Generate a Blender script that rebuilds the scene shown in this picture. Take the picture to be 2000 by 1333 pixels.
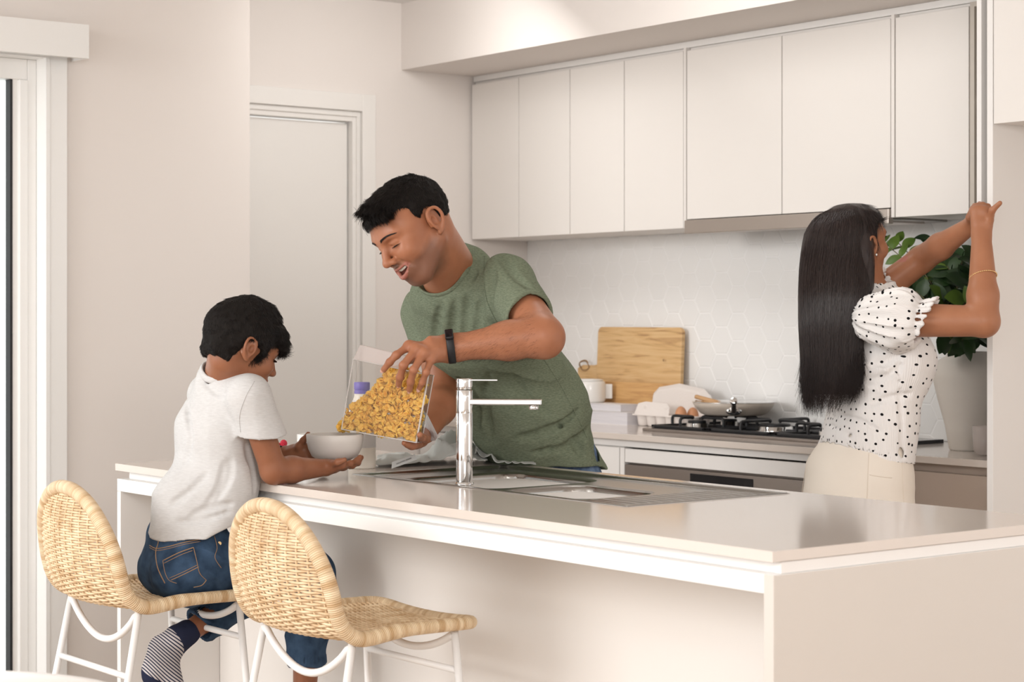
import bpy, math, random
import numpy as np
from mathutils import Vector, Matrix

sc = bpy.context.scene
for o in list(bpy.data.objects):
    bpy.data.objects.remove(o)

# ---------------------------------------------------------------- camera
FPX = 3770.0            # focal length in pixels of the 2000 px wide frame
HZ = 617.0              # row of the horizon
K = 0.93                # metres per survey unit
CAMH = 1.32
YAW = math.radians(37.8)
VX, VY = -math.cos(YAW), math.sin(YAW)
RX, RY = math.sin(YAW), math.cos(YAW)
cam = bpy.data.cameras.new('camera')
camo = bpy.data.objects.new('camera', cam)
sc.collection.objects.link(camo)
camo.location = (0, 0, CAMH)
camo.rotation_euler = (math.pi/2, 0, math.atan2(VY, VX) - math.pi/2)
cam.sensor_width = 36
cam.lens = FPX/2000*36
cam.shift_y = -(666.5-HZ)/2000
cam.clip_start = 0.05
cam.dof.use_dof = True
cam.dof.focus_distance = 5.05*K
cam.dof.aperture_fstop = 6.3
sc.camera = camo

# ---------------------------------------------------------------- light
sc.view_settings.view_transform = 'Standard'
sc.view_settings.look = 'None'
sc.view_settings.gamma = 1
sc.view_settings.exposure = 0.2
world = bpy.data.worlds.new('world')
sc.world = world
world.use_nodes = True
bgn = world.node_tree.nodes['Background']
bgn.inputs[0].default_value = (1.0, 0.995, 0.985, 1)
bgn.inputs[1].default_value = 1.5
sc.cycles.transparent_max_bounces = 24

def area(name, loc, target, sx, sy, power, col):
    l = bpy.data.lights.new(name, 'AREA')
    l.shape = 'RECTANGLE'; l.size = sx; l.size_y = sy
    l.energy = power; l.color = col
    o = bpy.data.objects.new(name, l)
    sc.collection.objects.link(o)
    o.location = loc
    d = Vector(target)-Vector(loc)
    o.rotation_euler = d.to_track_quat('-Z', 'Y').to_euler()
    return o
# daylight from the big windows of the living room, front left of the kitchen
area('daylight', (-4.7, -2.8, 2.4), (-4.8, 3.4, 1.0), 2.4, 1.6, 125, (1.0, 0.985, 0.965))
area('left_wall_fill', (0.5, 0.4, 2.45), (-6.0, 3.3, 1.7), 2.0, 1.0, 80, (1.0, 0.985, 0.965))  # no window here: fill added on the right to brighten far left walls
# added fill under the ceiling for door wall and back units, no fittings
area('ceiling_fill', (-5.2, 3.72, 2.44), (-6.1, 3.72, 1.2), 0.5, 0.5, 6.0, (1.0, 0.985, 0.96))
area('ceiling_fill', (-4.2, 3.60, 2.44), (-4.4, 4.3, 0.8), 0.5, 0.5, 4.0, (1.0, 0.985, 0.96))

# ---------------------------------------------------------------- survey helpers
def W(x, y, z):
    return np.array([x*K, y*K, CAMH-(1.35-z)*K])
def PD(px, py, D):
    t = (px-1000)/FPX; u = (HZ-py)/FPX
    return np.array([(VX+t*RX)*D*K, (VY+t*RY)*D*K, CAMH+u*D*K])
def DY(px, Y):
    t = (px-1000)/FPX; return Y/(VY+t*RY)
def DX(px, X):
    t = (px-1000)/FPX; return X/(VX+t*RX)
def DZ(py, z):
    return (z-1.35)*FPX/(HZ-py)
def PY(px, py, Y): return PD(px, py, DY(px, Y))
def PX(px, py, X): return PD(px, py, DX(px, X))
def PZ(px, py, z): return PD(px, py, DZ(py, z))
def XatY(px, Y): return PD(px, HZ, DY(px, Y))[0]/K
def YatX(px, X): return PD(px, HZ, DX(px, X))[1]/K
CR = np.array([RX, RY, 0.0]); CU = np.array([0, 0, 1.0]); CT = np.array([-VX, -VY, 0.0])
def cv(r, u, t):        # direction given as image right, up, towards the viewer
    v = CR*r+CU*u+CT*t
    return v/np.linalg.norm(v)
def nrm(v):
    v = np.asarray(v, float); return v/np.linalg.norm(v)

# ---------------------------------------------------------------- materials
def mat(name, col, rough=0.5, metal=0.0, spec=0.5, sub=0.0, subcol=None, bump=None, var=None,
        trans=0.0, alpha=1.0, coat=0.0, ior=1.45):
    m = bpy.data.materials.new(name); m.use_nodes = True
    nt = m.node_tree; b = nt.nodes['Principled BSDF']
    b.inputs['Base Color'].default_value = (*col, 1)
    b.inputs['Roughness'].default_value = rough
    b.inputs['Metallic'].default_value = metal
    b.inputs['Specular IOR Level'].default_value = spec
    b.inputs['IOR'].default_value = ior
    if sub:
        b.inputs['Subsurface Weight'].default_value = sub
        b.inputs['Subsurface Radius'].default_value = subcol or (0.012, 0.005, 0.003)
        b.inputs['Subsurface Scale'].default_value = 1.0
    b.inputs['Transmission Weight'].default_value = trans
    b.inputs['Alpha'].default_value = alpha
    b.inputs['Coat Weight'].default_value = coat
    tc = nt.nodes.new('ShaderNodeTexCoord')
    if var:     # (scale vector, amount, second colour, detail)
        sv, amt, c2 = var[:3]
        mp = nt.nodes.new('ShaderNodeMapping'); mp.inputs['Scale'].default_value = sv
        nt.links.new(tc.outputs['Object'], mp.inputs[0])
        n = nt.nodes.new('ShaderNodeTexNoise'); n.inputs['Scale'].default_value = 1
        n.inputs['Detail'].default_value = var[3] if len(var) > 3 else 5
        nt.links.new(mp.outputs[0], n.inputs[0])
        r = nt.nodes.new('ShaderNodeValToRGB')
        r.color_ramp.elements[0].position = 0.5-amt; r.color_ramp.elements[1].position = 0.5+amt
        r.color_ramp.elements[0].color = (*c2, 1); r.color_ramp.elements[1].color = (*col, 1)
        nt.links.new(n.outputs[0], r.inputs[0])
        nt.links.new(r.outputs[0], b.inputs['Base Color'])
    if bump:    # (scale vector, strength, distance)
        mp = nt.nodes.new('ShaderNodeMapping'); mp.inputs['Scale'].default_value = bump[0]
        nt.links.new(tc.outputs['Object'], mp.inputs[0])
        n = nt.nodes.new('ShaderNodeTexNoise'); n.inputs['Scale'].default_value = 1
        n.inputs['Detail'].default_value = 3
        nt.links.new(mp.outputs[0], n.inputs[0])
        bp = nt.nodes.new('ShaderNodeBump'); bp.inputs['Strength'].default_value = bump[1]
        bp.inputs['Distance'].default_value = bump[2]
        nt.links.new(n.outputs[0], bp.inputs['Height'])
        nt.links.new(bp.outputs[0], b.inputs['Normal'])
    return m
M = {}
M['wall'] = mat('wall_paint', (0.785, 0.735, 0.70), 0.7, spec=0.2, bump=((160,)*3, 0.05, 0.001))
M['ceiling'] = mat('ceiling_paint', (0.85, 0.83, 0.81), 0.8, spec=0.2)
M['white'] = mat('white_gloss_paint', (0.86, 0.855, 0.84), 0.35)
M['doorwhite'] = mat('door_paint', (0.80, 0.775, 0.745), 0.45)
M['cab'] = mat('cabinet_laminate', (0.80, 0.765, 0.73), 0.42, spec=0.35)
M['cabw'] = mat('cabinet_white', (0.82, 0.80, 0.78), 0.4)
M['cab_shaded'] = mat('shaded_cabinet_laminate', (0.64, 0.595, 0.55), 0.42, spec=0.35)  # same laminate as the cupboards, with the end's shade put into the colour
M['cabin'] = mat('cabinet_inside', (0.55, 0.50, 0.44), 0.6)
M['taupe'] = mat('taupe_drawer', (0.50, 0.41, 0.345), 0.45)
M['stone'] = mat('bench_stone', (0.68, 0.61, 0.555), 0.11, spec=0.5, var=((300,)*3, 0.5, (0.665, 0.595, 0.54)))
M['floor'] = mat('floor_timber', (0.50, 0.37, 0.26), 0.35, var=((2, 30, 2), 0.3, (0.40, 0.28, 0.19)))
M['tile'] = mat('hex_tile', (0.89, 0.885, 0.875), 0.3)
M['grout'] = mat('grout', (0.93, 0.925, 0.92), 0.7)
M['steel'] = mat('brushed_steel', (0.34, 0.325, 0.305), 0.26, metal=1.0, bump=((4, 400, 400), 0.05, 0.001))
M['hobsteel'] = mat('dark_steel', (0.34, 0.30, 0.275), 0.35, metal=0.85)
M['hoodsteel'] = mat('hood_steel', (0.50, 0.45, 0.41), 0.35, metal=0.9)
M['chrome'] = mat('chrome', (0.74, 0.74, 0.74), 0.06, metal=1.0)
M['iron'] = mat('cast_iron', (0.018, 0.018, 0.02), 0.45, bump=((200,)*3, 0.2, 0.001))
M['blackglass'] = mat('black_glass', (0.01, 0.01, 0.012), 0.08)
M['glass'] = mat('pane_glass', (0.9, 0.95, 0.95), 0.02, trans=1.0)
M['rubber'] = mat('black_rubber', (0.012, 0.012, 0.014), 0.55)
M['ceramic'] = mat('white_ceramic', (0.84, 0.825, 0.80), 0.22, coat=0.3)
M['bowlmat'] = mat('stoneware_bowl', (0.66, 0.625, 0.59), 0.42)
M['vase'] = mat('matt_vase', (0.74, 0.70, 0.65), 0.6, var=((3, 3, 14), 0.3, (0.68, 0.635, 0.58)))
M['leg'] = mat('powder_coated_legs', (0.86, 0.85, 0.84), 0.4)
M['rattan'] = None
M['board'] = None
M['pan'] = mat('pan_beige', (0.56, 0.49, 0.42), 0.35)
M['panin'] = mat('pan_inside', (0.74, 0.72, 0.68), 0.3)
M['spoonwood'] = mat('spoon_wood', (0.56, 0.33, 0.16), 0.5)
M['carton'] = mat('egg_carton', (0.80, 0.74, 0.70), 0.9, bump=((120,)*3, 0.4, 0.002))
M['egg'] = mat('egg_shell', (0.60, 0.29, 0.15), 0.45)
M['book'] = mat('book_pages', (0.80, 0.78, 0.80), 0.7, var=((8, 8, 900), 0.3, (0.60, 0.58, 0.62), 1))
M['bookcover'] = mat('book_cover', (0.80, 0.77, 0.77), 0.5)
M['milk'] = mat('milk_bottle', (0.84, 0.80, 0.72), 0.3)
M['label'] = mat('white_label', (0.88, 0.88, 0.88), 0.5)
M['purple'] = mat('purple_cap', (0.17, 0.13, 0.52), 0.4)
M['towel'] = mat('grey_linen', (0.47, 0.485, 0.465), 0.9, bump=((500,)*3, 0.3, 0.001))
M['tag'] = mat('tag_cloth', (0.62, 0.63, 0.62), 0.9)
M['ink'] = mat('ink', (0.02, 0.02, 0.02), 0.6)
M['raspberry'] = mat('raspberry', (0.55, 0.02, 0.05), 0.35, sub=0.2)
M['silver'] = mat('silver_spoon', (0.80, 0.79, 0.78), 0.12, metal=1.0)
M['gold'] = mat('gold', (0.80, 0.56, 0.28), 0.25, metal=1.0)
M['leaf'] = mat('leaf', (0.028, 0.07, 0.018), 0.38, var=((14,)*3, 0.25, (0.014, 0.032, 0.014)))
M['leaflight'] = mat('leaf_light', (0.12, 0.20, 0.03), 0.4, var=((14,)*3, 0.25, (0.06, 0.12, 0.02)))
M['stem'] = mat('stem', (0.13, 0.11, 0.05), 0.7)
M['plastic'] = mat('white_plastic', (0.82, 0.84, 0.86), 0.35)
M['teeth'] = mat('teeth', (0.80, 0.75, 0.66), 0.25)
M['eye'] = mat('eye_white', (0.62, 0.58, 0.55), 0.15)
M['iris'] = mat('iris', (0.02, 0.010, 0.006), 0.1)
M['nail'] = mat('nail', (0.66, 0.38, 0.30), 0.25)
M['cord'] = mat('jute_cord', (0.33, 0.20, 0.10), 0.9)
M['hair'] = mat('black_hair', (0.012, 0.009, 0.008), 0.45, spec=0.3)
M['hairbase'] = mat('hair_undercoat', (0.010, 0.008, 0.007), 0.8, spec=0.15)
M['hairbrown'] = mat('dark_brown_hair', (0.021, 0.012, 0.011), 0.33, spec=0.6)
M['brow'] = mat('eyebrow_hair', (0.02, 0.012, 0.01), 0.6)
def skinmat(name, c, c2, lip, stub=None):
    m = mat(name, c, 0.42, spec=0.4, sub=0.12, subcol=(0.010, 0.004, 0.002),
            var=((22,)*3, 0.35, c2, 6), bump=((450,)*3, 0.12, 0.0008))
    nt = m.node_tree; b = nt.nodes['Principled BSDF']
    src = b.inputs['Base Color'].links[0].from_socket
    for att, col, in (('stubble', stub or c2), ('lip', lip)):
        a = nt.nodes.new('ShaderNodeAttribute'); a.attribute_name = att
        mx = nt.nodes.new('ShaderNodeMix'); mx.data_type = 'RGBA'
        nt.links.new(a.outputs['Fac'], mx.inputs[0])
        nt.links.new(src, mx.inputs[6]); mx.inputs[7].default_value = (*col, 1)
        src = mx.outputs[2]
    nt.links.new(src, b.inputs['Base Color'])
    return m
M['skin_man'] = skinmat('skin_tan', (0.42, 0.178, 0.096), (0.34, 0.132, 0.067), (0.36, 0.13, 0.095), (0.14, 0.068, 0.045))
M['skin_boy'] = skinmat('skin_brown', (0.31, 0.13, 0.068), (0.25, 0.095, 0.048), (0.30, 0.10, 0.08))
M['skin_woman'] = skinmat('skin_olive', (0.42, 0.187, 0.10), (0.345, 0.142, 0.073), (0.45, 0.14, 0.12))
M['tee_green'] = mat('green_marl_jersey', (0.205, 0.238, 0.165), 0.9, spec=0.1,
                     var=((120, 120, 480), 0.17, (0.135, 0.160, 0.110), 6), bump=((600,)*3, 0.35, 0.0015))
M['tee_white'] = mat('white_marl_jersey', (0.63, 0.625, 0.62), 0.9, spec=0.1,
                     var=((70, 70, 500), 0.3, (0.52, 0.51, 0.505), 6), bump=((600,)*3, 0.25, 0.001))
M['denim'] = mat('blue_denim', (0.060, 0.108, 0.190), 0.85, spec=0.1,
                 var=((26,)*3, 0.22, (0.018, 0.034, 0.064), 8), bump=((900,)*3, 0.4, 0.001))
M['denimlight'] = mat('washed_denim', (0.17, 0.24, 0.36), 0.85, spec=0.1,
                      var=((60,)*3, 0.2, (0.07, 0.11, 0.19), 6))
M['stitch'] = mat('denim_stitch', (0.36, 0.22, 0.12), 0.8)
M['navy'] = mat('navy_knit', (0.02, 0.026, 0.055), 0.9, bump=((700,)*3, 0.3, 0.001))
M['cream'] = mat('cream_twill', (0.80, 0.73, 0.645), 0.8, spec=0.15, bump=((300,)*3, 0.15, 0.001))

def attr_pattern(m, build):
    nt = m.node_tree; b = nt.nodes['Principled BSDF']
    build(nt, b); return m
def mnode(nt, op, a, b=None, c=None):
    n = nt.nodes.new('ShaderNodeMath'); n.operation = op
    for i, v in enumerate((a, b, c)):
        if v is None: continue
        if isinstance(v, (int, float)): n.inputs[i].default_value = v
        else: nt.links.new(v, n.inputs[i])
    return n.outputs[0]
# spotted blouse: dots on a staggered lattice of the cloth's own uv metres
def dots(nt, b):
    a = nt.nodes.new('ShaderNodeAttribute'); a.attribute_name = 'cloth'
    vor = nt.nodes.new('ShaderNodeTexVoronoi'); vor.voronoi_dimensions = '2D'
    vor.inputs['Scale'].default_value = 1/0.0265
    vor.inputs['Randomness'].default_value = 0.62
    nt.links.new(a.outputs['Vector'], vor.inputs['Vector'])
    nz = nt.nodes.new('ShaderNodeTexWhiteNoise'); nz.noise_dimensions = '3D'
    nt.links.new(vor.outputs['Position'], nz.inputs['Vector'])
    rad = mnode(nt, 'MULTIPLY_ADD', nz.outputs['Value'], 0.05, 0.10)
    f = mnode(nt, 'LESS_THAN', vor.outputs['Distance'], rad)
    mx = nt.nodes.new('ShaderNodeMix'); mx.data_type = 'RGBA'
    nt.links.new(f, mx.inputs[0])
    mx.inputs[6].default_value = (0.83, 0.805, 0.79, 1); mx.inputs[7].default_value = (0.012, 0.011, 0.012, 1)
    nt.links.new(mx.outputs[2], b.inputs['Base Color'])
    sp = nt.nodes.new('ShaderNodeSeparateXYZ'); nt.links.new(a.outputs['Vector'], sp.inputs[0])
    s = mnode(nt, 'SINE', mnode(nt, 'MULTIPLY', sp.outputs[0], 1500))
    bp = nt.nodes.new('ShaderNodeBump'); bp.inputs['Strength'].default_value = 0.35; bp.inputs['Distance'].default_value = 0.0008
    nt.links.new(s, bp.inputs['Height']); nt.links.new(bp.outputs[0], b.inputs['Normal'])
M['spots'] = attr_pattern(mat('spotted_crinkle_cotton', (0.8, 0.8, 0.8), 0.85, spec=0.1), dots)
def stripes(nt, b):
    a = nt.nodes.new('ShaderNodeAttribute'); a.attribute_name = 'along'
    fr = mnode(nt, 'FRACT', mnode(nt, 'DIVIDE', a.outputs['Fac'], 0.0068))
    f = mnode(nt, 'LESS_THAN', fr, 0.40)
    a2 = nt.nodes.new('ShaderNodeAttribute'); a2.attribute_name = 'navy'
    g = mnode(nt, 'GREATER_THAN', a2.outputs['Fac'], 0.5)
    f = mnode(nt, 'MAXIMUM', f, g)
    mx = nt.nodes.new('ShaderNodeMix'); mx.data_type = 'RGBA'
    nt.links.new(f, mx.inputs[0])
    mx.inputs[6].default_value = (0.56, 0.52, 0.52, 1); mx.inputs[7].default_value = (0.025, 0.03, 0.06, 1)
    nt.links.new(mx.outputs[2], b.inputs['Base Color'])
M['sock'] = attr_pattern(mat('striped_sock', (0.5, 0.5, 0.5), 0.9, spec=0.1), stripes)
def rattan(wrap):
    m = mat('rattan_wrap' if wrap else 'rattan_weave', (0.70, 0.50, 0.30), 0.5)
    nt = m.node_tree; b = nt.nodes['Principled BSDF']
    tc = nt.nodes.new('ShaderNodeTexCoord')
    n = nt.nodes.new('ShaderNodeTexNoise'); n.inputs['Scale'].default_value = 30; n.inputs['Detail'].default_value = 6
    r = nt.nodes.new('ShaderNodeValToRGB')
    r.color_ramp.elements[0].position = 0.3; r.color_ramp.elements[1].position = 0.66
    r.color_ramp.elements[0].color = (0.58, 0.38, 0.20, 1); r.color_ramp.elements[1].color = (0.86, 0.68, 0.46, 1)
    if wrap:
        a = nt.nodes.new('ShaderNodeAttribute'); a.attribute_name = 'along'
        w = nt.nodes.new('ShaderNodeTexNoise'); w.noise_dimensions = '1D'; w.inputs['Scale'].default_value = 1
        w.inputs['Detail'].default_value = 5
        nt.links.new(mnode(nt, 'MULTIPLY', a.outputs['Fac'], 55), w.inputs['W'])
        nt.links.new(w.outputs[0], r.inputs[0])
        s = mnode(nt, 'ABSOLUTE', mnode(nt, 'SINE', mnode(nt, 'MULTIPLY', a.outputs['Fac'], math.pi/0.0042)))
        bp = nt.nodes.new('ShaderNodeBump'); bp.inputs['Strength'].default_value = 0.8; bp.inputs['Distance'].default_value = 0.0015
        nt.links.new(s, bp.inputs['Height']); nt.links.new(bp.outputs[0], b.inputs['Normal'])
    else:
        nt.links.new(tc.outputs['Object'], n.inputs[0]); nt.links.new(n.outputs[0], r.inputs[0])
    nt.links.new(r.outputs[0], b.inputs['Base Color'])
    return m
M['rattan'] = rattan(False); M['rattanwrap'] = rattan(True)
def wood(name, c1, c2, c3):
    m = mat(name, c1, 0.5); nt = m.node_tree; b = nt.nodes['Principled BSDF']
    tc = nt.nodes.new('ShaderNodeTexCoord')
    mp = nt.nodes.new('ShaderNodeMapping'); mp.inputs['Scale'].default_value = (1.6, 1.6, 22)
    nt.links.new(tc.outputs['Object'], mp.inputs[0])
    n = nt.nodes.new('ShaderNodeTexNoise'); n.inputs['Scale'].default_value = 2.2; n.inputs['Detail'].default_value = 9
    n.inputs['Distortion'].default_value = 1.4
    nt.links.new(mp.outputs[0], n.inputs[0])
    r = nt.nodes.new('ShaderNodeValToRGB'); e = r.color_ramp.elements
    e[0].position = 0.28; e[0].color = (*c3, 1); e[1].position = 0.62; e[1].color = (*c1, 1)
    x = e.new(0.44); x.color = (*c2, 1)
    nt.links.new(n.outputs[0], r.inputs[0]); nt.links.new(r.outputs[0], b.inputs['Base Color'])
    return m
M['board'] = wood('mango_wood', (0.72, 0.49, 0.25), (0.66, 0.42, 0.195), (0.40, 0.22, 0.10))
M['board2'] = wood('oak_wood', (0.68, 0.41, 0.175), (0.60, 0.34, 0.135), (0.48, 0.25, 0.10))
def flakemat():
    m = mat('corn_flake', (1.0, 0.70, 0.18), 0.6, sub=0.15, subcol=(0.004, 0.002, 0.001), var=((90,)*3, 0.3, (0.96, 0.50, 0.08), 4))
    return m
M['flake'] = flakemat()
def clearmat():
    m = bpy.data.materials.new('clear_acrylic'); m.use_nodes = True
    nt = m.node_tree; nt.nodes.clear()
    out = nt.nodes.new('ShaderNodeOutputMaterial')
    tr = nt.nodes.new('ShaderNodeBsdfTransparent'); tr.inputs[0].default_value = (0.965, 0.955, 0.945, 1)
    gl = nt.nodes.new('ShaderNodeBsdfGlossy'); gl.inputs['Roughness'].default_value = 0.05
    fr = nt.nodes.new('ShaderNodeFresnel'); fr.inputs[0].default_value = 1.45
    mx = nt.nodes.new('ShaderNodeMixShader')
    ml_ = nt.nodes.new('ShaderNodeMath'); ml_.operation = 'MULTIPLY'; ml_.inputs[1].default_value = 0.45
    nt.links.new(fr.outputs[0], ml_.inputs[0]); nt.links.new(ml_.outputs[0], mx.inputs[0]); nt.links.new(tr.outputs[0], mx.inputs[1]); nt.links.new(gl.outputs[0], mx.inputs[2])
    nt.links.new(mx.outputs[0], out.inputs[0])
    return m
M['clear'] = clearmat()

# ---------------------------------------------------------------- mesh helpers
WO = {}
def link(o): sc.collection.objects.link(o); return o
def tag(o, label=None, cat=None, group=None, kind=None):
    if label: o['label'] = label
    if cat: o['category'] = cat
    if group: o['group'] = group
    if kind: o['kind'] = kind
    return o
def thing(name, loc, label, cat, group=None, kind=None):
    o = link(bpy.data.objects.new(name, None)); o.location = tuple(float(v) for v in loc)
    o.empty_display_size = 0.05
    WO[o.name] = np.array(loc, float)
    return tag(o, label, cat, group, kind)
class MB:
    def __init__(s): s.v = []; s.f = []; s.att = {}
    def add(s, v, f, **att):
        n = len(s.v); v = [tuple(map(float, p)) for p in v]
        for k_ in att:
            s.att.setdefault(k_, [0.0]*n)
        s.v += v; s.f += [tuple(i+n for i in q) for q in f]
        for k_ in s.att:
            s.att[k_] += list(att[k_]) if k_ in att else [0.0]*len(v)
        return s
    def box(s, a, b, R=None, o=None):
        a = np.minimum(a, b), np.maximum(a, b); lo, hi = a
        P = [(lo[0] if i & 1 == 0 else hi[0], lo[1] if i & 2 == 0 else hi[1], lo[2] if i & 4 == 0 else hi[2]) for i in range(8)]
        P = np.array(P)
        if R is not None: P = P @ np.array(R).T
        if o is not None: P = P+np.array(o)
        return s.add(P, [(0, 2, 3, 1), (4, 5, 7, 6), (0, 1, 5, 4), (2, 6, 7, 3), (0, 4, 6, 2), (1, 3, 7, 5)])
    def wbox(s, x0, y0, z0, x1, y1, z1):
        return s.box(W(x0, y0, z0), W(x1, y1, z1))
    def lathe(s, prof, c=(0, 0, 0), n=48, R=None, sx=1.0, sy=1.0):
        vs = []; fs = []
        for (r, z) in prof:
            for k in range(n):
                a = 2*math.pi*k/n; vs.append((r*math.cos(a)*sx, r*math.sin(a)*sy, z))
        m = len(prof)
        for j in range(m-1):
            for k in range(n):
                k2 = (k+1) % n
                fs.append((j*n+k, j*n+k2, (j+1)*n+k2, (j+1)*n+k))
        if prof[0][0] > 1e-6: fs.append(tuple(range(n))[::-1])
        if prof[-1][0] > 1e-6: fs.append(tuple((m-1)*n+k for k in range(n)))
        P = np.array(vs)
        if R is not None: P = P @ np.array(R).T
        return s.add(P+np.array(c), fs)
    def tube(s, pts, r, n=10, closed=False, flat=1.0, side=None, caps=True, along=False):
        pts = [np.array(p, float) for p in pts]; m = len(pts)
        rs = list(r) if hasattr(r, '__len__') else [r]*m
        vs = []; fs = []; prev = None; al = []; L = 0
        for i in range(m):
            if closed: t = pts[(i+1) % m]-pts[i-1]
            else: t = pts[min(i+1, m-1)]-pts[max(i-1, 0)]
            t = t/(np.linalg.norm(t)+1e-12)
            ref = np.array(side, float) if side is not None else (prev if prev is not None else (np.array([0, 0, 1.]) if abs(t[2]) < 0.9 else np.array([1., 0, 0])))
            u = ref-t*(ref@t); u = u/(np.linalg.norm(u)+1e-12)
            w = np.cross(t, u); prev = u
            if i: L += np.linalg.norm(pts[i]-pts[i-1])
            for k in range(n):
                a = 2*math.pi*k/n
                vs.append(pts[i]+(u*math.cos(a)+w*math.sin(a)*flat)*rs[i]); al.append(L)
        for i in range(m if closed else m-1):
            j = (i+1) % m
            for k in range(n):
                k2 = (k+1) % n
                fs.append((i*n+k, i*n+k2, j*n+k2, j*n+k))
        if not closed and caps:
            fs.append(tuple(range(n))[::-1]); fs.append(tuple((m-1)*n+k for k in range(n)))
        return s.add(vs, fs, **({'along': al} if along else {}))
    def prism(s, poly, h, o, ax, ay, az):
        """polygon in ax/ay extruded along az by h"""
        ax, ay, az = map(np.array, (ax, ay, az)); o = np.array(o, float)
        n = len(poly)
        vs = [o+ax*p[0]+ay*p[1] for p in poly]+[o+ax*p[0]+ay*p[1]+az*h for p in poly]
        fs = [tuple(range(n))[::-1], tuple(range(n, 2*n))]+[(i, (i+1) % n, (i+1) % n+n, i+n) for i in range(n)]
        return s.add(vs, fs)
    def build(s, name, m, parent=None, smooth=False, bevel=0.0, seg=2, subd=0, base=None, solid=0.0):
        return mkmesh(name, np.array(s.v), s.f, m, parent, smooth, bevel, seg, subd, base, s.att, solid)
def mkmesh(name, v, f, m, parent=None, smooth=False, bevel=0.0, seg=2, subd=0, base=None, att=None, solid=0.0):
    v = np.asarray(v, float)
    if parent is not None: off = WO[parent.name]
    elif base is not None: off = np.array(base, float)
    else: off = np.array([(v[:, 0].min()+v[:, 0].max())/2, (v[:, 1].min()+v[:, 1].max())/2, v[:, 2].min()])
    me = bpy.data.meshes.new(name)
    vv = v-off
    if isinstance(f, np.ndarray) and f.ndim == 2:
        nf, k = f.shape
        me.vertices.add(len(vv)); me.vertices.foreach_set('co', vv.astype(np.float32).ravel())
        me.loops.add(nf*k); me.loops.foreach_set('vertex_index', f.astype(np.int32).ravel())
        me.polygons.add(nf); me.polygons.foreach_set('loop_start', (np.arange(nf)*k).astype(np.int32))
        me.polygons.foreach_set('loop_total', np.full(nf, k, np.int32))
        me.update(calc_edges=True); me.validate()
    else:
        me.from_pydata(vv.tolist(), [], f)
    if smooth:
        me.polygons.foreach_set('use_smooth', np.ones(len(me.polygons), bool))
    for k_, a in (att or {}).items():
        a = np.asarray(a, np.float32)
        if len(a) != len(me.vertices): continue
        if a.ndim == 1:
            at = me.attributes.new(k_, 'FLOAT', 'POINT'); at.data.foreach_set('value', a)
        else:
            at = me.attributes.new(k_, 'FLOAT_VECTOR', 'POINT'); at.data.foreach_set('vector', a.ravel())
    me.materials.append(m)
    o = link(bpy.data.objects.new(name, me))
    if parent is not None:
        o.parent = parent; WO[o.name] = off
    else:
        o.location = tuple(off); WO[o.name] = off
    if solid:
        md = o.modifiers.new('solid', 'SOLIDIFY'); md.thickness = solid; md.offset = 0
    if bevel:
        md = o.modifiers.new('bevel', 'BEVEL'); md.width = bevel; md.segments = seg; md.limit_method = 'ANGLE'
        md.angle_limit = math.radians(40)
        md.harden_normals = False
    if subd:
        md = o.modifiers.new('sub', 'SUBSURF'); md.levels = subd; md.render_levels = subd
    return o
def rrect(w, h, r, n=6):
    out = []
    for cx, cy, a0 in ((w/2-r, h/2-r, 0), (-w/2+r, h/2-r, 90), (-w/2+r, -h/2+r, 180), (w/2-r, -h/2+r, 270)):
        for k in range(n+1):
            a = math.radians(a0+90*k/n); out.append((cx+r*math.cos(a), cy+r*math.sin(a)))
    return out
def spline(pts, n=8):
    pts = [np.array(p, float) for p in pts]; out = []
    m = len(pts)
    for i in range(m-1):
        p0 = pts[max(i-1, 0)]; p1 = pts[i]; p2 = pts[i+1]; p3 = pts[min(i+2, m-1)]
        for k in range(n):
            t = k/n
            out.append(0.5*((2*p1)+(-p0+p2)*t+(2*p0-5*p1+4*p2-p3)*t*t+(-p0+3*p1-3*p2+p3)*t**3))
    out.append(pts[-1]); return out
# ================================================================ THE ROOM
FZ = 1.35-CAMH/K                    # floor level in survey units
CZ = 2.646
XW, XN = -6.61, -5.90               # wall with the hinged door, wall with the glazed door
YB = 5.22; YC = 3.415               # back wall, outer corner of the glazed-door wall
def struct(name, mb, m, parent=None, **k):
    o = mb.build(name, m, parent, **k)
    if parent is None: tag(o, kind='structure')
    return o
struct('floor', MB().wbox(-6.9, -1.2, FZ-0.1, 1.2, 5.5, FZ), M['floor'])
struct('ceiling', MB().wbox(-6.75, -0.2, CZ, 0.6, 5.35, CZ+0.1), M['ceiling'])
struct('wall_back', MB().wbox(-6.75, YB, FZ, -2.0, YB+0.12, CZ), M['wall'])
struct('wall_right_blocker', MB().wbox(0.9, -1.2, FZ, 1.0, 5.35, CZ), M['wall'])  # out of view, added to hold world light off the island end
# wall with the internal door (opening from the floor to the door head)
yd0 = 3.46; yd1 = YatX(690, XW); dz = 1.35+(HZ-232)/FPX*DX(690, XW)
w = MB().wbox(XW-0.12, yd1, FZ, XW, YB, CZ).wbox(XW-0.12, YC-0.05, dz, XW, yd1, CZ)
struct('wall_left', w, M['wall'])
# wall with the glazed door
yg1 = YatX(92, XN); gz = 1.35+(HZ-108)/FPX*DX(100, XN)
w = MB().wbox(XN-0.16, yg1, FZ, XN, YC, CZ).wbox(XN-0.16, 0.2, gz, XN, yg1, CZ).wbox(XW-0.12, YC-0.12, FZ, XN-0.14, YC, CZ)
struct('wall_window', w, M['wall'])
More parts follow.
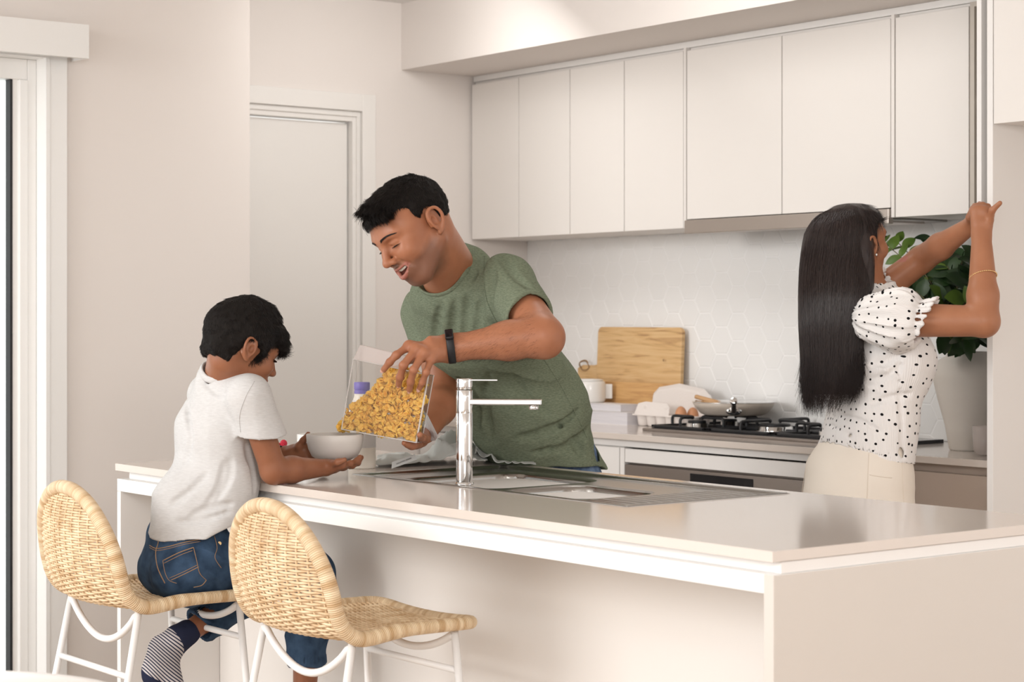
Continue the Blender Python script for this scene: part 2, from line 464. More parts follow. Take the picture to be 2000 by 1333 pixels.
# hinged door: leaf, jamb and architrave
d1 = thing('door_1', W(XW, 4.0, FZ), None, None, kind='structure')
d1['kind'] = 'structure'
ya = YatX(729, XW); za = 1.35+(HZ-187)/FPX*DX(729, XW)
yi = YatX(703, XW); zi = za-0.067*1.05
a = MB().wbox(XW, yi, FZ, XW+0.02, ya, za).wbox(XW, YC+0.002, zi, XW+0.02, yi, za)
a.build('architrave', M['doorwhite'], d1, bevel=0.002)
yl = YatX(686, XW); zl = 1.35+(HZ-239.6)/FPX*DX(686, XW)
j = MB().wbox(XW-0.10, yl+0.004, FZ, XW+0.004, yi, zi).wbox(XW-0.10, YC, zl+0.004, XW+0.004, yl+0.004, zi)
j.wbox(XW-0.06, yl+0.02, FZ, XW+0.012, yi-0.012, zi-0.012).wbox(XW-0.06, YC, zl+0.024, XW+0.012, yl+0.02, zi-0.012)
j.build('door_frame', M['doorwhite'], d1, bevel=0.0015)
MB().wbox(XW-0.065, YC+0.01, FZ+0.01, XW-0.027, yl-0.002, zl-0.003).build('door_leaf', M['doorwhite'], d1, bevel=0.002)
# glazed sliding door, its jamb and pelmet
g = thing('window_1', W(XN, 2.0, FZ), None, None); g['kind'] = 'structure'
ye = YatX(127, XN)
MB().wbox(XN-0.01, yg1, FZ, XN+0.018, ye, gz+0.06).wbox(XN-0.01, 0.9, gz, XN+0.018, yg1, gz+0.06).build('architrave', M['white'], g, bevel=0.002)
MB().wbox(XN-0.16, yg1-0.012, FZ, XN+0.02, yg1+0.001, gz).wbox(XN-0.16, 0.9, gz-0.012, XN+0.02, yg1-0.012, gz).build('reveal', M['white'], g)
y2 = YatX(55, XN-0.05)
MB().wbox(XN-0.13, y2-0.0, FZ, XN-0.055, yg1-0.012, gz-0.012).wbox(XN-0.13, 0.9, gz-0.08, XN-0.055, y2, gz-0.012).wbox(XN-0.12, y2-0.03, FZ, XN-0.05, y2, gz-0.08)\
    .build('window_frame', M['white'], g, bevel=0.003)
y3 = YatX(20, XN-0.08)
zg = 1.35+(HZ-145)/FPX*DX(10, XN-0.1)
MB().wbox(XN-0.115, y3, FZ, XN-0.065, y2, gz-0.02).wbox(XN-0.115, 0.9, zg, XN-0.065, y3, gz-0.02).wbox(XN-0.115, 0.9, FZ, XN-0.065, y3, FZ+0.1)\
    .build('sash', M['white'], g, bevel=0.003)
MB().wbox(XN-0.10, y3-0.008, FZ+0.1, XN-0.062, y3, zg).wbox(XN-0.10, 0.9, zg-0.008, XN-0.062, y3, zg).build('gasket', M['rubber'], g)
MB().wbox(XN-0.094, 0.9, FZ+0.1, XN-0.088, y3-0.006, zg-0.006).build('pane', M['glass'], g)
yv = YatX(174, XN+0.11); zv1 = 1.35+(HZ-48.6)/FPX*DX(174, XN+0.11); zv0 = 1.35+(HZ-114.6)/FPX*DX(174, XN+0.11)
p = MB().wbox(XN+0.09, 0.8, zv0, XN+0.11, yv, zv1).wbox(XN+0.001, 0.8, zv1-0.02, XN+0.09, yv-0.012, zv1).wbox(XN+0.001, yv-0.012, zv0, XN+0.09, yv, zv1)
tag(p.build('blind_pelmet', M['white']), 'white box pelmet fixed over the glazed sliding door at the left wall', 'pelmet')
# bulkhead over the cupboards
YBH = 4.546; ZBH = 2.37
struct('bulkhead', MB().wbox(XW, YBH, ZBH, -1.9, YB, CZ), M['wall'])
bpy.data.objects['bulkhead'].name = 'trim_1'

# ---------------------------------------------------------------- splashback of hexagonal tiles
YS = YB-0.008
sb = thing('splashback', W(-5.1, YS, 0.92), 'wall of pale grey hexagonal tiles between the back bench and the wall cupboards', 'tiles')
zt0, zt1 = 0.9205, 1.70; XP0_ = XatY(1927.5, 4.565)
MB().wbox(XW+0.001, YS, zt0, XP0_-0.002, YB-0.001, zt1).build('grout', M['grout'], sb)
hx = MB(); FF = 0.105; SD = FF/math.sqrt(3); CS = 1.5*SD
i = 0; x = XW+0.03
while x < -3.62:
    z = zt0+0.02+(FF/2 if i % 2 else 0)-FF/2
    while z < zt1+0.02:
        rr = SD-0.0022
        poly = [(rr*math.cos(math.radians(60*k)), rr*math.sin(math.radians(60*k))) for k in range(6)]
        P = [(max(XW+0.001, x+q[0]), min(max(z+q[1], zt0+0.0005), zt1-0.0005)) for q in poly]
        Q = [(max(XW+0.001, x+q[0]*0.965), min(max(z+q[1]*0.965, zt0+0.001), zt1-0.001)) for q in poly]
        if max(q[1] for q in P)-min(q[1] for q in P) > 0.012:
            vs = [W(q[0], YS, q[1]) for q in P]+[W(q[0], YS-0.0012, q[1]) for q in Q]
            hx.add(vs, [tuple(range(6, 12))]+[(k, (k+1) % 6, (k+1) % 6+6, k+6) for k in range(6)])
        z += FF
    x += CS; i += 1
hx.build('hexagonal_tiles', M['tile'], sb)
# ---------------------------------------------------------------- wall cupboards
YU = 4.90
def zat(px, py, Y): return 1.35+(HZ-py)/FPX*DY(px, Y)
ZU0 = 1.675; ZU1 = 2.345
gap = 0.0022
edges = [XatY(p_, YU) for p_ in (1013, 1113, 1219, 1335)]
xs = [XW+0.012]+edges
def cupboard(x0, x1, z0, z1, label, m=None, doors=1, group='wall cupboards under the bulkhead'):
    t = thing('wall_cupboard', W((x0+x1)/2, YU+0.16, z0), label, 'cupboard', group)
    MB().wbox(x0, YU+0.021, z0, x1, YB-0.012, z1).build('cabinet_body', M['cab'], t)
    n = doors
    for k in range(n):
        a_ = x0+(x1-x0)*k/n+gap; b_ = x0+(x1-x0)*(k+1)/n-gap
        MB().wbox(a_, YU, z0, b_, YU+0.019, z1-0.012).build('cupboard_door', m or M['cab'], t, bevel=0.0012)
    return t
names = ['narrow cream wall cupboard against the left side wall', 'cream wall cupboard above and behind the man\'s shoulder, second from the side wall',
         'cream wall cupboard third from the side wall', 'cream wall cupboard just left of the steel range hood']
for k in range(4):
    cupboard(xs[k], xs[k+1], ZU0, ZU1, names[k])
xh0 = XatY(1341, YU); xh1 = XatY(1740, YU); xhm = XatY(1527, YU)
ZH = zat(1341, 432, YU)
MB_ = MB().wbox(xs[4]+0.002, YU-0.001, ZU0, xh0-0.002, YU+0.03, ZU1)
tag(MB_.build('filler_panel', M['cab']), 'slim cream filler strip left of the range hood cupboards', 'panel')
cupboard(xh0, xhm, ZH+0.006, ZU1, 'shorter cream cupboard over the left half of the range hood')
cupboard(xhm, xh1, ZH+0.006, ZU1, 'shorter cream cupboard over the range hood right half, above the woman\'s head')
xr0 = XatY(1748, YU); xr1 = XatY(1893, YU)
tag(MB().wbox(xh1+0.002, YU-0.001, ZU0, xr0-0.002, YU+0.03, ZU1).build('filler_panel', M['cab']), 'slim cream filler strip right of the range hood', 'panel')
cupboard(xr0, xr1, ZU0, ZU1, 'closed cream wall cupboard right of the hood, beside the open one')
# open cupboard next to the tall panel
YPF = 4.565; XP1 = XatY(1939, YPF); XP0 = XatY(1927.5, YPF)
tag(MB().wbox(XW+0.01, YU+0.012, ZU1+0.001, XP0-0.002, YU+0.03, ZBH-0.001).build('scribe_strip', M['cabw']), 'pale scribe strip between the wall cupboards and the bulkhead', 'trim strip')
t = thing('open_wall_cupboard', W(-3.8, YU+0.16, ZU0), 'wall cupboard standing open at the tall side panel, its door held by the woman', 'cupboard')
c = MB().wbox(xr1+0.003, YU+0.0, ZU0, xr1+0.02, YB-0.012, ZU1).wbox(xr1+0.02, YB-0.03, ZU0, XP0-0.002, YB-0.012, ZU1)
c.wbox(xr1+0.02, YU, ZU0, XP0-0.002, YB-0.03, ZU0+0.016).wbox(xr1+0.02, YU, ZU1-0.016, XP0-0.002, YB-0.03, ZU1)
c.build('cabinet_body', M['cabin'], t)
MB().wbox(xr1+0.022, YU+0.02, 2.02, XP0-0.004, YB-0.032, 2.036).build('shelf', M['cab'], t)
e0 = PY(1911.5, HZ, YPF+0.02)/K
hx0 = XP0-0.03
dv = np.array([e0[0], YPF+0.02])-np.array([hx0, YU]); dl = np.linalg.norm(dv); dv /= dl; dn = np.array([-dv[1], dv[0]])
pts = [np.array([hx0, YU])+dv*a_+dn*b_ for a_, b_ in ((0, -.008), (dl, -.008), (dl, .010), (0, .010))]
m_ = MB(); vs = [W(q[0], q[1], ZU0) for q in pts]+[W(q[0], q[1], ZU1-0.012) for q in pts]
m_.add(vs, [(0, 1, 2, 3)[::-1], (4, 5, 6, 7), (0, 1, 5, 4), (1, 2, 6, 5), (2, 3, 7, 6), (3, 0, 4, 7)]).build('cupboard_door', M['cabw'], t, bevel=0.001)
# tall panel of the fridge recess and the box above it
tag(MB().wbox(XP0, YPF, FZ, XP1, YB-0.002, 2.368).build('tall_side_panel', M['cabw'], bevel=0.001), 'tall cream side panel of the fridge recess at the right edge', 'panel')
zbx = zat(1939, 241, YPF)
t = thing('overhead_cupboard', W(-3.2, 4.8, zbx), 'cream overhead cupboard above the empty fridge recess at upper right', 'cupboard')
MB().wbox(XP1+0.002, YPF+0.021, zbx, -2.6, YB-0.01, 2.368).build('cabinet_body', M['cab'], t)
MB().wbox(XP1+0.003, YPF, zbx-0.002, -2.6, YPF+0.019, 2.362).build('cupboard_door', M['cab'], t, bevel=0.001)
# range hood
t = thing('range_hood', W((xh0+xh1)/2, 4.95, ZU0-0.01), 'slide-out steel range hood under the wall cupboards over the hob', 'range hood')
MB().wbox(xh0, YU-0.012, zat(1341, 457, YU), xh1, YU+0.012, ZH+0.002).build('front_rail', M['hoodsteel'], t, bevel=0.002)
MB().wbox(xh0+0.01, YU+0.014, ZU0-0.006, xh1-0.01, YB-0.02, ZH).build('hood_body', M['steel'], t, bevel=0.002)
MB().wbox(xh0+0.06, YU+0.05, ZU0-0.012, xhm-0.03, YB-0.08, ZU0-0.005).wbox(xhm+0.03, YU+0.05, ZU0-0.012, xh1-0.06, YB-0.08, ZU0-0.005).build('filter', M['hoodsteel'], t)

# ---------------------------------------------------------------- back bench and base units
YF = 4.618
tag(MB().wbox(XW+0.007, YF, 0.898, XP0-0.001, YS-0.006, 0.92).build('back_worktop', M['stone'], bevel=0.0015), 'beige stone worktop running along the tiled back wall', 'worktop')
tag(MB().wbox(XW+0.002, YF+0.028, 0.872, -4.36, YF+0.05, 0.898).build('finger_rail', M['cabw']), 'white finger rail directly under the back worktop', 'rail')
def base(x0, x1, label, fronts, m=None):
    t = thing('base_cabinet', W((x0+x1)/2, YF+0.3, FZ), label, 'cabinet', 'base cabinets under the back worktop')
    MB().wbox(x0, YF+0.04, FZ+0.12, x1, YB-0.01, 0.871).build('cabinet_body', M['cab'], t)
    MB().wbox(x0, YF+0.09, FZ, x1, YF+0.11, FZ+0.12).build('kickboard', M['cab'], t)
    for nm, z0, z1 in fronts:
        MB().wbox(x0+gap, YF+0.014, z0, x1-gap, YF+0.034, z1).build(nm, m or M['cabw'], t, bevel=0.0012)
    return t
xo0 = XatY(1223, YF+0.02); xo1 = xo0+0.95
base(XW+0.01, -5.98, 'white base cabinet in the corner, seen behind the container', [('cabinet_door', FZ+0.12, 0.868)])
base(-5.975, xo0-0.03, 'white base cabinet left of the oven, behind the man', [('cabinet_door', FZ+0.12, 0.868)])
tag(MB().wbox(xo0-0.027, YF+0.014, FZ+0.1, xo0-0.003, YF+0.05, 0.868).build('filler_panel', M['cabw']), 'slim white filler strip left of the oven', 'panel')
zo = zat(1223, 905, YF+0.02)
tag(MB().wbox(xo0, YF+0.014, zo+0.004, xo1, YF+0.034, 0.866).build('drawer_front', M['cabw'], bevel=0.0012), 'wide white drawer front between the hob and the oven', 'drawer')
t = thing('oven', W((xo0+xo1)/2, YF+0.3, FZ), 'built-in dark steel oven under the hob', 'oven')
MB().wbox(xo0, YF+0.04, FZ+0.1, xo1, YB-0.02, zo).build('oven_body', M['hobsteel'], t)
MB().wbox(xo0+0.002, YF+0.012, zo-0.095, xo1-0.002, YF+0.04, zo-0.004).build('control_panel', M['hobsteel'], t, bevel=0.001)
zd = zat(1348, 925, YF+0.012)
MB().wbox(XatY(1348, YF+0.01), YF+0.009, zd-0.05, XatY(1470, YF+0.01), YF+0.012, zd).build('display', M['blackglass'], t)
MB().wbox(xo0+0.002, YF+0.012, FZ+0.12, xo1-0.002, YF+0.04, zo-0.1).build('oven_door', M['blackglass'], t, bevel=0.002)
MB().tube([W(xo0+0.06, YF-0.03, zo-0.14), W(xo1-0.06, YF-0.03, zo-0.14)], 0.010, 12).build('oven_handle', M['steel'], t, smooth=True)
t = base(xo1+0.003, XP0-0.002, 'taupe drawer unit right of the oven, beyond the woman', [], M['taupe'])
zz = zat(1850, 925, YF+0.02)
MB().wbox(xo1+gap, YF+0.014, zz-0.30, XP0-0.012, YF+0.034, zz).build('drawer_front', M['taupe'], t, bevel=0.001)
MB().wbox(xo1+gap, YF+0.014, FZ+0.12, XP0-0.012, YF+0.034, zz-0.304).build('drawer_front', M['taupe'], t, bevel=0.001)
MB().wbox(xo1+gap, YF+0.036, zz, XP0-0.012, YF+0.039, 0.897).build('finger_recess', M['taupe'], t)

# ---------------------------------------------------------------- island
IX0, IX1, IY0, IY1 = -5.145, -2.487, 2.53, 3.435
SX0, SX1, SY0, SY1 = -4.40, XatY(1223.3, 2.86), 2.862, 3.385
t = MB().wbox(IX0, IY0, 0.90, IX1, SY0+0.012, 0.92).wbox(IX0, SY1-0.012, 0.90, IX1, IY1, 0.92)
t.wbox(IX0, SY0+0.012, 0.90, SX0+0.012, SY1-0.012, 0.92).wbox(SX1-0.012, SY0+0.012, 0.90, IX1, SY1-0.012, 0.92)
isl = thing('kitchen_island', W((IX0+IX1)/2, (IY0+IY1)/2, FZ), 'long cream kitchen island with deep recess under its front edge', 'kitchen island')
tag(t.build('island_worktop', M['stone']), 'beige polished stone worktop of the island with the sink set in', 'worktop')
b_ = MB().wbox(IX0+0.036, IY0+0.026, 0.876, IX1-0.004, IY1-0.02, 0.899)
b_.build('recessed_rail', M['cabw'], isl, bevel=0.002)
MB().wbox(IX0+0.004, IY0+0.004, 0.840, IX1-0.001, IY1-0.01, 0.876).build('apron', M['white'], isl, bevel=0.0012)
MB().wbox(IX1-0.026, IY0+0.003, FZ, IX1-0.0005, IY1-0.01, 0.8755).build('end_panel', M['cab_shaded'], isl, bevel=0.001)
MB().wbox(IX0+0.004, IY0+0.004, FZ, IX0+0.026, IY1-0.01, 0.8395).build('end_panel', M['cabw'], isl, bevel=0.001)
YI = 2.86
xa = XatY(386, YI); xb = xa+1.05
for x0, x1 in ((IX0+0.027, xa-0.002), (xa+0.002, IX1-0.027)):
    MB().wbox(x0, YI, FZ, x1, YI+0.02, 0.8395).build('back_panel', M['cab'], isl)
MB().wbox(IX0+0.027, IY1-0.03, FZ+0.1, IX1-0.027, IY1-0.012, 0.8395).build('cupboard_fronts', M['cabw'], isl)

# ---------------------------------------------------------------- sink (pressed steel sheet)
def sdrr(x, y, cx, cy, hx_, hy_, r):
    qx = abs(x-cx)-(hx_-r); qy = abs(y-cy)-(hy_-r)
    return math.hypot(max(qx, 0), max(qy, 0))+min(max(qx, qy), 0)-r
B1 = (XatY(770, 2.90), -3.865, 2.915, 3.30); B2 = (-3.825, XatY(1262, 3.14), 2.915, 3.19)
def ss(a_, b_, x): 
    x = min(max((x-a_)/(b_-a_), 0), 1); return x*x*(3-2*x)
def sinkz(x, y):
    e = sdrr(x, y, (SX0+SX1)/2, (SY0+SY1)/2, (SX1-SX0)/2, (SY1-SY0)/2, 0.012)
    z = 0.9225-0.0022*ss(-0.003, 0, e)
    z -= 0.0075*ss(-0.014, -0.024, e)
    for (a_, b_, c_, d_), dep in ((B1, 0.15), (B2, 0.11)):
        q = sdrr(x, y, (a_+b_)/2, (c_+d_)/2, (b_-a_)/2, (d_-c_)/2, 0.07)
        z -= 0.004*ss(0.012, 0.0, q)
        z -= dep*ss(-0.001, -0.022, q)
    if x > B2[1]+0.02 and x < SX1-0.04 and SY0+0.05 < y < SY1-0.05:
        f = ss(B2[1]+0.02, B2[1]+0.06, x)*ss(SX1-0.04, SX1-0.08, x)
        ph = ((y-SY0) % 0.034)/0.034
        z += 0.004*f*ss(0.25, 0.5, ph)*ss(1.0, 0.75, ph)
    return z
def axis(a_, b_, marks, fine, coarse):
    out = [a_]; x = a_
    while x < b_-1e-6:
        near = min(abs(x-m_) for m_ in marks)
        x += fine if near < 0.03 else coarse
        out.append(min(x, b_))
    return out
gx = axis(SX0, SX1, (SX0, SX1, B1[0], B1[1], B2[0], B2[1]), 0.004, 0.010)
gy = axis(SY0, SY1, (SY0, SY1), 0.003, 0.004)
vs = [W(x, y, sinkz(x, y)) for y in gy for x in gx]; nx = len(gx)
fs = [(j*nx+i, j*nx+i+1, (j+1)*nx+i+1, (j+1)*nx+i) for j in range(len(gy)-1) for i in range(nx-1)]
# down-turned lip
o_ = MB().add(vs, fs)
snk = thing('sink', W((SX0+SX1)/2, (SY0+SY1)/2, 0.76), 'stainless steel double sink with ribbed drainer set in the island worktop', 'sink')
so = o_.build('sink_sheet', M['steel'], snk, smooth=True)
md = so.modifiers.new('s', 'SOLIDIFY'); md.thickness = 0.0012; md.offset = -1
for (a_, b_, c_, d_), dep in ((B1, 0.15), (B2, 0.11)):
    MB().lathe([(0, 0.003), (0.02, 0.003), (0.036, 0.005), (0.042, 0.0)], W((a_+b_)/2, (c_+d_)/2, 0.915-dep-0.0055), 24).build('drain', M['chrome'], snk, smooth=True)

# ---------------------------------------------------------------- mixer tap
fb = PZ(907, 948, 0.92); fb[2] = W(0, 0, 0.92)[2]
tp = thing('mixer_tap', fb, 'tall chrome mixer tap standing on the island behind the sink', 'tap')
pxm = DZ(948, 0.92)*K/FPX
def fz(py): return fb[2]+(948-py)*pxm
r0 = 16.2*pxm
MB().lathe([(0, 0), (r0*1.18, 0), (r0*1.18, 0.004), (r0*1.02, 0.007), (r0*1.02, 0.0075)], fb, 40).build('base_ring', M['chrome'], tp, smooth=True, bevel=0.0005)
MB().lathe([(r0, 0.007), (r0, fz(808)-fb[2]), (r0*0.985, fz(808)-fb[2]+0.0005), (r0*0.985, fz(807)-fb[2]), (r0, fz(806)-fb[2]), (r0, fz(763)-fb[2]), (r0*0.96, fz(762)-fb[2]), (0, fz(762)-fb[2])], fb, 48).build('tap_body', M['chrome'], tp, smooth=True, bevel=0.0006)
sd = nrm(CR*0.96+CT*0.10); sn = np.cross(CU, sd)
hd = MB().lathe([(0, fz(761)-fb[2]), (r0*0.9, fz(761)-fb[2]), (r0*0.9, fz(758)-fb[2]), (r0*0.98, fz(757)-fb[2]), (r0*0.98, fz(741)-fb[2]), (r0*0.93, fz(739.5)-fb[2]), (0, fz(739.5)-fb[2])], fb, 48)
hd.build('cartridge_cap', M['chrome'], tp, smooth=True, bevel=0.0006)
R_ = np.stack([sd, sn, CU], 1)
MB().box((r0*0.3, -0.011, fz(744)-fb[2]), (66*pxm, 0.011, fz(741)-fb[2]), R_, fb).build('lever', M['chrome'], tp, bevel=0.001)
MB().box((r0*0.5, -0.013, fz(791)-fb[2]), (152*pxm, 0.013, fz(779.5)-fb[2]), R_, fb).build('spout', M['chrome'], tp, bevel=0.0028, seg=3)
MB().lathe([(0, -0.012), (0.0105, -0.012), (0.0115, -0.010), (0.0115, 0.0)], fb+sd*(136*pxm)+CU*(fz(790)-fb[2]), 24).build('aerator', M['chrome'], tp, smooth=True)
# ================================================================ STOOLS
SEATZ = 0.655
def shell(s_, u):
    """point of the woven shell: s_ 0 top of back .. 1 front of seat, u -1..1 across; plus outward normal side"""
    prof = SHP
    f = s_*(len(prof)-1); i = min(int(f), len(prof)-2); t = f-i
    y, z = prof[i]*(1-t)+prof[i+1]*t
    L = SHL[i]*(1-t)+SHL[i+1]*t
    w = wid(L)
    x = u*w
    b = 1-ss(0.26, 0.46, L)
    y += b*0.055*(x/0.20)**2
    z += (1-b)*(0.012*(x/0.2)**2)
    return np.array([x, y, z]), L, w
SHP = np.array(spline([(-0.198, SEATZ+0.268), (-0.212, SEATZ+0.19), (-0.206, SEATZ+0.10), (-0.187, SEATZ+0.035), (-0.150, SEATZ+0.004), (-0.09, SEATZ-0.004),
                       (0.05, SEATZ-0.002), (0.215, SEATZ-0.004)], 10))
SHL = np.concatenate([[0], np.cumsum(np.linalg.norm(np.diff(SHP, axis=0), axis=1))]); LT = SHL[-1]
def wid(L):
    if L < 0.20: return 0.192*math.sqrt(max(0, 1-((0.20-L)/0.20)**2.15))
    if L < 0.30: return 0.192
    r = LT-L
    w = 0.192+0.0*(L-0.3)
    if r < 0.04: w -= 0.04*(1-math.sqrt(max(0, 1-((0.04-r)/0.04)**2)))
    return w
def s_of_L(L): return np.interp(L, SHL, np.arange(len(SHL)))/(len(SHL)-1)
def shnorm(s_, u):
    a_ = shell(max(s_-0.01, 0), u)[0]; b_ = shell(min(s_+0.01, 1), u)[0]
    c_ = shell(s_, max(u-0.02, -1))[0]; d_ = shell(s_, min(u+0.02, 1))[0]
    return nrm(np.cross(d_-c_, b_-a_)+1e-9)
def make_stool():
    t = thing('bar_stool', (0, 0, 0), 'x', 'stool')
    stake = 0.0285
    parts = {'backrest': MB(), 'seat': MB()}
    L = 0.012; row = 0
    while L < LT-0.006:
        s_ = s_of_L(L); w = wid(L)
        if w > 0.02:
            n = max(5, int(2*w/0.0072)); pts = []
            for k in range(n+1):
                x = -w+2*w*k/n; u = x/w
                p = shell(s_, u)[0]; nn = shnorm(s_, u*0.96)
                amp = 0.0032*math.cos(math.pi*x/stake+(math.pi if row % 2 else 0))
                pts.append(p+nn*amp)
            (parts['backrest'] if L < 0.305 else parts['seat']).tube(pts, 0.0031, 5, flat=1.0, caps=False)
        L += 0.0061; row += 1
    for k in range(-7, 8):
        x = k*stake+stake/2*0
        seg = {'backrest': [], 'seat': []}
        L = 0.0
        while L <= LT:
            w = wid(L)
            if w > abs(x)+0.002:
                s_ = s_of_L(L)
                q = 'backrest' if L < 0.305 else 'seat'
                seg[q].append(shell(s_, x/w)[0])
                if q == 'backrest' and L+0.012 >= 0.305: seg['seat'].append(shell(s_of_L(L), x/w)[0])
            L += 0.012
        for q in seg:
            if len(seg[q]) > 2: parts[q].tube(seg[q], 0.0026, 6, caps=False)
    parts['backrest'].build('backrest', M['rattan'], t, smooth=True)
    parts['seat'].build('seat', M['rattan'], t, smooth=True)
    # wrapped rim
    pts = []
    Ls = list(np.concatenate([np.linspace(0.0, 0.03, 14)**1.0, np.linspace(0.035, LT-0.045, 60), np.linspace(LT-0.04, LT, 10)]))
    for L in Ls: pts.append(shell(s_of_L(L), 1.0)[0])
    n_f = 10
    pf = [shell(1.0, u)[0] for u in np.linspace(1, -1, n_f)[1:-1]]
    left = [p*np.array([-1, 1, 1]) for p in pts[::-1]]
    loop = pts+pf+left[:-1]
    # resample evenly
    P = np.array(loop+[loop[0]]); d = np.concatenate([[0], np.cumsum(np.linalg.norm(np.diff(P, axis=0), axis=1))])
    N = 260; tt = np.linspace(0, d[-1], N+1)[:-1]
    Q = np.stack([np.interp(tt, d, P[:, k]) for k in range(3)], 1)
    for _ in range(4): Q = 0.5*Q+0.25*(np.roll(Q, 1, 0)+np.roll(Q, -1, 0))
    rs = [0.0165-0.0022*ss(-0.02, 0.05, q[1]) for q in Q]
    MB().tube(list(Q)+[Q[0]], rs+[rs[0]], 14, caps=False, along=True).build('rim', M['rattanwrap'], t, smooth=True)
    # legs
    zt = SEATZ-0.010
    feet = {(-1, -1): (-0.205, -0.225), (1, -1): (0.205, -0.225), (-1, 1): (-0.205, 0.215), (1, 1): (0.205, 0.215)}
    tops = {(-1, -1): (-0.176, -0.098), (1, -1): (0.176, -0.098), (-1, 1): (-0.172, 0.165), (1, 1): (0.172, 0.165)}
    def lp(k, z):
        f = z/zt; a_ = feet[k]; b_ = tops[k]
        return np.array([a_[0]*(1-f)+b_[0]*f, a_[1]*(1-f)+b_[1]*f, z])
    for k in feet:
        MB().tube([lp(k, 0.006), lp(k, zt)], 0.0085, 14).build('leg', M['leg'], t, smooth=True)
    zr = 0.50
    for sx_ in (-1, 1):
        MB().tube([lp((sx_, -1), 0.20), lp((sx_, 1), 0.20)], 0.0075, 12).build('stretcher', M['leg'], t, smooth=True)
    for sy_, z_ in ((-1, zr), (1, 0.560)):
        MB().tube([lp((-1, sy_), z_), lp((1, sy_), z_)], 0.0075, 12).build('stretcher', M['leg'], t, smooth=True)
    for sy_, dip in ((-1, 0.075), (1, 0.045)):
        a_ = lp((-1, sy_), zt-0.008); b_ = lp((1, sy_), zt-0.008)
        pp = [a_+(b_-a_)*f-np.array([0, 0, dip*math.sin(math.pi*min(max((f-0.03)/0.94, 0), 1))**0.8]) for f in np.linspace(0, 1, 25)]
        MB().tube(pp, 0.0085, 12).build('seat_bar', M['leg'], t, smooth=True)
    return t
def children(o): return [c_ for c_ in bpy.data.objects if c_.parent == o]
def copy_tree(o, parent=None):
    c_ = o.copy(); sc.collection.objects.link(c_)
    if parent is not None: c_.parent = parent
    for ch in children(o): copy_tree(ch, c_)
    return c_
st = make_stool()
c1 = W(-3.775, 2.44, FZ); c1[2] = 0
st.location = tuple(c1); st.rotation_euler = (0, 0, math.radians(STROT1 if 'STROT1' in globals() else 0))
st['label'] = 'empty rattan bar stool with white metal legs, nearest the camera'
st['group'] = 'rattan bar stools at the island'
s2 = copy_tree(st)
c2_ = W(-4.485, 2.28, FZ); c2_[2] = 0
s2.location = tuple(c2_)
s2['label'] = 'rattan bar stool the boy sits on, left of the empty stool'

# ================================================================ PROPS ON THE ISLAND
ZT = W(0, 0, 0.92)[2]
def onz(px, py): p_ = PZ(px, py, 0.92); p_[2] = ZT; return p_
# cereal bowl held by the boy
bc = PD(654, 905, 5.10)
px1 = 5.10*K/FPX
BR = 56*px1
zr_ = 57*px1
prof = [(0, 0.000), (0.38*BR, 0.0), (0.40*BR, 0.003), (0.62*BR, 0.010), (0.80*BR, 0.24*zr_), (0.93*BR, 0.50*zr_), (0.985*BR, 0.75*zr_), (BR, zr_-0.0015), (BR-0.0015, zr_), (BR-0.0035, zr_-0.001),
        (0.94*BR, 0.75*zr_), (0.88*BR, 0.52*zr_), (0.75*BR, 0.28*zr_), (0.55*BR, 0.014), (0, 0.007)]
o = MB().lathe(prof, bc, 64).build('cereal_bowl', M['bowlmat'], smooth=True)
tag(o, 'large off-white stoneware bowl held up in the boy\'s hands', 'bowl')
# raspberry dish
rb = PD(546, 893, 5.72); rb[2] = ZT
pxr = 5.72*K/FPX; RR = 30*pxr; hz_ = 29*pxr
prof = [(0, 0), (0.55*RR, 0), (0.62*RR, 0.003), (0.86*RR, 0.5*hz_), (RR, hz_-0.001), (RR-0.002, hz_), (RR-0.004, hz_-0.001), (0.8*RR, 0.5*hz_), (0.5*RR, 0.006), (0, 0.006)]
tag(MB().lathe(prof, rb, 48).build('berry_dish', M['ceramic'], smooth=True), 'small white dish of raspberries behind the boy\'s elbow', 'dish')
def berry(c_, r_, rz):
    m_ = MB(); rng = random.Random(int(rz*100))
    n_ = 60
    for k in range(n_):
        zf = 1-2*(k+0.5)/n_; ph = k*2.39996+rz; q = math.sqrt(1-zf*zf)
        p_ = np.array([q*math.cos(ph), q*math.sin(ph), zf*1.12])*r_*0.8+c_
        vs_ = []; fs_ = []
        rr = r_*0.27
        prof_ = [(0, -rr), (rr*0.7, -rr*0.7), (rr, 0), (rr*0.7, rr*0.7), (0, rr)]
        m_.lathe([(a_+1e-7, b_) for a_, b_ in prof_], p_, 8)
    return m_.build('raspberry', M['raspberry'], smooth=True)
labs = ['big raspberry at the left of the dish, half hidden by the boy\'s arm', 'small raspberry sunk in the middle of the dish', 'raspberry at the right of the dish', ]
for (px_, py_, r_, lb_) in ((535, 866, 0.0105, labs[0]), (543, 871, 0.008, labs[1]), (554, 867, 0.0098, labs[2])):
    c_ = PD(px_, py_, 5.70)
    o = berry(c_, r_, px_)
    tag(o, lb_, 'raspberry', 'raspberries in the white dish')
# white mug behind the bowl
mc = PD(611, 893, 5.62); mc[2] = ZT; pm = 5.62*K/FPX
RM = 31*pm; hm = PD(611, 848, 5.62)[2]-ZT
tag(MB().lathe([(0, 0), (0.85*RM, 0), (0.92*RM, 0.004), (RM, hm*0.5), (RM, hm-0.001), (RM-0.0015, hm), (RM-0.003, hm-0.001), (RM-0.004, 0.008), (0, 0.006)], mc, 48)
    .build('white_cup', M['ceramic'], smooth=True), 'plain white cup mostly hidden behind the cereal bowl', 'cup')
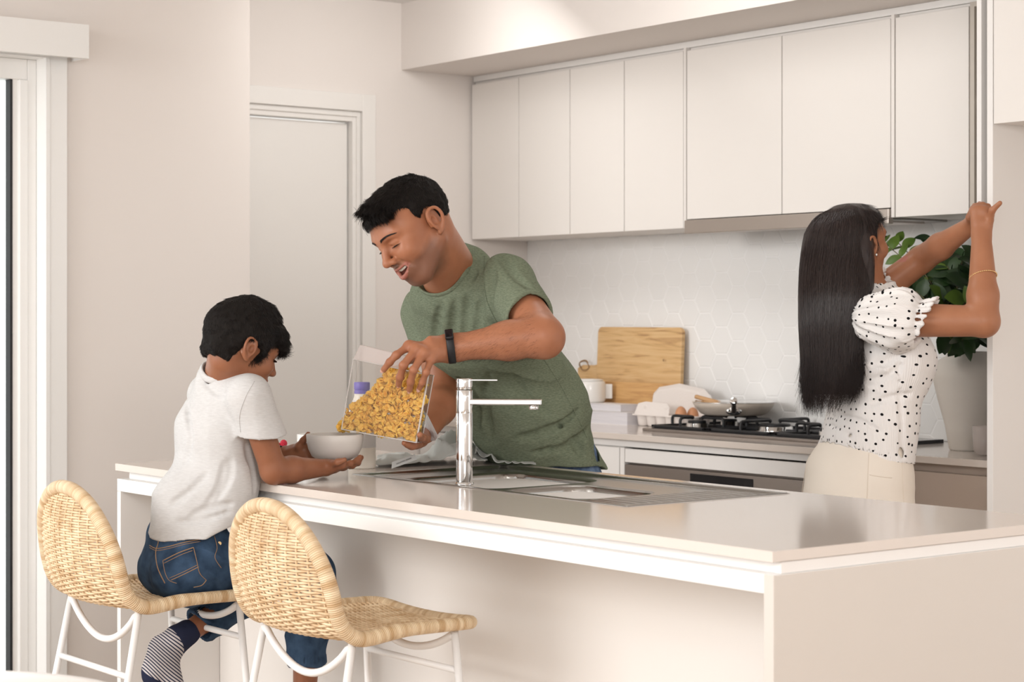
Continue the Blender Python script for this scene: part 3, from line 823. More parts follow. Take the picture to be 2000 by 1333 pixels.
# milk bottle
mb = onz(707, 915); pm = DZ(915, 0.92)*K/FPX
t = thing('milk_bottle', mb, 'cream plastic milk bottle with purple cap behind the cereal container', 'bottle')
hb = (915-768)*pm
RB_ = 27*pm
MB().lathe([(0, 0), (RB_*0.93, 0), (RB_, 0.004), (RB_, hb*0.66), (RB_*0.93, hb*0.76), (RB_*0.66, hb*0.90), (RB_*0.56, hb*0.96), (RB_*0.56, hb), (0, hb)], mb, 48).build('bottle_body', M['milk'], t, smooth=True)
MB().lathe([(RB_+0.0004, hb*0.28), (RB_+0.0004, hb*0.655), (RB_*0.935, hb*0.765), (RB_*0.67, hb*0.905)], mb, 48).build('bottle_label', M['label'], t, smooth=True)
cr = 15.2*pm; zc_ = hb
MB().lathe([(cr*0.9, zc_-0.003), (cr, zc_-0.002), (cr, zc_+0.006), (cr*0.93, zc_+0.007), (cr*0.93, zc_+0.009), (cr*1.02, zc_+0.0095), (cr*1.02, zc_+0.026), (cr*0.96, zc_+0.0285), (0, zc_+0.0285)], mb, 40)\
    .build('bottle_cap', M['purple'], t, smooth=True, bevel=0.0005)
# teaspoon
a_ = onz(577, 943); b_ = onz(641, 929)
dr = nrm(b_-a_); sdv = np.cross(CU, dr); Ls_ = np.linalg.norm(b_-a_)
m_ = MB()
hpts = []
for k in range(14):
    f = k/13; hpts.append(a_+dr*(Ls_*0.66*f)+CU*(0.004+0.007*math.sin(f*2.6)))
m_.tube(hpts, [0.0035-0.0012*math.sin(math.pi*min(k/13*1.1, 1)) for k in range(14)], 8, flat=0.55, side=sdv)
bw = MB(); n1, n2 = 10, 16; vs = []
cb = a_+dr*(Ls_*0.83)+CU*0.010
for i in range(n1+1):
    for k in range(n2):
        r_ = i/n1; an = 2*math.pi*k/n2
        x_ = r_*math.cos(an)*0.024*(1+0.12*math.cos(an)); y_ = r_*math.sin(an)*0.0155
        vs.append(cb+dr*x_+sdv*y_+CU*(0.008*(r_**2)-0.008+0.004*math.cos(an)*r_*0))
fs = [(i*n2+k, i*n2+(k+1) % n2, (i+1)*n2+(k+1) % n2, (i+1)*n2+k) for i in range(n1) for k in range(n2)]
m_.add(vs, fs)
o = m_.build('teaspoon', M['silver'], smooth=True); md = o.modifiers.new('s', 'SOLIDIFY'); md.thickness = 0.0012
tag(o, 'silver teaspoon lying on the worktop in front of the boy\'s forearm', 'spoon')

# ---- cereal container: clear box tipped on its side
DCN = 5.06
cor = [PD(690, 702, DCN+0.03), PD(837, 733, DCN-0.01), PD(813, 865, DCN-0.01), PD(667, 839, DCN+0.03)]  # TL TR BR BL front face
dep = nrm(np.cross(cor[1]-cor[0], cor[3]-cor[0]))
if dep @ CT > 0: dep = -dep        # pointing away from the viewer
TH = 0.056
bx = thing('cereal_container', (cor[2]+cor[3])/2, 'clear acrylic cereal container tipped by the man over the bowl', 'container')
ex = nrm(cor[1]-cor[0]); ez = nrm(cor[0]-cor[3]); ez = nrm(ez-ex*(ez@ex)*0.0)
def slab(p0, p1, p2, p3, th, dirv):
    q = [np.array(p) for p in (p0, p1, p2, p3)]
    return q+[p+dirv*th for p in q], [(0, 1, 2, 3), (7, 6, 5, 4), (0, 4, 5, 1), (1, 5, 6, 2), (2, 6, 7, 3), (3, 7, 4, 0)]
walls = MB()
TLp, TRp, BRp, BLp = cor
bk = [p+dep*TH for p in cor]
walls.add(*slab(TLp, TRp, BRp, BLp, 0.0016, dep))
walls.add(*slab(*bk, 0.0016, -dep))
walls.add(*slab(TRp, TRp+dep*TH, BRp+dep*TH, BRp, 0.004, -ex))
walls.add(*slab(TLp, TLp+dep*TH, TRp+dep*TH, TRp, 0.0016, -ez))
walls.add(*slab(BLp, BLp+dep*TH, BRp+dep*TH, BRp, 0.0016, ez))
walls.build('clear_walls', M['clear'], bx)
rim_ = MB()
M['clearwhite'] = mat('frosted_rim', (0.85, 0.82, 0.80), 0.25, alpha=0.55)
for a1, b1 in ((TRp, BRp), (TRp+dep*TH, BRp+dep*TH), (BLp, BRp), (TLp, BLp), (TLp, TLp+dep*TH), (BLp, BLp+dep*TH), (TLp, TRp), (BRp, BRp+dep*TH)):
    rim_.tube([a1, b1], 0.0014 if a1 is not TRp else 0.0022, 6)
rim_.build('rim_edges', M['clearwhite'], bx)
# hinged flap of the lid
f0 = TLp; f1 = TLp+(TRp-TLp)*0.62
up_ = nrm(PD(703, 674, DCN+0.03)-TLp); hl = np.linalg.norm(PD(703, 674, DCN+0.03)-TLp)
fl = MB().add(*slab(f0, f1, f1+up_*hl*0.9, f0+up_*hl, 0.0016, dep)).add(*slab(f0+up_*hl, f1+up_*hl*0.9, f1+up_*hl*0.9+dep*0.05, f0+up_*hl+dep*0.05, 0.0014, -up_))
M['clearpink'] = mat('translucent_lid', (0.80, 0.70, 0.67), 0.2, alpha=0.42)
fl.build('lid_flap', M['clearpink'], bx)
# flakes
rng = np.random.default_rng(5)
def pinpoly(x, y, poly):
    c_ = False; n = len(poly)
    for i in range(n):
        x0, y0 = poly[i]; x1, y1 = poly[(i+1) % n]
        if (y0 > y) != (y1 > y) and x < (x1-x0)*(y-y0)/(y1-y0)+x0: c_ = not c_
    return c_
fpoly = [(781, 716), (800, 722), (833, 742), (812, 860), (770, 855), (720, 845), (690, 840), (657, 843), (654, 832), (668, 822), (678, 800), (700, 780), (722, 765), (735, 745), (755, 722)]
fm = MB(); cnt = 0
Nx = nrm(cor[1]-cor[0]); Ny = nrm(np.cross(dep, Nx))
while cnt < 1500:
    x_ = rng.uniform(652, 838); y_ = rng.uniform(712, 866)
    if not pinpoly(x_, y_, fpoly): continue
    dd = rng.uniform(0.006, TH-0.008)
    if x_ < 668: dd = rng.uniform(0.015, TH-0.02)
    if cnt % 3: dd = rng.uniform(0.005, 0.02) if x_ >= 668 else dd
    # point of the front plane under that pixel, then pushed into the box
    r_ = PD(x_, y_, 1.0)-np.array([0, 0, CAMH]); r_ = r_
    n_ = dep; tpl = ((cor[0]-np.array([0, 0, CAMH]))@n_)/(r_@n_)
    c_ = np.array([0, 0, CAMH])+r_*tpl+dep*dd
    # keep inside the side walls
    lx = (c_-BLp)@Nx; 
    R1 = nrm(rng.normal(size=3)+0.9*dep*rng.choice([-1, 1])); u_ = nrm(np.cross(R1, rng.normal(size=3))); w_ = np.cross(R1, u_)
    sz = rng.uniform(0.0055, 0.0095); n2 = 8; asp = rng.uniform(0.65, 1.0); cv1, cv2 = rng.uniform(-0.5, 0.5, 2)
    vs = [c_]; fs = []
    for ring, rr in ((0, 0.55), (1, 1.0)):
        for k in range(n2):
            an = 2*math.pi*k/n2; q = rr*sz*(1+rng.uniform(-0.18, 0.18)*ring)
            x1_ = q*math.cos(an); y1_ = q*math.sin(an)*asp
            h_ = (cv1*x1_*x1_+cv2*y1_*y1_)/sz+rng.uniform(-0.09, 0.09)*sz
            vs.append(c_+u_*x1_+w_*y1_+R1*h_)
    for k in range(n2):
        k2 = (k+1) % n2
        fs.append((0, 1+k, 1+k2)); fs.append((1+k, 1+n2+k, 1+n2+k2, 1+k2))
    fm.add(vs, fs); cnt += 1
o = fm.build('corn_flakes', M['flake'], smooth=True)
md = o.modifiers.new('s', 'SOLIDIFY'); md.thickness = 0.0009
tag(o, 'heap of golden corn flakes sliding out of the clear container', 'cereal', kind='stuff')
# white snap-on lid held behind the container
lq = [PD(826, 800, 5.24), PD(836, 812, 5.22), PD(856, 852, 5.20), PD(851, 862, 5.22), PD(812, 862, 5.30), PD(808, 806, 5.32)]
m_ = MB(); n = len(lq); dv_ = cv(-0.25, 0.1, -1)*0.012
m_.add(lq+[p+dv_ for p in lq], [tuple(range(n)), tuple(range(n, 2*n))[::-1]]+[(i, i+n, (i+1) % n+n, (i+1) % n) for i in range(n)])
tag(m_.build('container_lid', M['plastic'], bevel=0.002), 'white plastic lid sticking out behind the tipped cereal container', 'lid')

# ---- grey linen tea towel crumpled behind the sink
def vnoise(P, seed=0):
    P = np.asarray(P, float); i = np.floor(P).astype(np.int64); f = P-i; f = f*f*(3-2*f)
    def h(a_, b_, c_):
        n = (a_*374761393+b_*668265263+c_*2147483647+seed*974711) & 0xffffffff
        n = ((n ^ (n >> 13))*1274126177) & 0xffffffff
        return ((n ^ (n >> 16)) & 0xffff)/32767.5-1
    x, y, z = i[..., 0], i[..., 1], i[..., 2]; fx, fy, fz_ = f[..., 0], f[..., 1], f[..., 2]
    l = lambda a_, b_, t_: a_+(b_-a_)*t_
    return l(l(l(h(x, y, z), h(x+1, y, z), fx), l(h(x, y+1, z), h(x+1, y+1, z), fx), fy),
             l(l(h(x, y, z+1), h(x+1, y, z+1), fx), l(h(x, y+1, z+1), h(x+1, y+1, z+1), fx), fy), fz_)
def cloth(corners, nx_, ny_, hfun, seed):
    """cloth sheet laid over a quad on the worktop, lifted by hfun(u,v)"""
    A, B, C_, D_ = corners; vs = []
    for j in range(ny_+1):
        for i in range(nx_+1):
            u = i/nx_; v = j/ny_
            p = (A*(1-u)+B*u)*(1-v)+(D_*(1-u)+C_*u)*v
            q = np.array([u*3.2, v*2.6, seed])
            dx = np.array([vnoise(q*1.5, 3), vnoise(q*1.5, 7), 0.])*0.012
            rid = 1-abs(vnoise(np.array([u*6.5+v*2.5, v*3.2-u*1.5, seed]), 5)); rid2 = 1-abs(vnoise(np.array([u*11, v*7, seed]), 9))
            h_ = hfun(u, v)*(0.25+0.85*rid**2.0)+0.006*rid2**2+0.0035
            p = p+dx; p[2] = ZT+0.004+h_
            vs.append(p)
    fs = [(j*(nx_+1)+i, j*(nx_+1)+i+1, (j+1)*(nx_+1)+i+1, (j+1)*(nx_+1)+i) for j in range(ny_) for i in range(nx_)]
    return vs, fs
tw = thing('tea_towel', PZ(850, 905, 0.92), 'crumpled grey linen tea towel with a lettered tag behind the sink', 'towel')
m_ = MB()
def hA(u, v): return 0.020*math.sin(math.pi*min(u*3.2, 1))*math.sin(math.pi*v)+0.075*math.exp(-((u-0.70)/0.20)**2)*math.sin(math.pi*min(max(v*0.9+0.1, 0), 1))
m_.add(*cloth([onz(726, 915), onz(950, 909), onz(955, 893), onz(742, 897)], 90, 34, hA, 1.3))
def hB(u, v): return 0.062*math.sin(math.pi*min(u*1.6+0.25, 1))**1.0*math.sin(math.pi*(0.15+0.8*v))
m_.add(*cloth([onz(925, 908), onz(1040, 913), onz(1045, 905), onz(930, 894)], 60, 26, hB, 6.1))
o = m_.build('linen_cloth', M['towel'], tw, smooth=True); md = o.modifiers.new('s', 'SOLIDIFY'); md.thickness = 0.0016
# tag with lettering
ta = PD(763, 912, 5.27); tb = PD(812, 893, 5.27)
tx = nrm(tb-ta); tn = nrm(CT*0.75+CU*0.65); ty = np.cross(tn, tx)
tl = np.linalg.norm(tb-ta)
tagp = MB().prism([(0, -0.010), (tl, -0.012), (tl, 0.007), (0.006, 0.009)], -0.0012, ta+tn*0.004, tx, ty, tn).build('tag', M['tag'], tw)
def text(s_, size, origin, ax, ay, m, name, parent, depth=0.0002, align='CENTER'):
    cu = bpy.data.curves.new('t', 'FONT'); cu.body = s_; cu.size = size; cu.align_x = align; cu.align_y = 'CENTER'; cu.extrude = depth
    to = bpy.data.objects.new('t', cu); sc.collection.objects.link(to)
    dg = bpy.context.evaluated_depsgraph_get(); me = bpy.data.meshes.new_from_object(to.evaluated_get(dg))
    v = np.array([x_.co[:] for x_ in me.vertices]); f = [tuple(p_.vertices) for p_ in me.polygons]
    bpy.data.objects.remove(to)
    az_ = np.cross(ax, ay)
    return mkmesh(name, np.array(origin)+v[:, :1]*ax+v[:, 1:2]*ay+v[:, 2:3]*az_, f, m, parent)
text('COUNTRY ROAD', 0.0052, ta+tx*(tl*0.52)+ty*(-0.002)+tn*0.0046, tx, ty, M['ink'], 'tag_lettering', tagp)

# ================================================================ BACK BENCH
def onb(px, Y): p_ = PY(px, HZ, Y); p_[2] = ZT; return p_
XA = np.array([1., 0, 0]); YA = np.array([0, 1., 0])
# big board leaning on the tiles
bl = onb(1166, 5.16); br = onb(1326, 5.16); topz = PY(1250, 643, 5.18)[2]
wB = br[0]-bl[0]+0.012; hB_ = topz-ZT
def leaned(poly, thick, base_c, lean, name, m, label, cat, parent=None, dx=0.0):
    ayv = nrm(np.array([0, math.sin(lean), math.cos(lean)])); azv = np.cross(XA, ayv)
    o_ = MB().prism(poly, thick, base_c, XA, ayv, azv)
    return o_, ayv, azv
def shear(poly, k): return [(x+y*k, y) for x, y in poly]
pc = (bl+br)/2
poly = [(x, y+hB_/2*1.01) for x, y in rrect(wB, hB_*1.01, 0.022)]
m_, ay_, az_ = leaned(poly, 0.018, np.array([pc[0], pc[1]+0.012, ZT+0.003]), math.radians(2.6), '', None, '', '')
b1 = thing('chopping_board', pc, 'large rectangular light wood chopping board leaning on the tiles', 'chopping board', 'wooden chopping boards on the back bench')
m_.build('planks', M['board'], b1, bevel=0.003)
kn = MB().lathe([(0, 0), (0.0045, 0.0002), (0.0045, 0.0006), (0, 0.0008)], PY(1296, 704, 5.154), 16, R=np.stack([XA, CU, -YA], 1)).build('knot', M['cord'], b1)
# paddle board behind, only its handle shows
pb = thing('paddle_board', onb(1150, 5.2), 'wooden paddle board with corded handle poking out left of the big board', 'chopping board', 'wooden chopping boards on the back bench')
hc = PY(1128, 728, 5.19); x_r = PY(1300, 728, 5.19)[0]
poly = [(0, -0.02), (0.03, -0.028), (0.10, -0.033), (0.16, -0.06), (0.19, -0.20), (x_r-hc[0], -0.20), (x_r-hc[0], 0.16), (0.19, 0.16), (0.155, 0.05), (0.10, 0.030), (0.03, 0.030), (0, 0.018)]
poly = [(x, max(y, -(hc[2]-ZT)+0.002)) for x, y in poly]
poly = [(x, min(y, 0.045)) for x, y in poly]
MB().prism(poly, 0.012, hc, XA, CU, YA).build('board', M['board'], pb, bevel=0.003)
cp = [hc+XA*(0.045+0.028*math.cos(a_))+CU*(0.028+0.018*math.sin(a_))-YA*(0.004+0.003*math.sin(3*a_)) for a_ in np.linspace(0, 2*math.pi, 26)]
MB().tube(cp, 0.0022, 8).tube([p+np.array([0.004, -0.002, 0.003]) for p in cp[2:16]], 0.002, 8).build('cord_loop', M['cord'], pb, smooth=True)
# lower oak board in front
lw = onb(1178, 5.125); rw = onb(1330, 5.125); tz2 = PY(1230, 748, 5.14)[2]
poly = [(x+(lw[0]+rw[0])/2-lw[0], y+(tz2-ZT)/2) for x, y in rrect(rw[0]-lw[0], tz2-ZT, 0.012)]
m_, _, _ = leaned(poly, 0.018, np.array([lw[0], lw[1]+0.010, ZT+0.002]), math.radians(2.6), '', None, '', '')
b2 = tag(m_.build('chopping_board', M['board2'], bevel=0.003), 'lower orange oak board standing before the large light board', 'chopping board', 'wooden chopping boards on the back bench')
# books
bk0 = onb(1225, 4.98)
def book(x0, x1, y0, y1, z0, z1, label):
    t = thing('book', ((x0+x1)/2, (y0+y1)/2, z0), label, 'book', 'books under the white canister')
    MB().box((x0+0.002, y0+0.002, z0+0.002), (x1-0.002, y1-0.002, z1-0.002)).build('pages', M['book'], t)
    MB().box((x0, y0, z0), (x1, y1, z0+0.002)).box((x0, y0, z1-0.002), (x1, y1, z1)).build('cover', M['bookcover'], t)
z1_ = PY(1225, 806, 4.98)[2]; z2_ = PY(1212, 791, 4.99)[2]
xb1 = bk0[0]; xb2 = onb(1212, 4.99)[0]
book(xb1-0.27, xb1, 4.98*K, 5.09*K, ZT, z1_-0.001, 'wider white book lying at the bottom of the pile of two')
book(xb2-0.235, xb2, 4.99*K, 5.085*K, z1_, z2_, 'smaller white book on top of the pile of two')
# white lidded canister with square handle
cc_ = PY(1152, HZ, 5.03); cc_[2] = z2_; pmm = DY(1152, 5.03)*K/FPX
t = thing('lidded_pot', cc_, 'white lidded pot with square handle on two books', 'pot')
Rc = 31*pmm; zt_ = PY(1160, 742, 5.03)[2]-z2_
MB().lathe([(0, 0), (Rc*0.86, 0), (Rc*0.97, 0.006), (Rc, 0.016), (Rc, zt_*0.80), (Rc*0.94, zt_*0.92), (Rc*0.84, zt_*0.94), (0, zt_*0.94)], cc_, 48).build('pot_body', M['ceramic'], t, smooth=True)
MB().lathe([(0, zt_*0.945), (Rc*0.84, zt_*0.945), (Rc*0.86, zt_*0.96), (Rc*0.85, zt_*1.0), (Rc*0.6, zt_*1.03), (0, zt_*1.04)], cc_, 48).build('pot_lid', M['ceramic'], t, smooth=True)
hv = nrm(CR); 
MB().box((Rc*0.92, -0.007, zt_*0.16), (Rc*1.42, 0.007, zt_*0.80), np.stack([hv, np.cross(CU, hv), CU], 1), cc_).build('pot_handle', M['ceramic'], t, bevel=0.003)
# egg carton with raised lid and two brown eggs
e0_ = PY(1234, HZ, 4.90); e1_ = PY(1400, HZ, 5.02)
ct = thing('egg_carton', PY(1310, HZ, 4.98)*np.array([1, 1, 0])+CU*ZT, 'pale open egg carton between the boards and the hob', 'egg carton')
pe = DY(1300, 4.95)*K/FPX
xl = onb(1239, 5.0)[0]; xr_ = onb(1400, 5.0)[0]; yf = 5.0*K; yb_ = yf+0.105
LC = 0.30
xr_ = xl+LC
# tray: heightfield of cups
nx2, ny2 = 84, 34; vs = []
for j in range(ny2+1):
    for i in range(nx2+1):
        u = i/nx2; v = j/ny2
        cx = (u*6) % 1-0.5; cy = (v*2) % 1-0.5
        d_ = math.hypot(cx, cy)
        z = ZT+0.042-0.034*ss(0.46, 0.22, d_)
        vs.append((xl+u*LC, yf+v*0.105, z))
fs = [(j*(nx2+1)+i, j*(nx2+1)+i+1, (j+1)*(nx2+1)+i+1, (j+1)*(nx2+1)+i) for j in range(ny2) for i in range(nx2)]
m_ = MB().add(vs, fs)
for i in range(6):
    for j in range(2):
        m_.lathe([(0, 0), (0.018, 0.0005), (0.0225, 0.006), (0.0275, 0.041)], (xl+LC*(i+0.5)/6, yf+0.105*(j+0.5)/2, ZT+0.0005), 16)
m_.box((xl-0.006, yf-0.006, ZT+0.038), (xr_+0.006, yf+0.002, ZT+0.044))
m_.build('cup_tray', M['carton'], ct, smooth=True, bevel=0.001)
# front locking flap
pl = [(0, 0), (LC*0.62, 0), (LC*0.61, 0.030), (LC*0.55, 0.046), (0.05, 0.050), (0.012, 0.042)]
zf_ = ZT+0.041
m_ = MB().prism(pl, 0.003, (xl, yf-0.003, zf_), XA, nrm(np.array([0, 0.25, 1.])), YA)
for dx_ in (0.055, 0.165):
    m_.lathe([(0.0105, -0.001), (0.0105, 0.002), (0.007, 0.004), (0, 0.0045)], (xl+dx_, yf-0.001+0.007, zf_+0.028), 18, R=np.stack([XA, CU, -YA], 1))
m_.build('front_flap', M['carton'], ct, smooth=False, bevel=0.002)
# raised lid
ll = PY(1272, 800, 5.11)[0]; lr = PY(1391, 800, 5.11)[0]; lz = PY(1325, 751, 5.11)[2]
hL = lz-ZT-0.04
lid = [(ll, 0), (ll+0.008, hL*0.66), (ll+0.035, hL*0.86), ((ll+lr)/2-0.02, hL), (lr-0.05, hL*0.86), (lr-0.012, hL*0.62), (lr+0.004, 0)]
lean_v = nrm(np.array([0, 0.06, 1.])); yl_ = yb_+0.002
m_ = MB()
vs = [np.array([x, yl_, ZT+0.040])+lean_v*h_ for x, h_ in lid]; nl = len(lid)
cxm = (ll+lr)/2
ins = [np.array([cxm+(x-cxm)*0.88, yl_-0.020, ZT+0.043])+lean_v*h_*0.86 for x, h_ in lid]
m_.add(vs+ins, [tuple(range(nl, 2*nl))]+[(i, i+1, i+1+nl, i+nl) for i in range(nl-1)])
o = m_.build('raised_lid', M['carton'], ct, bevel=0.004); md = o.modifiers.new('s', 'SOLIDIFY'); md.thickness = 0.003
for (px_, py_, k_) in ((1330, 810, 0), (1353, 812, 1)):
    ce = PY(px_, py_, 5.03+0.05*k_)
    hgt = 0.029
    pr = [(0.0001, -hgt)]+[(0.0215*math.sin(a_)*(1-0.10*math.cos(a_)*-1), -hgt*math.cos(a_)) for a_ in np.linspace(0.2, math.pi-0.15, 14)]+[(0.0001, hgt)]
    tag(MB().lathe(pr, ce, 24).build('brown_egg', M['egg'], smooth=True), ['brown egg standing in the carton, the left one', 'brown egg in the carton, the right one tucked by the pan'][k_], 'egg', 'brown eggs in the carton')

# gas hob
hx0_ = XatY(1254, 4.80); hx1_ = hx0_+0.98
hob = thing('gas_hob', W((hx0_+hx1_)/2, 4.9, 0.92), 'black and steel gas hob with cast iron trivets set in back worktop', 'hob')
HY0, HY1 = 4.80*K-0.0, 4.80*K+0.372
XL_, XR_ = hx0_*K, hx1_*K
MB().box((XL_, HY0, ZT), (XR_, HY1, ZT+0.010)).build('hob_plate', M['hobsteel'], hob, bevel=0.003)
MB().box((XL_+0.03, HY0+0.018, ZT+0.010), (XR_-0.03, HY1-0.012, ZT+0.0125)).build('black_pan', M['rubber'], hob)
bur = [(0.15, 0.12, 0.036), (0.15, 0.275, 0.030), (0.455, 0.19, 0.058), (0.76, 0.12, 0.030), (0.76, 0.275, 0.036)]
for bx_, by_, br_ in bur:
    c_ = np.array([XL_+bx_, HY0+by_, ZT+0.0125])
    r_ = MB().lathe([(0, 0), (br_*1.1, 0), (br_*1.12, 0.003), (br_*1.02, 0.005), (br_*1.0, 0.016), (br_*0.9, 0.018), (0, 0.018)], c_, 40).build('burner', M['chrome'], hob, smooth=True)
    MB().lathe([(0, 0.018), (br_*0.86, 0.018), (br_*0.9, 0.021), (br_*0.84, 0.026), (0, 0.027)], c_, 36).build('burner_cap', M['iron'], r_, smooth=True)
for gi, (ga, gb) in enumerate(((0.025, 0.29), (0.315, 0.595), (0.62, 0.885))):
    m_ = MB(); a_ = XL_+ga; b_ = XL_+gb; y0_ = HY0+0.02; y1_ = HY1-0.02; zl_ = ZT+0.0125; zh = zl_+0.038
    m_.box((a_, y0_, zl_+0.001), (b_, y0_+0.011, zl_+0.010)).box((a_, y1_-0.011, zl_+0.001), (b_, y1_, zl_+0.010))
    m_.box((a_, y0_, zl_+0.001), (a_+0.011, y1_, zl_+0.010)).box((b_-0.011, y0_, zl_+0.001), (b_, y1_, zl_+0.010))
    m_.box((a_, (y0_+y1_)/2-0.0055, zl_+0.001), (b_, (y0_+y1_)/2+0.0055, zl_+0.010))
    m_.build('trivet_frame', M['iron'], hob, bevel=0.002)
    cxs = (a_+b_)/2
    ys_ = (HY0+0.115, HY0+0.275) if gi != 1 else (HY0+0.19,)
    for yc_ in ys_:
        for (dx_, dy_) in ((1, 0), (-1, 0), (0, 1), (0, -1)):
            rad = (b_-a_)/2-0.0055 if dx_ else ((0.080-0.0) if gi != 1 else (y1_-y0_)/2-0.006)
            st_ = np.array([cxs+dx_*rad, yc_+dy_*rad, zl_+0.006]); q1 = st_+np.array([0, 0, 0.024]); q2 = np.array([cxs+dx_*(rad-0.012), yc_+dy_*(rad-0.012), zh])
            q3 = np.array([cxs+dx_*0.026, yc_+dy_*0.026, zh]); q4 = q3-np.array([-dx_*0.0, -dy_*0.0, 0.006])
            MB().tube(spline([st_, q1, q2, (q2+q3)/2, q3, q4], 5), 0.0052, 8).build('trivet_finger', M['iron'], hob, smooth=True)
for k in range(5):
    c_ = np.array([XL_+0.30+k*0.055, HY0+0.030, ZT+0.010])
# frying pan on the back of the hob
pcn = PY(1433, HZ, 5.03); pr_ = 81*DY(1433, 5.03)*K/FPX
zpan = ZT+0.0125+0.0455
pcn[2] = zpan
t = thing('frying_pan', pcn, 'beige frying pan with a steel handle bracket on the hob', 'frying pan')
hp = 0.045
MB().lathe([(0, 0), (pr_*0.70, 0), (pr_*0.80, 0.006), (pr_*0.93, hp*0.6), (pr_, hp), (pr_-0.002, hp+0.001), (pr_*0.92, hp*0.62), (pr_*0.78, 0.010), (pr_*0.68, 0.004), (0, 0.004)], pcn, 72).build('pan_body', M['pan'], t, smooth=True)
MB().lathe([(pr_-0.0035, hp+0.0005), (pr_, hp+0.002), (pr_+0.001, hp)], pcn, 72).build('rolled_rim', M['chrome'], t, smooth=True)
hdv = nrm(np.array([-pcn[0]*0.95, -pcn[1]*0.95, 0])); hsd = np.cross(CU, hdv)
hp0 = pcn+hdv*(pr_*0.93)+CU*hp*0.45
Rm = np.stack([hsd, hdv, CU], 1)
MB().lathe([(0, -0.001), (0.026, -0.001), (0.027, 0.003), (0.018, 0.006), (0, 0.007)], hp0-hdv*0.004, 28, R=np.stack([hsd, CU, hdv], 1)@np.diag([1.0, 0.55, 1.0])).build('rivet_plate', M['chrome'], t, smooth=True)
MB().tube(spline([hp0, hp0+hdv*0.02+CU*0.006, hp0+hdv*0.05+CU*0.020, hp0+hdv*0.085+CU*0.033], 5), [0.011, 0.0105, 0.0095, 0.009, 0.0085]+[0.0085]*6+[0.009, 0.0095, 0.010, 0.0105, 0.011], 14, flat=0.8, side=hsd).build('bracket', M['hobsteel'], t, smooth=True)
MB().tube([hp0+hdv*0.084+CU*0.0330, hp0+hdv*0.105+CU*0.040], [0.0125, 0.0120], 20, flat=0.9, side=hsd).build('ferrule', M['chrome'], t, smooth=True, bevel=0.001)
# wooden spoon resting in the pan
s0 = PY(1358, 775, 4.99); s1 = PY(1412, 789, 5.03); s2_ = s1+(s1-s0)*0.9; s2_[2] = zpan+0.014
m_ = MB().tube([s0, s0+(s1-s0)*0.05, s1, s1+(s2_-s1)*0.9], [0.0065, 0.0078, 0.0072, 0.005], 14)
m_.tube([s1+(s2_-s1)*0.75, s1+(s2_-s1)*1.0, s1+(s2_-s1)*1.25, s1+(s2_-s1)*1.5], [0.005, 0.016, 0.020, 0.010], 14, flat=0.3, side=np.array([0, 1., 0]))
tag(m_.build('wooden_spoon', M['spoonwood'], smooth=True), 'wooden spoon lying in the frying pan with its handle up', 'spoon')

# ---- vase with branches, glass and tablet at the right end
vc = PY(1890, HZ, 4.93); vc[2] = ZT; pv = DY(1890, 4.93)*K/FPX
t = thing('vase', vc, 'tall matt white vase holding green branches beside the tall panel', 'vase')
def vz(py): return (HZ-py)*pv+CAMH-ZT
zb = vz(878)
prof = [(0, 0), (33*pv, 0), (36*pv, 0.005), (44*pv, vz(830)), (58*pv, vz(780)), (67*pv, vz(740)), (66*pv, vz(720)), (56*pv, vz(704)), (42*pv, vz(696)), (38*pv, vz(688)), (36*pv, vz(687)), (34*pv, vz(690)), (40*pv, vz(704)), (50*pv, vz(740)), (20*pv, 0.02), (0, 0.02)]
prof = [(r_, max(z_, 0)) for r_, z_ in prof]
vcx = vc.copy()
MB().lathe(prof, vcx, 64).build('vase_body', M['vase'], t, smooth=True)
# leafy branches
fo = thing('foliage', vcx+CU*0.0, 'green leafy eucalyptus-like branches standing in the white vase', 'branches')
rng = random.Random(8)
stm = MB(); lf = MB(); lfl = MB()
neck = vcx+CU*vz(690)
def leaf(mb_, c_, dirv, nrmv, L, wd):
    dirv = nrm(dirv); s_ = nrm(np.cross(dirv, nrmv)); n_ = np.cross(s_, dirv)
    vs = []; nn = 7
    for i in range(nn+1):
        f = i/nn; w_ = wd*math.sin(math.pi*min(1, f*0.93+0.07))**0.75*(1-0.12*f)
        if i == nn: w_ = 0.0006
        bend = -0.22*L*f*f
        for s1_, lift in ((-1, 0.16), (-0.5, 0.04), (0, 0.0), (0.5, 0.04), (1, 0.16)):
            vs.append(c_+dirv*L*f+s_*w_*s1_+n_*(bend+lift*w_))
    fs = [(i*5+k, i*5+k+1, (i+1)*5+k+1, (i+1)*5+k) for i in range(nn) for k in range(4)]
    mb_.add(vs, fs)
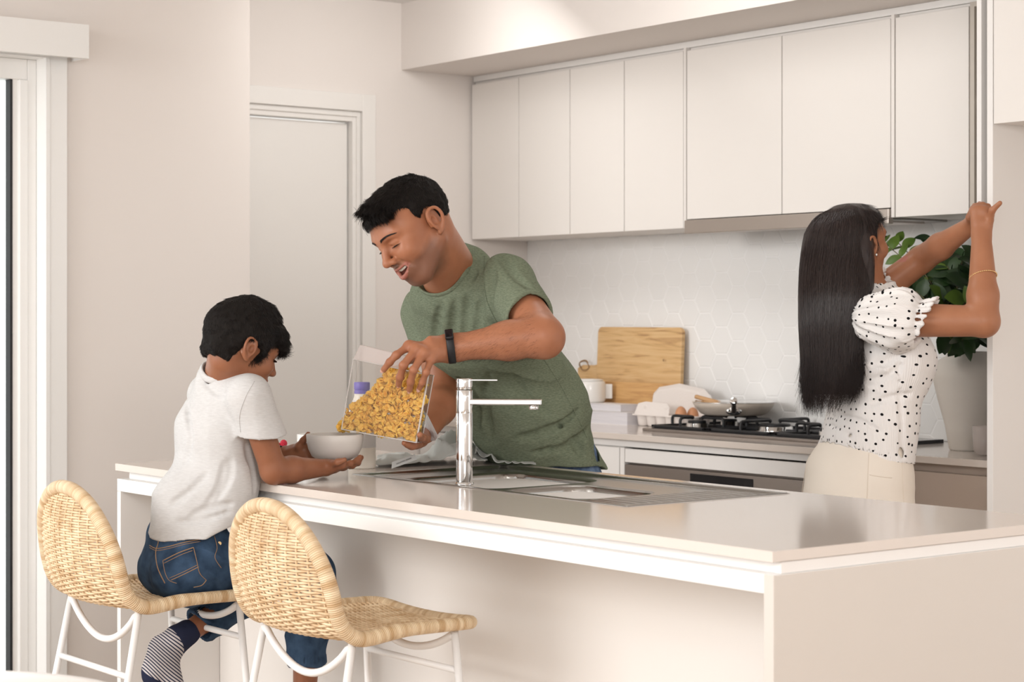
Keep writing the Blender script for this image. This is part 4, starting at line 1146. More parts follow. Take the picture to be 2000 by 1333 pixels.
# branch tips as (px, py, survey depth)
def inv_at(px, py, Y): return PY(px, py, Y)
tips = [(1722, 470, 4.98, 1), (1748, 468, 5.0, 1), (1818, 462, 5.05, 0), (1775, 560, 4.85, 0), (1800, 575, 4.95, 0), (1850, 520, 4.9, 0), (1880, 500, 5.0, 0),
        (1900, 540, 4.8, 0), (1870, 560, 4.95, 0), (1840, 590, 4.85, 0), (1905, 600, 4.78, 0), (1885, 625, 4.85, 0), (1912, 500, 4.9, 0), (1845, 545, 5.05, 0),
        (1895, 575, 5.0, 0), (1860, 610, 5.0, 0), (1840, 655, 4.7, 0), (1880, 665, 4.68, 0), (1910, 660, 4.72, 0), (1920, 560, 4.9, 0), (1800, 540, 5.0, 0), (1850, 500, 5.0, 0)]
for k, (px_, py_, Y_, lt) in enumerate(tips):
    tip = PY(px_, py_, min(Y_, 5.08))
    mid = neck*0.45+tip*0.55+np.array([rng.uniform(-.02, .02), rng.uniform(-.03, .0), 0.05 if py_ < 640 else 0.03])
    pts = spline([neck-CU*0.05+np.array([rng.uniform(-.012, .012), rng.uniform(-.012, .012), 0]), neck+CU*0.02, mid, tip], 8)
    stm.tube(pts, list(np.linspace(0.003, 0.0012, len(pts))), 6)
    n = len(pts)
    big = 0.9 if lt else 1.0
    for i in range(int(n*(0.62 if lt else 0.36)), n, 2 if not lt else 2):
        for sd_ in (-1, 1):
            tdir = nrm(pts[min(i+1, n-1)]-pts[i-1]); sdv_ = nrm(np.cross(tdir, CT))*sd_
            dv_ = tdir*rng.uniform(0.2, 0.9)+sdv_*rng.uniform(0.6, 1.1)+CT*rng.uniform(-0.3, 0.5)+CU*rng.uniform(-0.3, 0.3)
            nv_ = CU*rng.uniform(0.2, 1)+CT*rng.uniform(0.2, 1.0)+CR*rng.uniform(-.5, .5)
            L_ = rng.uniform(0.048, 0.078)*big*(0.8 if lt else 1.0)
            leaf(lfl if (lt or rng.random() < 0.12) else lf, pts[i], dv_, nv_, L_, L_*rng.uniform(0.30, 0.42))
stm.build('stems', M['stem'], fo, smooth=True)
lf.build('leaves', M['leaf'], fo, smooth=True)
lfl.build('young_leaves', M['leaflight'], fo, smooth=True)
# glass cup
gc = PY(1924, HZ, 4.78); gc[2] = ZT; pg = DY(1924, 4.78)*K/FPX
M['clearcup'] = mat('tinted_glass', (0.80, 0.72, 0.68), 0.05, alpha=0.45)
tag(MB().lathe([(0, 0.004), (0.022, 0.002), (0.028, 0.006), (0.034, 0.02), (0.036, 0.085), (0.0345, 0.085), (0.032, 0.022), (0, 0.014)], gc, 40).build('glass_cup', M['clearcup'], smooth=True),
    'clear glass cup in front of the vase, cut by the tall panel', 'cup')
# dark tablet lying at the back
tb0 = PY(1836, 860, 5.12)
tag(MB().box((tb0[0]-0.2, 4.98*K, ZT), (tb0[0], 5.14*K, ZT+0.012)).build('dark_tray', M['blackglass'], bevel=0.002), 'thin dark slab lying on the back worktop behind the woman', 'tray')
# white moulded chair in the near left corner
cw = thing('dining_chair', PD(70, 1500, 3.6)*np.array([1, 1, 0]), 'white moulded chair top at the bottom left corner, nearest the camera', 'chair')
cc0 = PD(-75, 1311, 3.3); nV = 30; vs = []
Rch = 0.215
for j in range(15):
    f = j/14
    for i in range(nV+1):
        a_ = math.radians(-100+200*i/nV)
        top = cc0[2]-0.17*(1-math.cos(a_*0.62))
        z_ = top*(1-f)+(0.43)*f
        r_ = Rch*(1-0.12*f)
        d1_ = CT*math.cos(a_)+CR*math.sin(a_)
        vs.append(np.array([cc0[0], cc0[1], 0])-CT*0.22+d1_*r_+CU*z_)
fs = [(j*(nV+1)+i, j*(nV+1)+i+1, (j+1)*(nV+1)+i+1, (j+1)*(nV+1)+i) for j in range(14) for i in range(nV)]
o = MB().add(vs, fs).build('backrest', M['leg'], cw, smooth=True); md = o.modifiers.new('s', 'SOLIDIFY'); md.thickness = 0.02; md.offset = 0
md = o.modifiers.new('b', 'BEVEL'); md.width = 0.008; md.segments = 3
sc0 = np.array([cc0[0], cc0[1], 0])-CT*0.22
MB().lathe([(0, 0.42), (0.19, 0.42), (0.215, 0.435), (0.21, 0.45), (0, 0.44)], sc0, 40).build('seat', M['leg'], cw, smooth=True)
for a_ in (45, 135, 225, 315):
    q = sc0+np.array([math.cos(math.radians(a_)), math.sin(math.radians(a_)), 0])*0.13; q2 = sc0+np.array([math.cos(math.radians(a_)), math.sin(math.radians(a_)), 0])*0.23
    MB().tube([q2+CU*0.003, q+CU*0.425], 0.012, 12).build('leg', M['spoonwood'], cw, smooth=True)
# ================================================================ SIGNED-DISTANCE MODELLING FOR BODIES AND CLOTHES
class Field:
    def __init__(s): s.ops = []
    def add(s, op, f, c, r, k): s.ops.append((op, f, np.array(c, float), float(r), float(k))); return s
    # primitives
    def cone(s, a, b, ra, rb, k=0.02, op='u'):
        a = np.array(a, float); b = np.array(b, float); ba = b-a; L2 = ba@ba+1e-12
        def f(P):
            t = np.clip(((P-a)@ba)/L2, 0, 1)
            return np.linalg.norm(P-a-t[:, None]*ba, axis=1)-(ra+(rb-ra)*t)
        return s.add(op, f, (a+b)/2, math.sqrt(L2)/2+max(ra, rb), k)
    def chain(s, pts, rs, k=0.02, op='u'):
        for i in range(len(pts)-1): s.cone(pts[i], pts[i+1], rs[i], rs[i+1], k, op)
        return s
    def ell(s, c, r, R=None, k=0.02, op='u'):
        c = np.array(c, float); r = np.array(r, float); R = np.eye(3) if R is None else np.array(R)
        def f(P):
            q = (P-c)@R; k0 = np.linalg.norm(q/r, axis=1); k1 = np.linalg.norm(q/(r*r), axis=1)+1e-9
            return k0*(k0-1)/k1
        return s.add(op, f, c, r.max(), k)
    def ecap(s, a, b, wa, ta, wb, tb, side, k=0.02, op='u'):
        """tapered capsule with an elliptical section: w along side, t across it"""
        a = np.array(a, float); b = np.array(b, float); L = np.linalg.norm(b-a); ax = (b-a)/L
        sd_ = np.array(side, float); sd_ = nrm(sd_-ax*(sd_@ax)); n_ = np.cross(ax, sd_)
        def f(P):
            q = P-a; z = q@ax; h = np.clip(z/L, 0, 1); w = wa+(wb-wa)*h; t_ = ta+(tb-ta)*h; m_ = np.minimum(w, t_)
            x = q@sd_; y = q@n_; z = z-h*L
            k0 = np.sqrt((x/w)**2+(y/t_)**2+(z/m_)**2); k1 = np.sqrt((x/w**2)**2+(y/t_**2)**2+(z/m_**2)**2)+1e-9
            return k0*(k0-1)/k1
        return s.add(op, f, (a+b)/2, L/2+max(wa, ta, wb, tb), k)
    def plane(s, p, n, k=0.002, op='s'):
        """removes the side the normal points to"""
        p = np.array(p, float); n = nrm(n)
        return s.add(op, lambda P: -((P-p)@n), p, 1e3, k)
    def slot(s, c, hx_, hy_, hz_, R, r, k=0.002, op='s'):
        c = np.array(c, float); R = np.array(R)
        def f(P):
            q = np.abs((P-c)@R)-np.array([hx_-r, hy_-r, hz_-r])
            return np.linalg.norm(np.maximum(q, 0), axis=1)+np.minimum(q.max(1), 0)-r
        return s.add(op, f, c, math.sqrt(hx_**2+hy_**2+hz_**2), k)
    def disp(s, g): s.ops.append(('d', g, np.zeros(3), 1e3, 0.0)); return s
    def ev(s, P, ops=None):
        d = np.full(len(P), 1.0)
        for op, f, c, r, k in (ops if ops is not None else s.ops):
            if op == 'd': d = d+f(P); continue
            q = f(P)
            if op == 'u': a_, b_, sg = d, q, 1
            elif op == 's': a_, b_, sg = -d, q, -1
            if k > 0:
                h = np.clip(0.5+0.5*(b_-a_)/k, 0, 1); m_ = b_*(1-h)+a_*h-k*h*(1-h)
            else: m_ = np.minimum(a_, b_)
            d = m_*sg
        return d
    def mesh(s, h, lo=None, hi=None, N=14):
        us = [o for o in s.ops if o[0] == 'u']
        lo = np.min([o[2]-o[3] for o in us], 0)-0.02 if lo is None else np.array(lo)
        hi = np.max([o[2]+o[3] for o in us], 0)+0.02 if hi is None else np.array(hi)
        B = N*h; nb = np.ceil((hi-lo)/B).astype(int)
        g = np.stack(np.meshgrid(*[np.arange(n) for n in nb], indexing='ij'), -1).reshape(-1, 3)
        hd = B*math.sqrt(3)/2
        C = lo+(g+0.5)*B
        near = np.zeros(len(C), bool)
        for o in us: near |= np.linalg.norm(C-o[2], axis=1) < o[3]+hd+o[4]
        g = g[near]; C = C[near]
        d0 = s.ev(C, [o for o in s.ops])
        keep = np.abs(d0) < hd*1.25+0.02
        g = g[keep]; C = C[keep]
        ar = np.arange(N+1); loc = np.stack(np.meshgrid(ar, ar, ar, indexing='ij'), -1).reshape(-1, 3)
        KEYS = []; POS = []; QUADS = []
        S = 1 << 14
        def key(q): return (q[..., 0].astype(np.int64)*S+q[..., 1])*S+q[..., 2]
        for gi, c_ in zip(g, C):
            ops = [o for o in s.ops if o[0] == 'd' or np.linalg.norm(c_-o[2]) < o[3]+hd+o[4]+0.055]
            if not any(o[0] == 'u' for o in ops): continue
            base = gi*N
            P = lo+(base+loc)*h
            v = s.ev(P, ops).reshape(N+1, N+1, N+1)
            sg = v < 0
            if sg.all() or not sg.any(): continue
            cnt = np.zeros((N, N, N), int); acc = np.zeros((N, N, N, 3))
            for ax in range(3):
                sl0 = [slice(None)]*3; sl1 = [slice(None)]*3; sl0[ax] = slice(0, N); sl1[ax] = slice(1, N+1)
                a_ = v[tuple(sl0)]; b_ = v[tuple(sl1)]
                cr_ = (a_ < 0) != (b_ < 0)
                t = np.where(cr_, a_/(a_-b_+1e-20), 0)
                o1, o2 = [(1, 2), (0, 2), (0, 1)][ax]
                for p in (0, 1):
                    for q in (0, 1):
                        sl = [slice(None)]*3; sl[ax] = slice(0, N); sl[o1] = slice(p, p+N); sl[o2] = slice(q, q+N)
                        cc = cr_[tuple(sl)]; tt = t[tuple(sl)]
                        cnt += cc
                        e = np.zeros((N, N, N, 3)); e[..., ax] = tt; e[..., o1] = p; e[..., o2] = q
                        acc += e*cc[..., None]
                # quads
                idx = np.argwhere(cr_)
                okm = (idx[:, o1] < N) & (idx[:, o2] < N)
                idx = idx[okm]
                if len(idx):
                    e1 = np.zeros(3, int); e1[o1] = 1; e2 = np.zeros(3, int); e2[o2] = 1
                    gidx = idx+base
                    q4 = np.stack([key(gidx-e1-e2), key(gidx-e2), key(gidx), key(gidx-e1)], 1)
                    neg = a_[tuple(idx.T)] < 0
                    fl = neg if ax != 1 else ~neg
                    q4[~fl] = q4[~fl][:, ::-1]
                    QUADS.append(q4)
            m_ = cnt > 0
            cells = np.argwhere(m_)
            KEYS.append(key(cells+base)); POS.append(lo+(cells+base+acc[m_]/cnt[m_][:, None])*h)
        KEYS = np.concatenate(KEYS); POS = np.concatenate(POS); Q = np.concatenate(QUADS)
        o_ = np.argsort(KEYS); KEYS = KEYS[o_]; POS = POS[o_]
        i = np.searchsorted(KEYS, Q); i = np.clip(i, 0, len(KEYS)-1)
        ok = (KEYS[i] == Q).all(1)
        return POS, i[ok]
def drop_small(v, f, minv=300):
    """keep the connected pieces with at least minv vertices"""
    lab = np.arange(len(v))
    while True:
        m_ = lab[f].min(1); new = lab.copy()
        np.minimum.at(new, f.ravel(), np.repeat(m_, 4))
        new = new[new]
        if (new == lab).all(): break
        lab = new
    cnt = np.bincount(lab, minlength=len(v)); good = cnt[lab] >= minv
    idx = np.cumsum(good)-1
    fk = good[f].all(1)
    return v[good], idx[f[fk]]
def relax(v, f, it=2, lam=0.5):
    e = np.concatenate([f[:, [0, 1]], f[:, [1, 2]], f[:, [2, 3]], f[:, [3, 0]]])
    e = np.concatenate([e, e[:, ::-1]])
    n = np.bincount(e[:, 0], minlength=len(v))[:, None]
    for _ in range(it):
        s_ = np.zeros_like(v)
        for k in range(3): s_[:, k] = np.bincount(e[:, 0], weights=v[e[:, 1], k], minlength=len(v))
        v = v+lam*(s_/np.maximum(n, 1)-v)
    return v
def vnormals(v, f):
    n_ = np.cross(v[f[:, 2]]-v[f[:, 0]], v[f[:, 3]]-v[f[:, 1]])
    out = np.zeros_like(v)
    for k in range(4):
        for c in range(3): out[:, c] += np.bincount(f[:, k], weights=n_[:, c], minlength=len(v))
    return out/(np.linalg.norm(out, axis=1)[:, None]+1e-12)
def strands(paths, r0, r1=0.0, sides=3):
    """paths (N,M,3): thin tapered hairs as one mesh"""
    P = np.asarray(paths, float); Nn, Mm, _ = P.shape
    T = np.gradient(P, axis=1); T /= np.linalg.norm(T, axis=2, keepdims=True)+1e-12
    ref = np.array([0.31, 0.52, 0.79]); U = np.cross(T, ref); U /= np.linalg.norm(U, axis=2, keepdims=True)+1e-12
    V_ = np.cross(T, U)
    rr = (r0+(r1-r0)*np.linspace(0, 1, Mm)**1.5)
    vs = np.stack([P+(U*math.cos(2*math.pi*k/sides)+V_*math.sin(2*math.pi*k/sides))*rr[None, :, None] for k in range(sides)], 2)
    idx = np.arange(Nn*Mm*sides).reshape(Nn, Mm, sides)
    fs = []
    for k in range(sides):
        k2 = (k+1) % sides
        fs.append(np.stack([idx[:, :-1, k], idx[:, :-1, k2], idx[:, 1:, k2], idx[:, 1:, k]], -1).reshape(-1, 4))
    return vs.reshape(-1, 3), np.concatenate(fs)
def folds(P, fr, amp, seed):
    """ridged cloth folds; fr is a 3x3 of stretched frequencies"""
    q = P@np.array(fr).T
    n1 = 1-np.abs(vnoise(q, seed)); n2 = vnoise(q*2.1+3.3, seed+1)
    return -amp*(n1**2-0.45)-amp*0.3*n2
def basis(*v): return np.stack([nrm(x) for x in v], 1)

# ---------------------------------------------------------------- head
def head_field(F, C, fwd, up, s_=1.0, female=False, child=False, smile=True, k0=0.0):
    """C is the centre of the skull between the ears; fwd/up are the face axes"""
    f = nrm(fwd); u = nrm(np.array(up)-f*(np.array(up)@f)); l = np.cross(u, f)     # l: the person's left
    R = np.stack([f, l, u], 1)
    def p(x, y, z): return C+(f*x+l*y+u*z)*s_
    # skull and jaw
    F.ell(p(-0.012, 0, 0.035), np.array([0.096, 0.075, 0.083])*s_, R, 0.0)
    F.ell(p(0.045, 0, 0.027), np.array([0.052, 0.062, 0.063])*s_, R, 0.03*s_)
    cj = 0.9 if female or child else 1.0
    F.ell(p(0.040, 0, -0.035), np.array([0.052, 0.054*cj, 0.052])*s_, R, 0.03*s_)
    if child:
        F.ell(p(0.055, 0, -0.072), np.array([0.030, 0.034, 0.022])*s_, R, 0.035*s_)
    else:
        F.ell(p(0.064, 0, -0.088), np.array([0.024, 0.027*cj, 0.021])*s_, R, 0.032*s_)
        for sy in (-1, 1):
            F.cone(p(-0.004, sy*0.059*cj, -0.045), p(0.060, sy*0.022*cj, -0.092), 0.0135*s_, 0.013*s_, 0.032*s_)
    # cheeks
    for sy in (-1, 1):
        F.ell(p(0.070, sy*0.036, -0.020 if not smile else -0.017), np.array([0.022, 0.023, 0.021])*s_, R, 0.024*s_)
        if smile: F.ell(p(0.079, sy*0.034, -0.022), np.array([0.013, 0.015, 0.013])*s_, R, 0.015*s_)
    # brow ridge
    for sy in (-1, 1):
        F.cone(p(0.092, sy*0.012, 0.030), p(0.076, sy*0.047, 0.033), 0.009*s_, 0.008*s_, 0.016*s_)
    # eye sockets
    for sy in (-1, 1):
        F.ell(p(0.099, sy*0.031, 0.010), np.array([0.014, 0.017, 0.011])*s_, R, 0.014*s_, 's')
        F.ell(p(0.0755, sy*0.031, 0.011), np.array([0.0148, 0.0155, 0.0135])*s_, R, 0.004*s_)
        # upper lid and lower lid
        F.cone(p(0.0885, sy*0.020, 0.0135), p(0.082, sy*0.043, 0.0125), 0.0034*s_, 0.003*s_, 0.004*s_)
        F.cone(p(0.0880, sy*0.022, 0.002), p(0.0820, sy*0.042, 0.003), 0.0028*s_, 0.0026*s_, 0.004*s_)
    # nose
    nl = 0.84 if child else 1.0
    F.cone(p(0.092, 0, 0.022), p(0.093+0.021*nl, 0, -0.016), 0.0075*s_, 0.0100*s_, 0.010*s_)
    F.ell(p(0.094+0.022*nl, 0, -0.0205), np.array([0.0115, 0.0120, 0.0095])*s_, R, 0.006*s_)
    for sy in (-1, 1):
        F.ell(p(0.103, sy*0.0140, -0.0240), np.array([0.0125, 0.0072, 0.0082])*s_, R, 0.006*s_)
        F.ell(p(0.107, sy*0.0072, -0.0325), np.array([0.006, 0.0038, 0.0036])*s_, R, 0.002*s_, 's')
    # mouth
    if smile:
        F.ell(p(0.080, 0, -0.056), np.array([0.024, 0.034, 0.025])*s_, R, 0.018*s_)
        for sy in (-1, 1):
            F.chain([p(0.101, sy*0.0215, -0.026), p(0.0965, sy*0.029, -0.036), p(0.0885, sy*0.0365, -0.048), p(0.082, sy*0.039, -0.058)], np.array([0.001, 0.0022, 0.0022, 0.001])*s_, 0.0065*s_, 's')
        ang = np.linspace(-1, 1, 13)
        F.chain([p(0.104-0.027*a*a, a*0.0300, -0.0560+0.011*a*a) for a in ang], [(0.0022+0.0090*(1-abs(a)**2.2))*s_ for a in ang], 0.0025*s_, 's')
        F.ell(p(0.090, 0, -0.058), np.array([0.018, 0.026, 0.0095])*s_, R, 0.003*s_, 's')
        up_ = [p(0.1035-0.028*a*a, a*0.0345, -0.0455+0.0045*a*a) for a in ang]
        lo_ = [p(0.1015-0.026*a*a, a*0.0335, -0.0695+0.0265*a*a) for a in ang]
        F.chain(up_, [0.0022*s_+0.0012*s_*(1-abs(a)) for a in ang], 0.003*s_)
        F.chain(lo_, [0.0024*s_+0.0030*s_*(1-abs(a)) for a in ang], 0.003*s_)
    else:
        F.ell(p(0.080, 0, -0.052), np.array([0.021, 0.026, 0.022])*s_, R, 0.018*s_)
        F.ell(p(0.0985, 0, -0.049), np.array([0.0085, 0.018, 0.0050])*s_, R, 0.005*s_)
        F.ell(p(0.0975, 0, -0.0585), np.array([0.0085, 0.016, 0.0056])*s_, R, 0.004*s_)
    # ears
    for sy in (-1, 1):
        t = nrm(l*sy+f*(-0.35)); n2 = nrm(l*sy*0.35+f)
        e0 = p(-0.008, sy*0.074, -0.004)
        rim = [(0.010, 0.000, -0.006), (0.013, 0.006, 0.010), (0.008, 0.011, 0.026), (-0.004, 0.013, 0.032), (-0.017, 0.016, 0.027), (-0.022, 0.017, 0.010), (-0.017, 0.013, -0.008), (-0.006, 0.006, -0.022), (0.003, 0.003, -0.027)]
        rp = [e0+(f*a+l*sy*b+u*c)*s_ for a, b, c in rim]
        rq = spline(rp, 3); F.chain(rq, np.interp(np.linspace(0, 8, len(rq)), range(9), [0.0034*s_]*6+[0.0044*s_, 0.0058*s_, 0.0058*s_]), 0.003*s_)
        F.ell(e0+(f*(-0.004)+l*sy*0.004+u*0.006)*s_, np.array([0.0222, 0.0056, 0.031])*s_, basis(f+l*sy*0.42, l*sy-f*0.42, u), 0.005*s_)
        F.ell(e0+(f*(0.002)+l*sy*0.011+u*0.003)*s_, np.array([0.0075, 0.007, 0.0115])*s_, R, 0.003*s_, 's')
        F.ell(e0+(f*(0.011)+l*sy*0.004+u*(-0.002))*s_, np.array([0.0040, 0.0045, 0.0060])*s_, R, 0.003*s_)
    return p, R
def face_masks(v, C, R, s_, stub=False, smile=True):
    q = ((v-C)@R)/s_
    x, y, z = q.T
    lip = np.zeros(len(v)); st_ = np.zeros(len(v))
    if smile:
        zu = -0.0440+0.0045*(y/0.0345)**2; zl = -0.0740+0.0265*(y/0.0335)**2
        inside = (z < zu+0.001) & (z > zl-0.002) & (np.abs(y) < 0.037) & (x > 0.068)
        lip[inside] = (0.9*np.clip((0.038-np.abs(y))/0.008, 0, 1)*np.clip((x-0.068)/0.008, 0, 1))[inside]
    else:
        inside = (np.abs(y) < 0.019) & (z < -0.0445) & (z > -0.0645) & (x > 0.094)
        lip[inside] = 0.6
    if stub:
        jaw = np.clip((-0.030-z+0.35*np.clip(0.05-x, 0, 1))/0.02, 0, 1)
        mou = ((x > 0.085) & (z > -0.044) & (z < -0.030)).astype(float)
        cheek = np.clip((x-0.045)/0.03, 0, 1)*np.clip((z+0.052)/0.02, 0, 1)*np.clip((np.abs(y)-0.020)/0.012, 0, 1)
        side = np.clip((z+0.075)/0.01, 0, 1)
        st_ = np.clip(jaw*1.0-cheek*1.1, 0, 1)*np.clip((z+0.125)/0.02, 0, 1)
        st_ = np.maximum(st_, mou*np.clip(1-np.abs(y)/0.035, 0, 1)**0.5)*0.72
        st_ *= np.clip((x+0.022)/0.045, 0, 1)
    return {'lip': lip, 'stubble': st_}
# ---------------------------------------------------------------- hand
def hand(F, wrist, mcps, fingers, thumb, rf, rpalm, k=0.006, palmn=None, web=0.009):
    """mcps: four knuckles; fingers: list of joint lists after the knuckle; thumb: joints from the wrist side"""
    for i, m_ in enumerate(mcps):
        F.cone(wrist+(m_-wrist)*0.12, m_, rpalm*1.12, rpalm*0.92, 0.014)
    for i in range(3):
        F.cone((mcps[i]+wrist)/2, (mcps[i+1]+wrist)/2, rpalm, rpalm, 0.012)
        F.cone(mcps[i], mcps[i+1], rpalm*0.86, rpalm*0.86, 0.010)
    for i, fg in enumerate(fingers):
        pts = [mcps[i]]+list(fg); n = len(pts)
        rs = [rf[i]*(1.06-0.24*j/(n-1)) for j in range(n)]
        for j in range(n-1):
            F.cone(pts[j], pts[j+1], rs[j], rs[j+1], k if j else web)
            if j: F.ell(pts[j], np.array([1, 1, 1])*rs[j]*1.06, None, 0.004)
    n = len(thumb)
    rs = [rf[0]*1.5, rf[0]*1.22, rf[0]*1.06, rf[0]*0.82][:n] if n > 3 else [rf[0]*1.4, rf[0]*1.15, rf[0]*0.98]
    for j in range(n-1): F.cone(thumb[j], thumb[j+1], rs[j], rs[j+1], 0.012 if j == 0 else k)
def nail_disc(mb_, tip, prev, n_, r_):
    d_ = nrm(tip-prev); n_ = nrm(n_-d_*(n_@d_)); s__ = np.cross(d_, n_)
    vs = []; 
    for i in range(5):
        for j in range(7):
            a_ = (i/4-0.5)*1.7*r_; b_ = (j/6-0.5)*2
            w_ = 0.80*r_*math.sqrt(max(0.05, 1-(abs(a_)/(r_*0.98))**3))
            vs.append(tip+d_*(a_+r_*0.25)+s__*b_*w_+n_*(r_*1.03-0.36*r_*b_*b_-0.10*r_*(a_/r_)**2))
    mb_.add(vs, [(i*7+j, i*7+j+1, (i+1)*7+j+1, (i+1)*7+j) for i in range(4) for j in range(6)])
def eyes(parent, p, R, s_, gaze=(1, 0, -0.5)):
    for sy in (-1, 1):
        c_ = p(0.0745, sy*0.031, 0.0100)
        e = MB().lathe([(0.0145*s_*math.sin(a)+1e-7, -0.0145*s_*math.cos(a)) for a in np.linspace(0, math.pi, 14)], c_, 20).build('eye', M['eye'], parent, smooth=True)
        g_ = nrm(R@np.array(gaze)); a1 = nrm(np.cross(g_, R[:, 1])); a2 = np.cross(g_, a1)
        MB().lathe([(0.0058*s_, 0.0127*s_), (0.003*s_, 0.0144*s_), (0, 0.0148*s_)], c_, 16, R=np.stack([a1, a2, g_], 1)).build('iris', M['iris'], e, smooth=True)
def onto(F, P, d, it=5, lift=0.0):
    P = np.array(P, float); sh = P.shape; P = P.reshape(-1, 3)
    for _ in range(it): P = P-d*F.ev(P)[:, None]*-0.8*-1.0
    return (P+d*lift).reshape(sh)
def brows(parent, p, R, s_, m, n=260, dz=0.0, F=None):
    rng = np.random.default_rng(3)
    for sy in (-1, 1):
        P = []
        for k in range(n):
            a = rng.uniform(0, 1); th = 0.0024*(1-0.65*a)+0.0004
            x = 0.1015-0.026*a**1.6; y = sy*(0.011+0.040*a); z = 0.0300+0.0075*math.sin(a*2.2)-0.004*a+rng.uniform(-th, th)+dz
            q0 = np.array([x, y, z]); d_ = np.array([-0.004-0.004*a, sy*0.007, 0.003*(1-2*a)])
            P.append([p(*q0), p(*(q0+d_*0.5+[0.0006, 0, 0])), p(*(q0+d_))])
        if F is not None:
            P = onto(F, np.array(P), R[:, 0], 6, 0.0004)+R[:, 0]*(np.array([0, 0.0010, 0.0012])[None, :, None])
        v, f = strands(P, 0.00035, 0.0001)
        mkmesh('eyebrow', v, f, m, parent, smooth=True)
def short_hair(parent, name, m, v, n, dirf, count, length, r0, lift, seed=0, seg=6, noise=0.25):
    rng = np.random.default_rng(seed); idx = rng.choice(len(v), count, replace=len(v) < count)
    P0 = v[idx]+rng.normal(size=(count, 3))*0.0006; N0 = n[idx]
    D, Ln = dirf(P0, N0); D = D+rng.normal(size=D.shape)*noise
    D = D-N0*(D*N0).sum(1, keepdims=True); D /= np.linalg.norm(D, axis=1, keepdims=True)+1e-9
    Ls = length*Ln*rng.uniform(0.6, 1.15, count)
    t = np.linspace(0, 1, seg)
    path = P0[:, None]-N0[:, None]*0.002+D[:, None]*(Ls[:, None, None]*t[None, :, None])+N0[:, None]*((lift*Ls)[:, None, None]*np.sin(t*math.pi*0.62)[None, :, None]-(Ls**2/0.16)[:, None, None]*(t**2)[None, :, None]*0.5)
    vv, ff = strands(path, r0, r0*0.25)
    return mkmesh(name, vv, ff, m, parent, smooth=True)

def march(F, px, py, D0, n=90, step=0.006):
    """where the sight line through a pixel meets the surface"""
    o_ = np.array([0, 0, CAMH]); d_ = PD(px, py, 1.0)-o_; L = np.linalg.norm(d_); d_ = d_/L
    t = D0*L
    for _ in range(40):
        v_ = F.ev((o_+d_*t)[None])[0]
        if abs(v_) < 2e-4: break
        t += v_*0.8
    return o_+d_*t if abs(v_) < 0.004 and t < D0*L*1.12 else None
def seam(F, pts, D0, r, lift=0.0006, n=6):
    q = spline([np.array([a, b, 0.]) for a, b in pts], n)
    out = [march(F, a[0], a[1], D0) for a in q]; out = [a for a in out if a is not None]
    return [p-nrm(p-np.array([0, 0, CAMH]))*lift for p in out]

def crease(F, pts, D0, r=0.006, k=0.016, sink=0.5):
    q = [p for p in (march(F, a[0], a[1], D0) for a in pts) if p is not None]
    if len(q) < 2: return
    F0 = list(F.ops)
    q = [p+nrm(p-np.array([0, 0, CAMH]))*r*(-1+sink) for p in spline(q, 4)]
    n = len(q); rs = [r*math.sin(math.pi*(0.12+0.76*i/(n-1))) for i in range(n)]
    F.chain(q, rs, k, 's')
def neckline(T, c, ax, r, n=56, sm=5):
    a1 = nrm(np.cross(ax, CU)); a2 = np.cross(ax, a1); ring = []
    es = np.radians(np.linspace(80, -60, 140))[:, None]
    for i in range(n):
        th = 2*math.pi*i/n; d_ = a1*math.cos(th)+a2*math.sin(th)
        P = c+(d_*np.cos(es)+ax*np.sin(es))*(r+0.0035)
        v_ = T.ev(P); j = np.argmax(v_ < 0) if (v_ < 0).any() else 80
        ring.append(P[j])
    ring = np.array(ring)
    for _ in range(sm): ring = 0.5*ring+0.25*(np.roll(ring, 1, 0)+np.roll(ring, -1, 0))
    return list(ring)
# ================================================================ THE MAN
def pm(px, py, D): return PD(px, py, D)
M_pel = pm(1078, 912, 5.72); M_waist = pm(1034, 790, 5.66); M_chest = pm(940, 650, 5.50); M_neck = pm(893, 535, 5.42)
M_ls = pm(990, 556, 5.32); M_rs = pm(838, 612, 5.60)
M_le = pm(1058, 658, 5.10); M_lw = pm(876, 681, 5.09)
M_re = pm(868, 770, 5.54); M_rw = pm(830, 846, 5.30)
mside = nrm(M_ls-M_rs); mfwd = nrm(np.cross(mside, CU)); 
man = thing('person', pm(1062, 912, 5.72)*np.array([1, 1, 0]), 'smiling man in a green t-shirt leaning over the sink, pouring corn flakes', 'person')
HS = 1.06
a_y = math.radians(40); a_p = math.radians(34); a_r = math.radians(14)
hcam = np.array([-math.cos(a_y), 0, math.sin(a_y)]); upc = np.array([0, 1., 0])
Fc = hcam*math.cos(a_p)-upc*math.sin(a_p); Uc = hcam*math.sin(a_p)+upc*math.cos(a_p); Rc_ = np.cross(Fc, Uc)
Uc2 = Uc*math.cos(a_r)+Rc_*math.sin(a_r)
def cam2w(c): return CR*c[0]+CU*c[1]+CT*c[2]
MF, MU = cam2w(Fc), cam2w(Uc2)
M_head = pm(811, 450, 5.20)
F = Field()
p_, R_m = head_field(F, M_head, MF, MU, HS, smile=True)
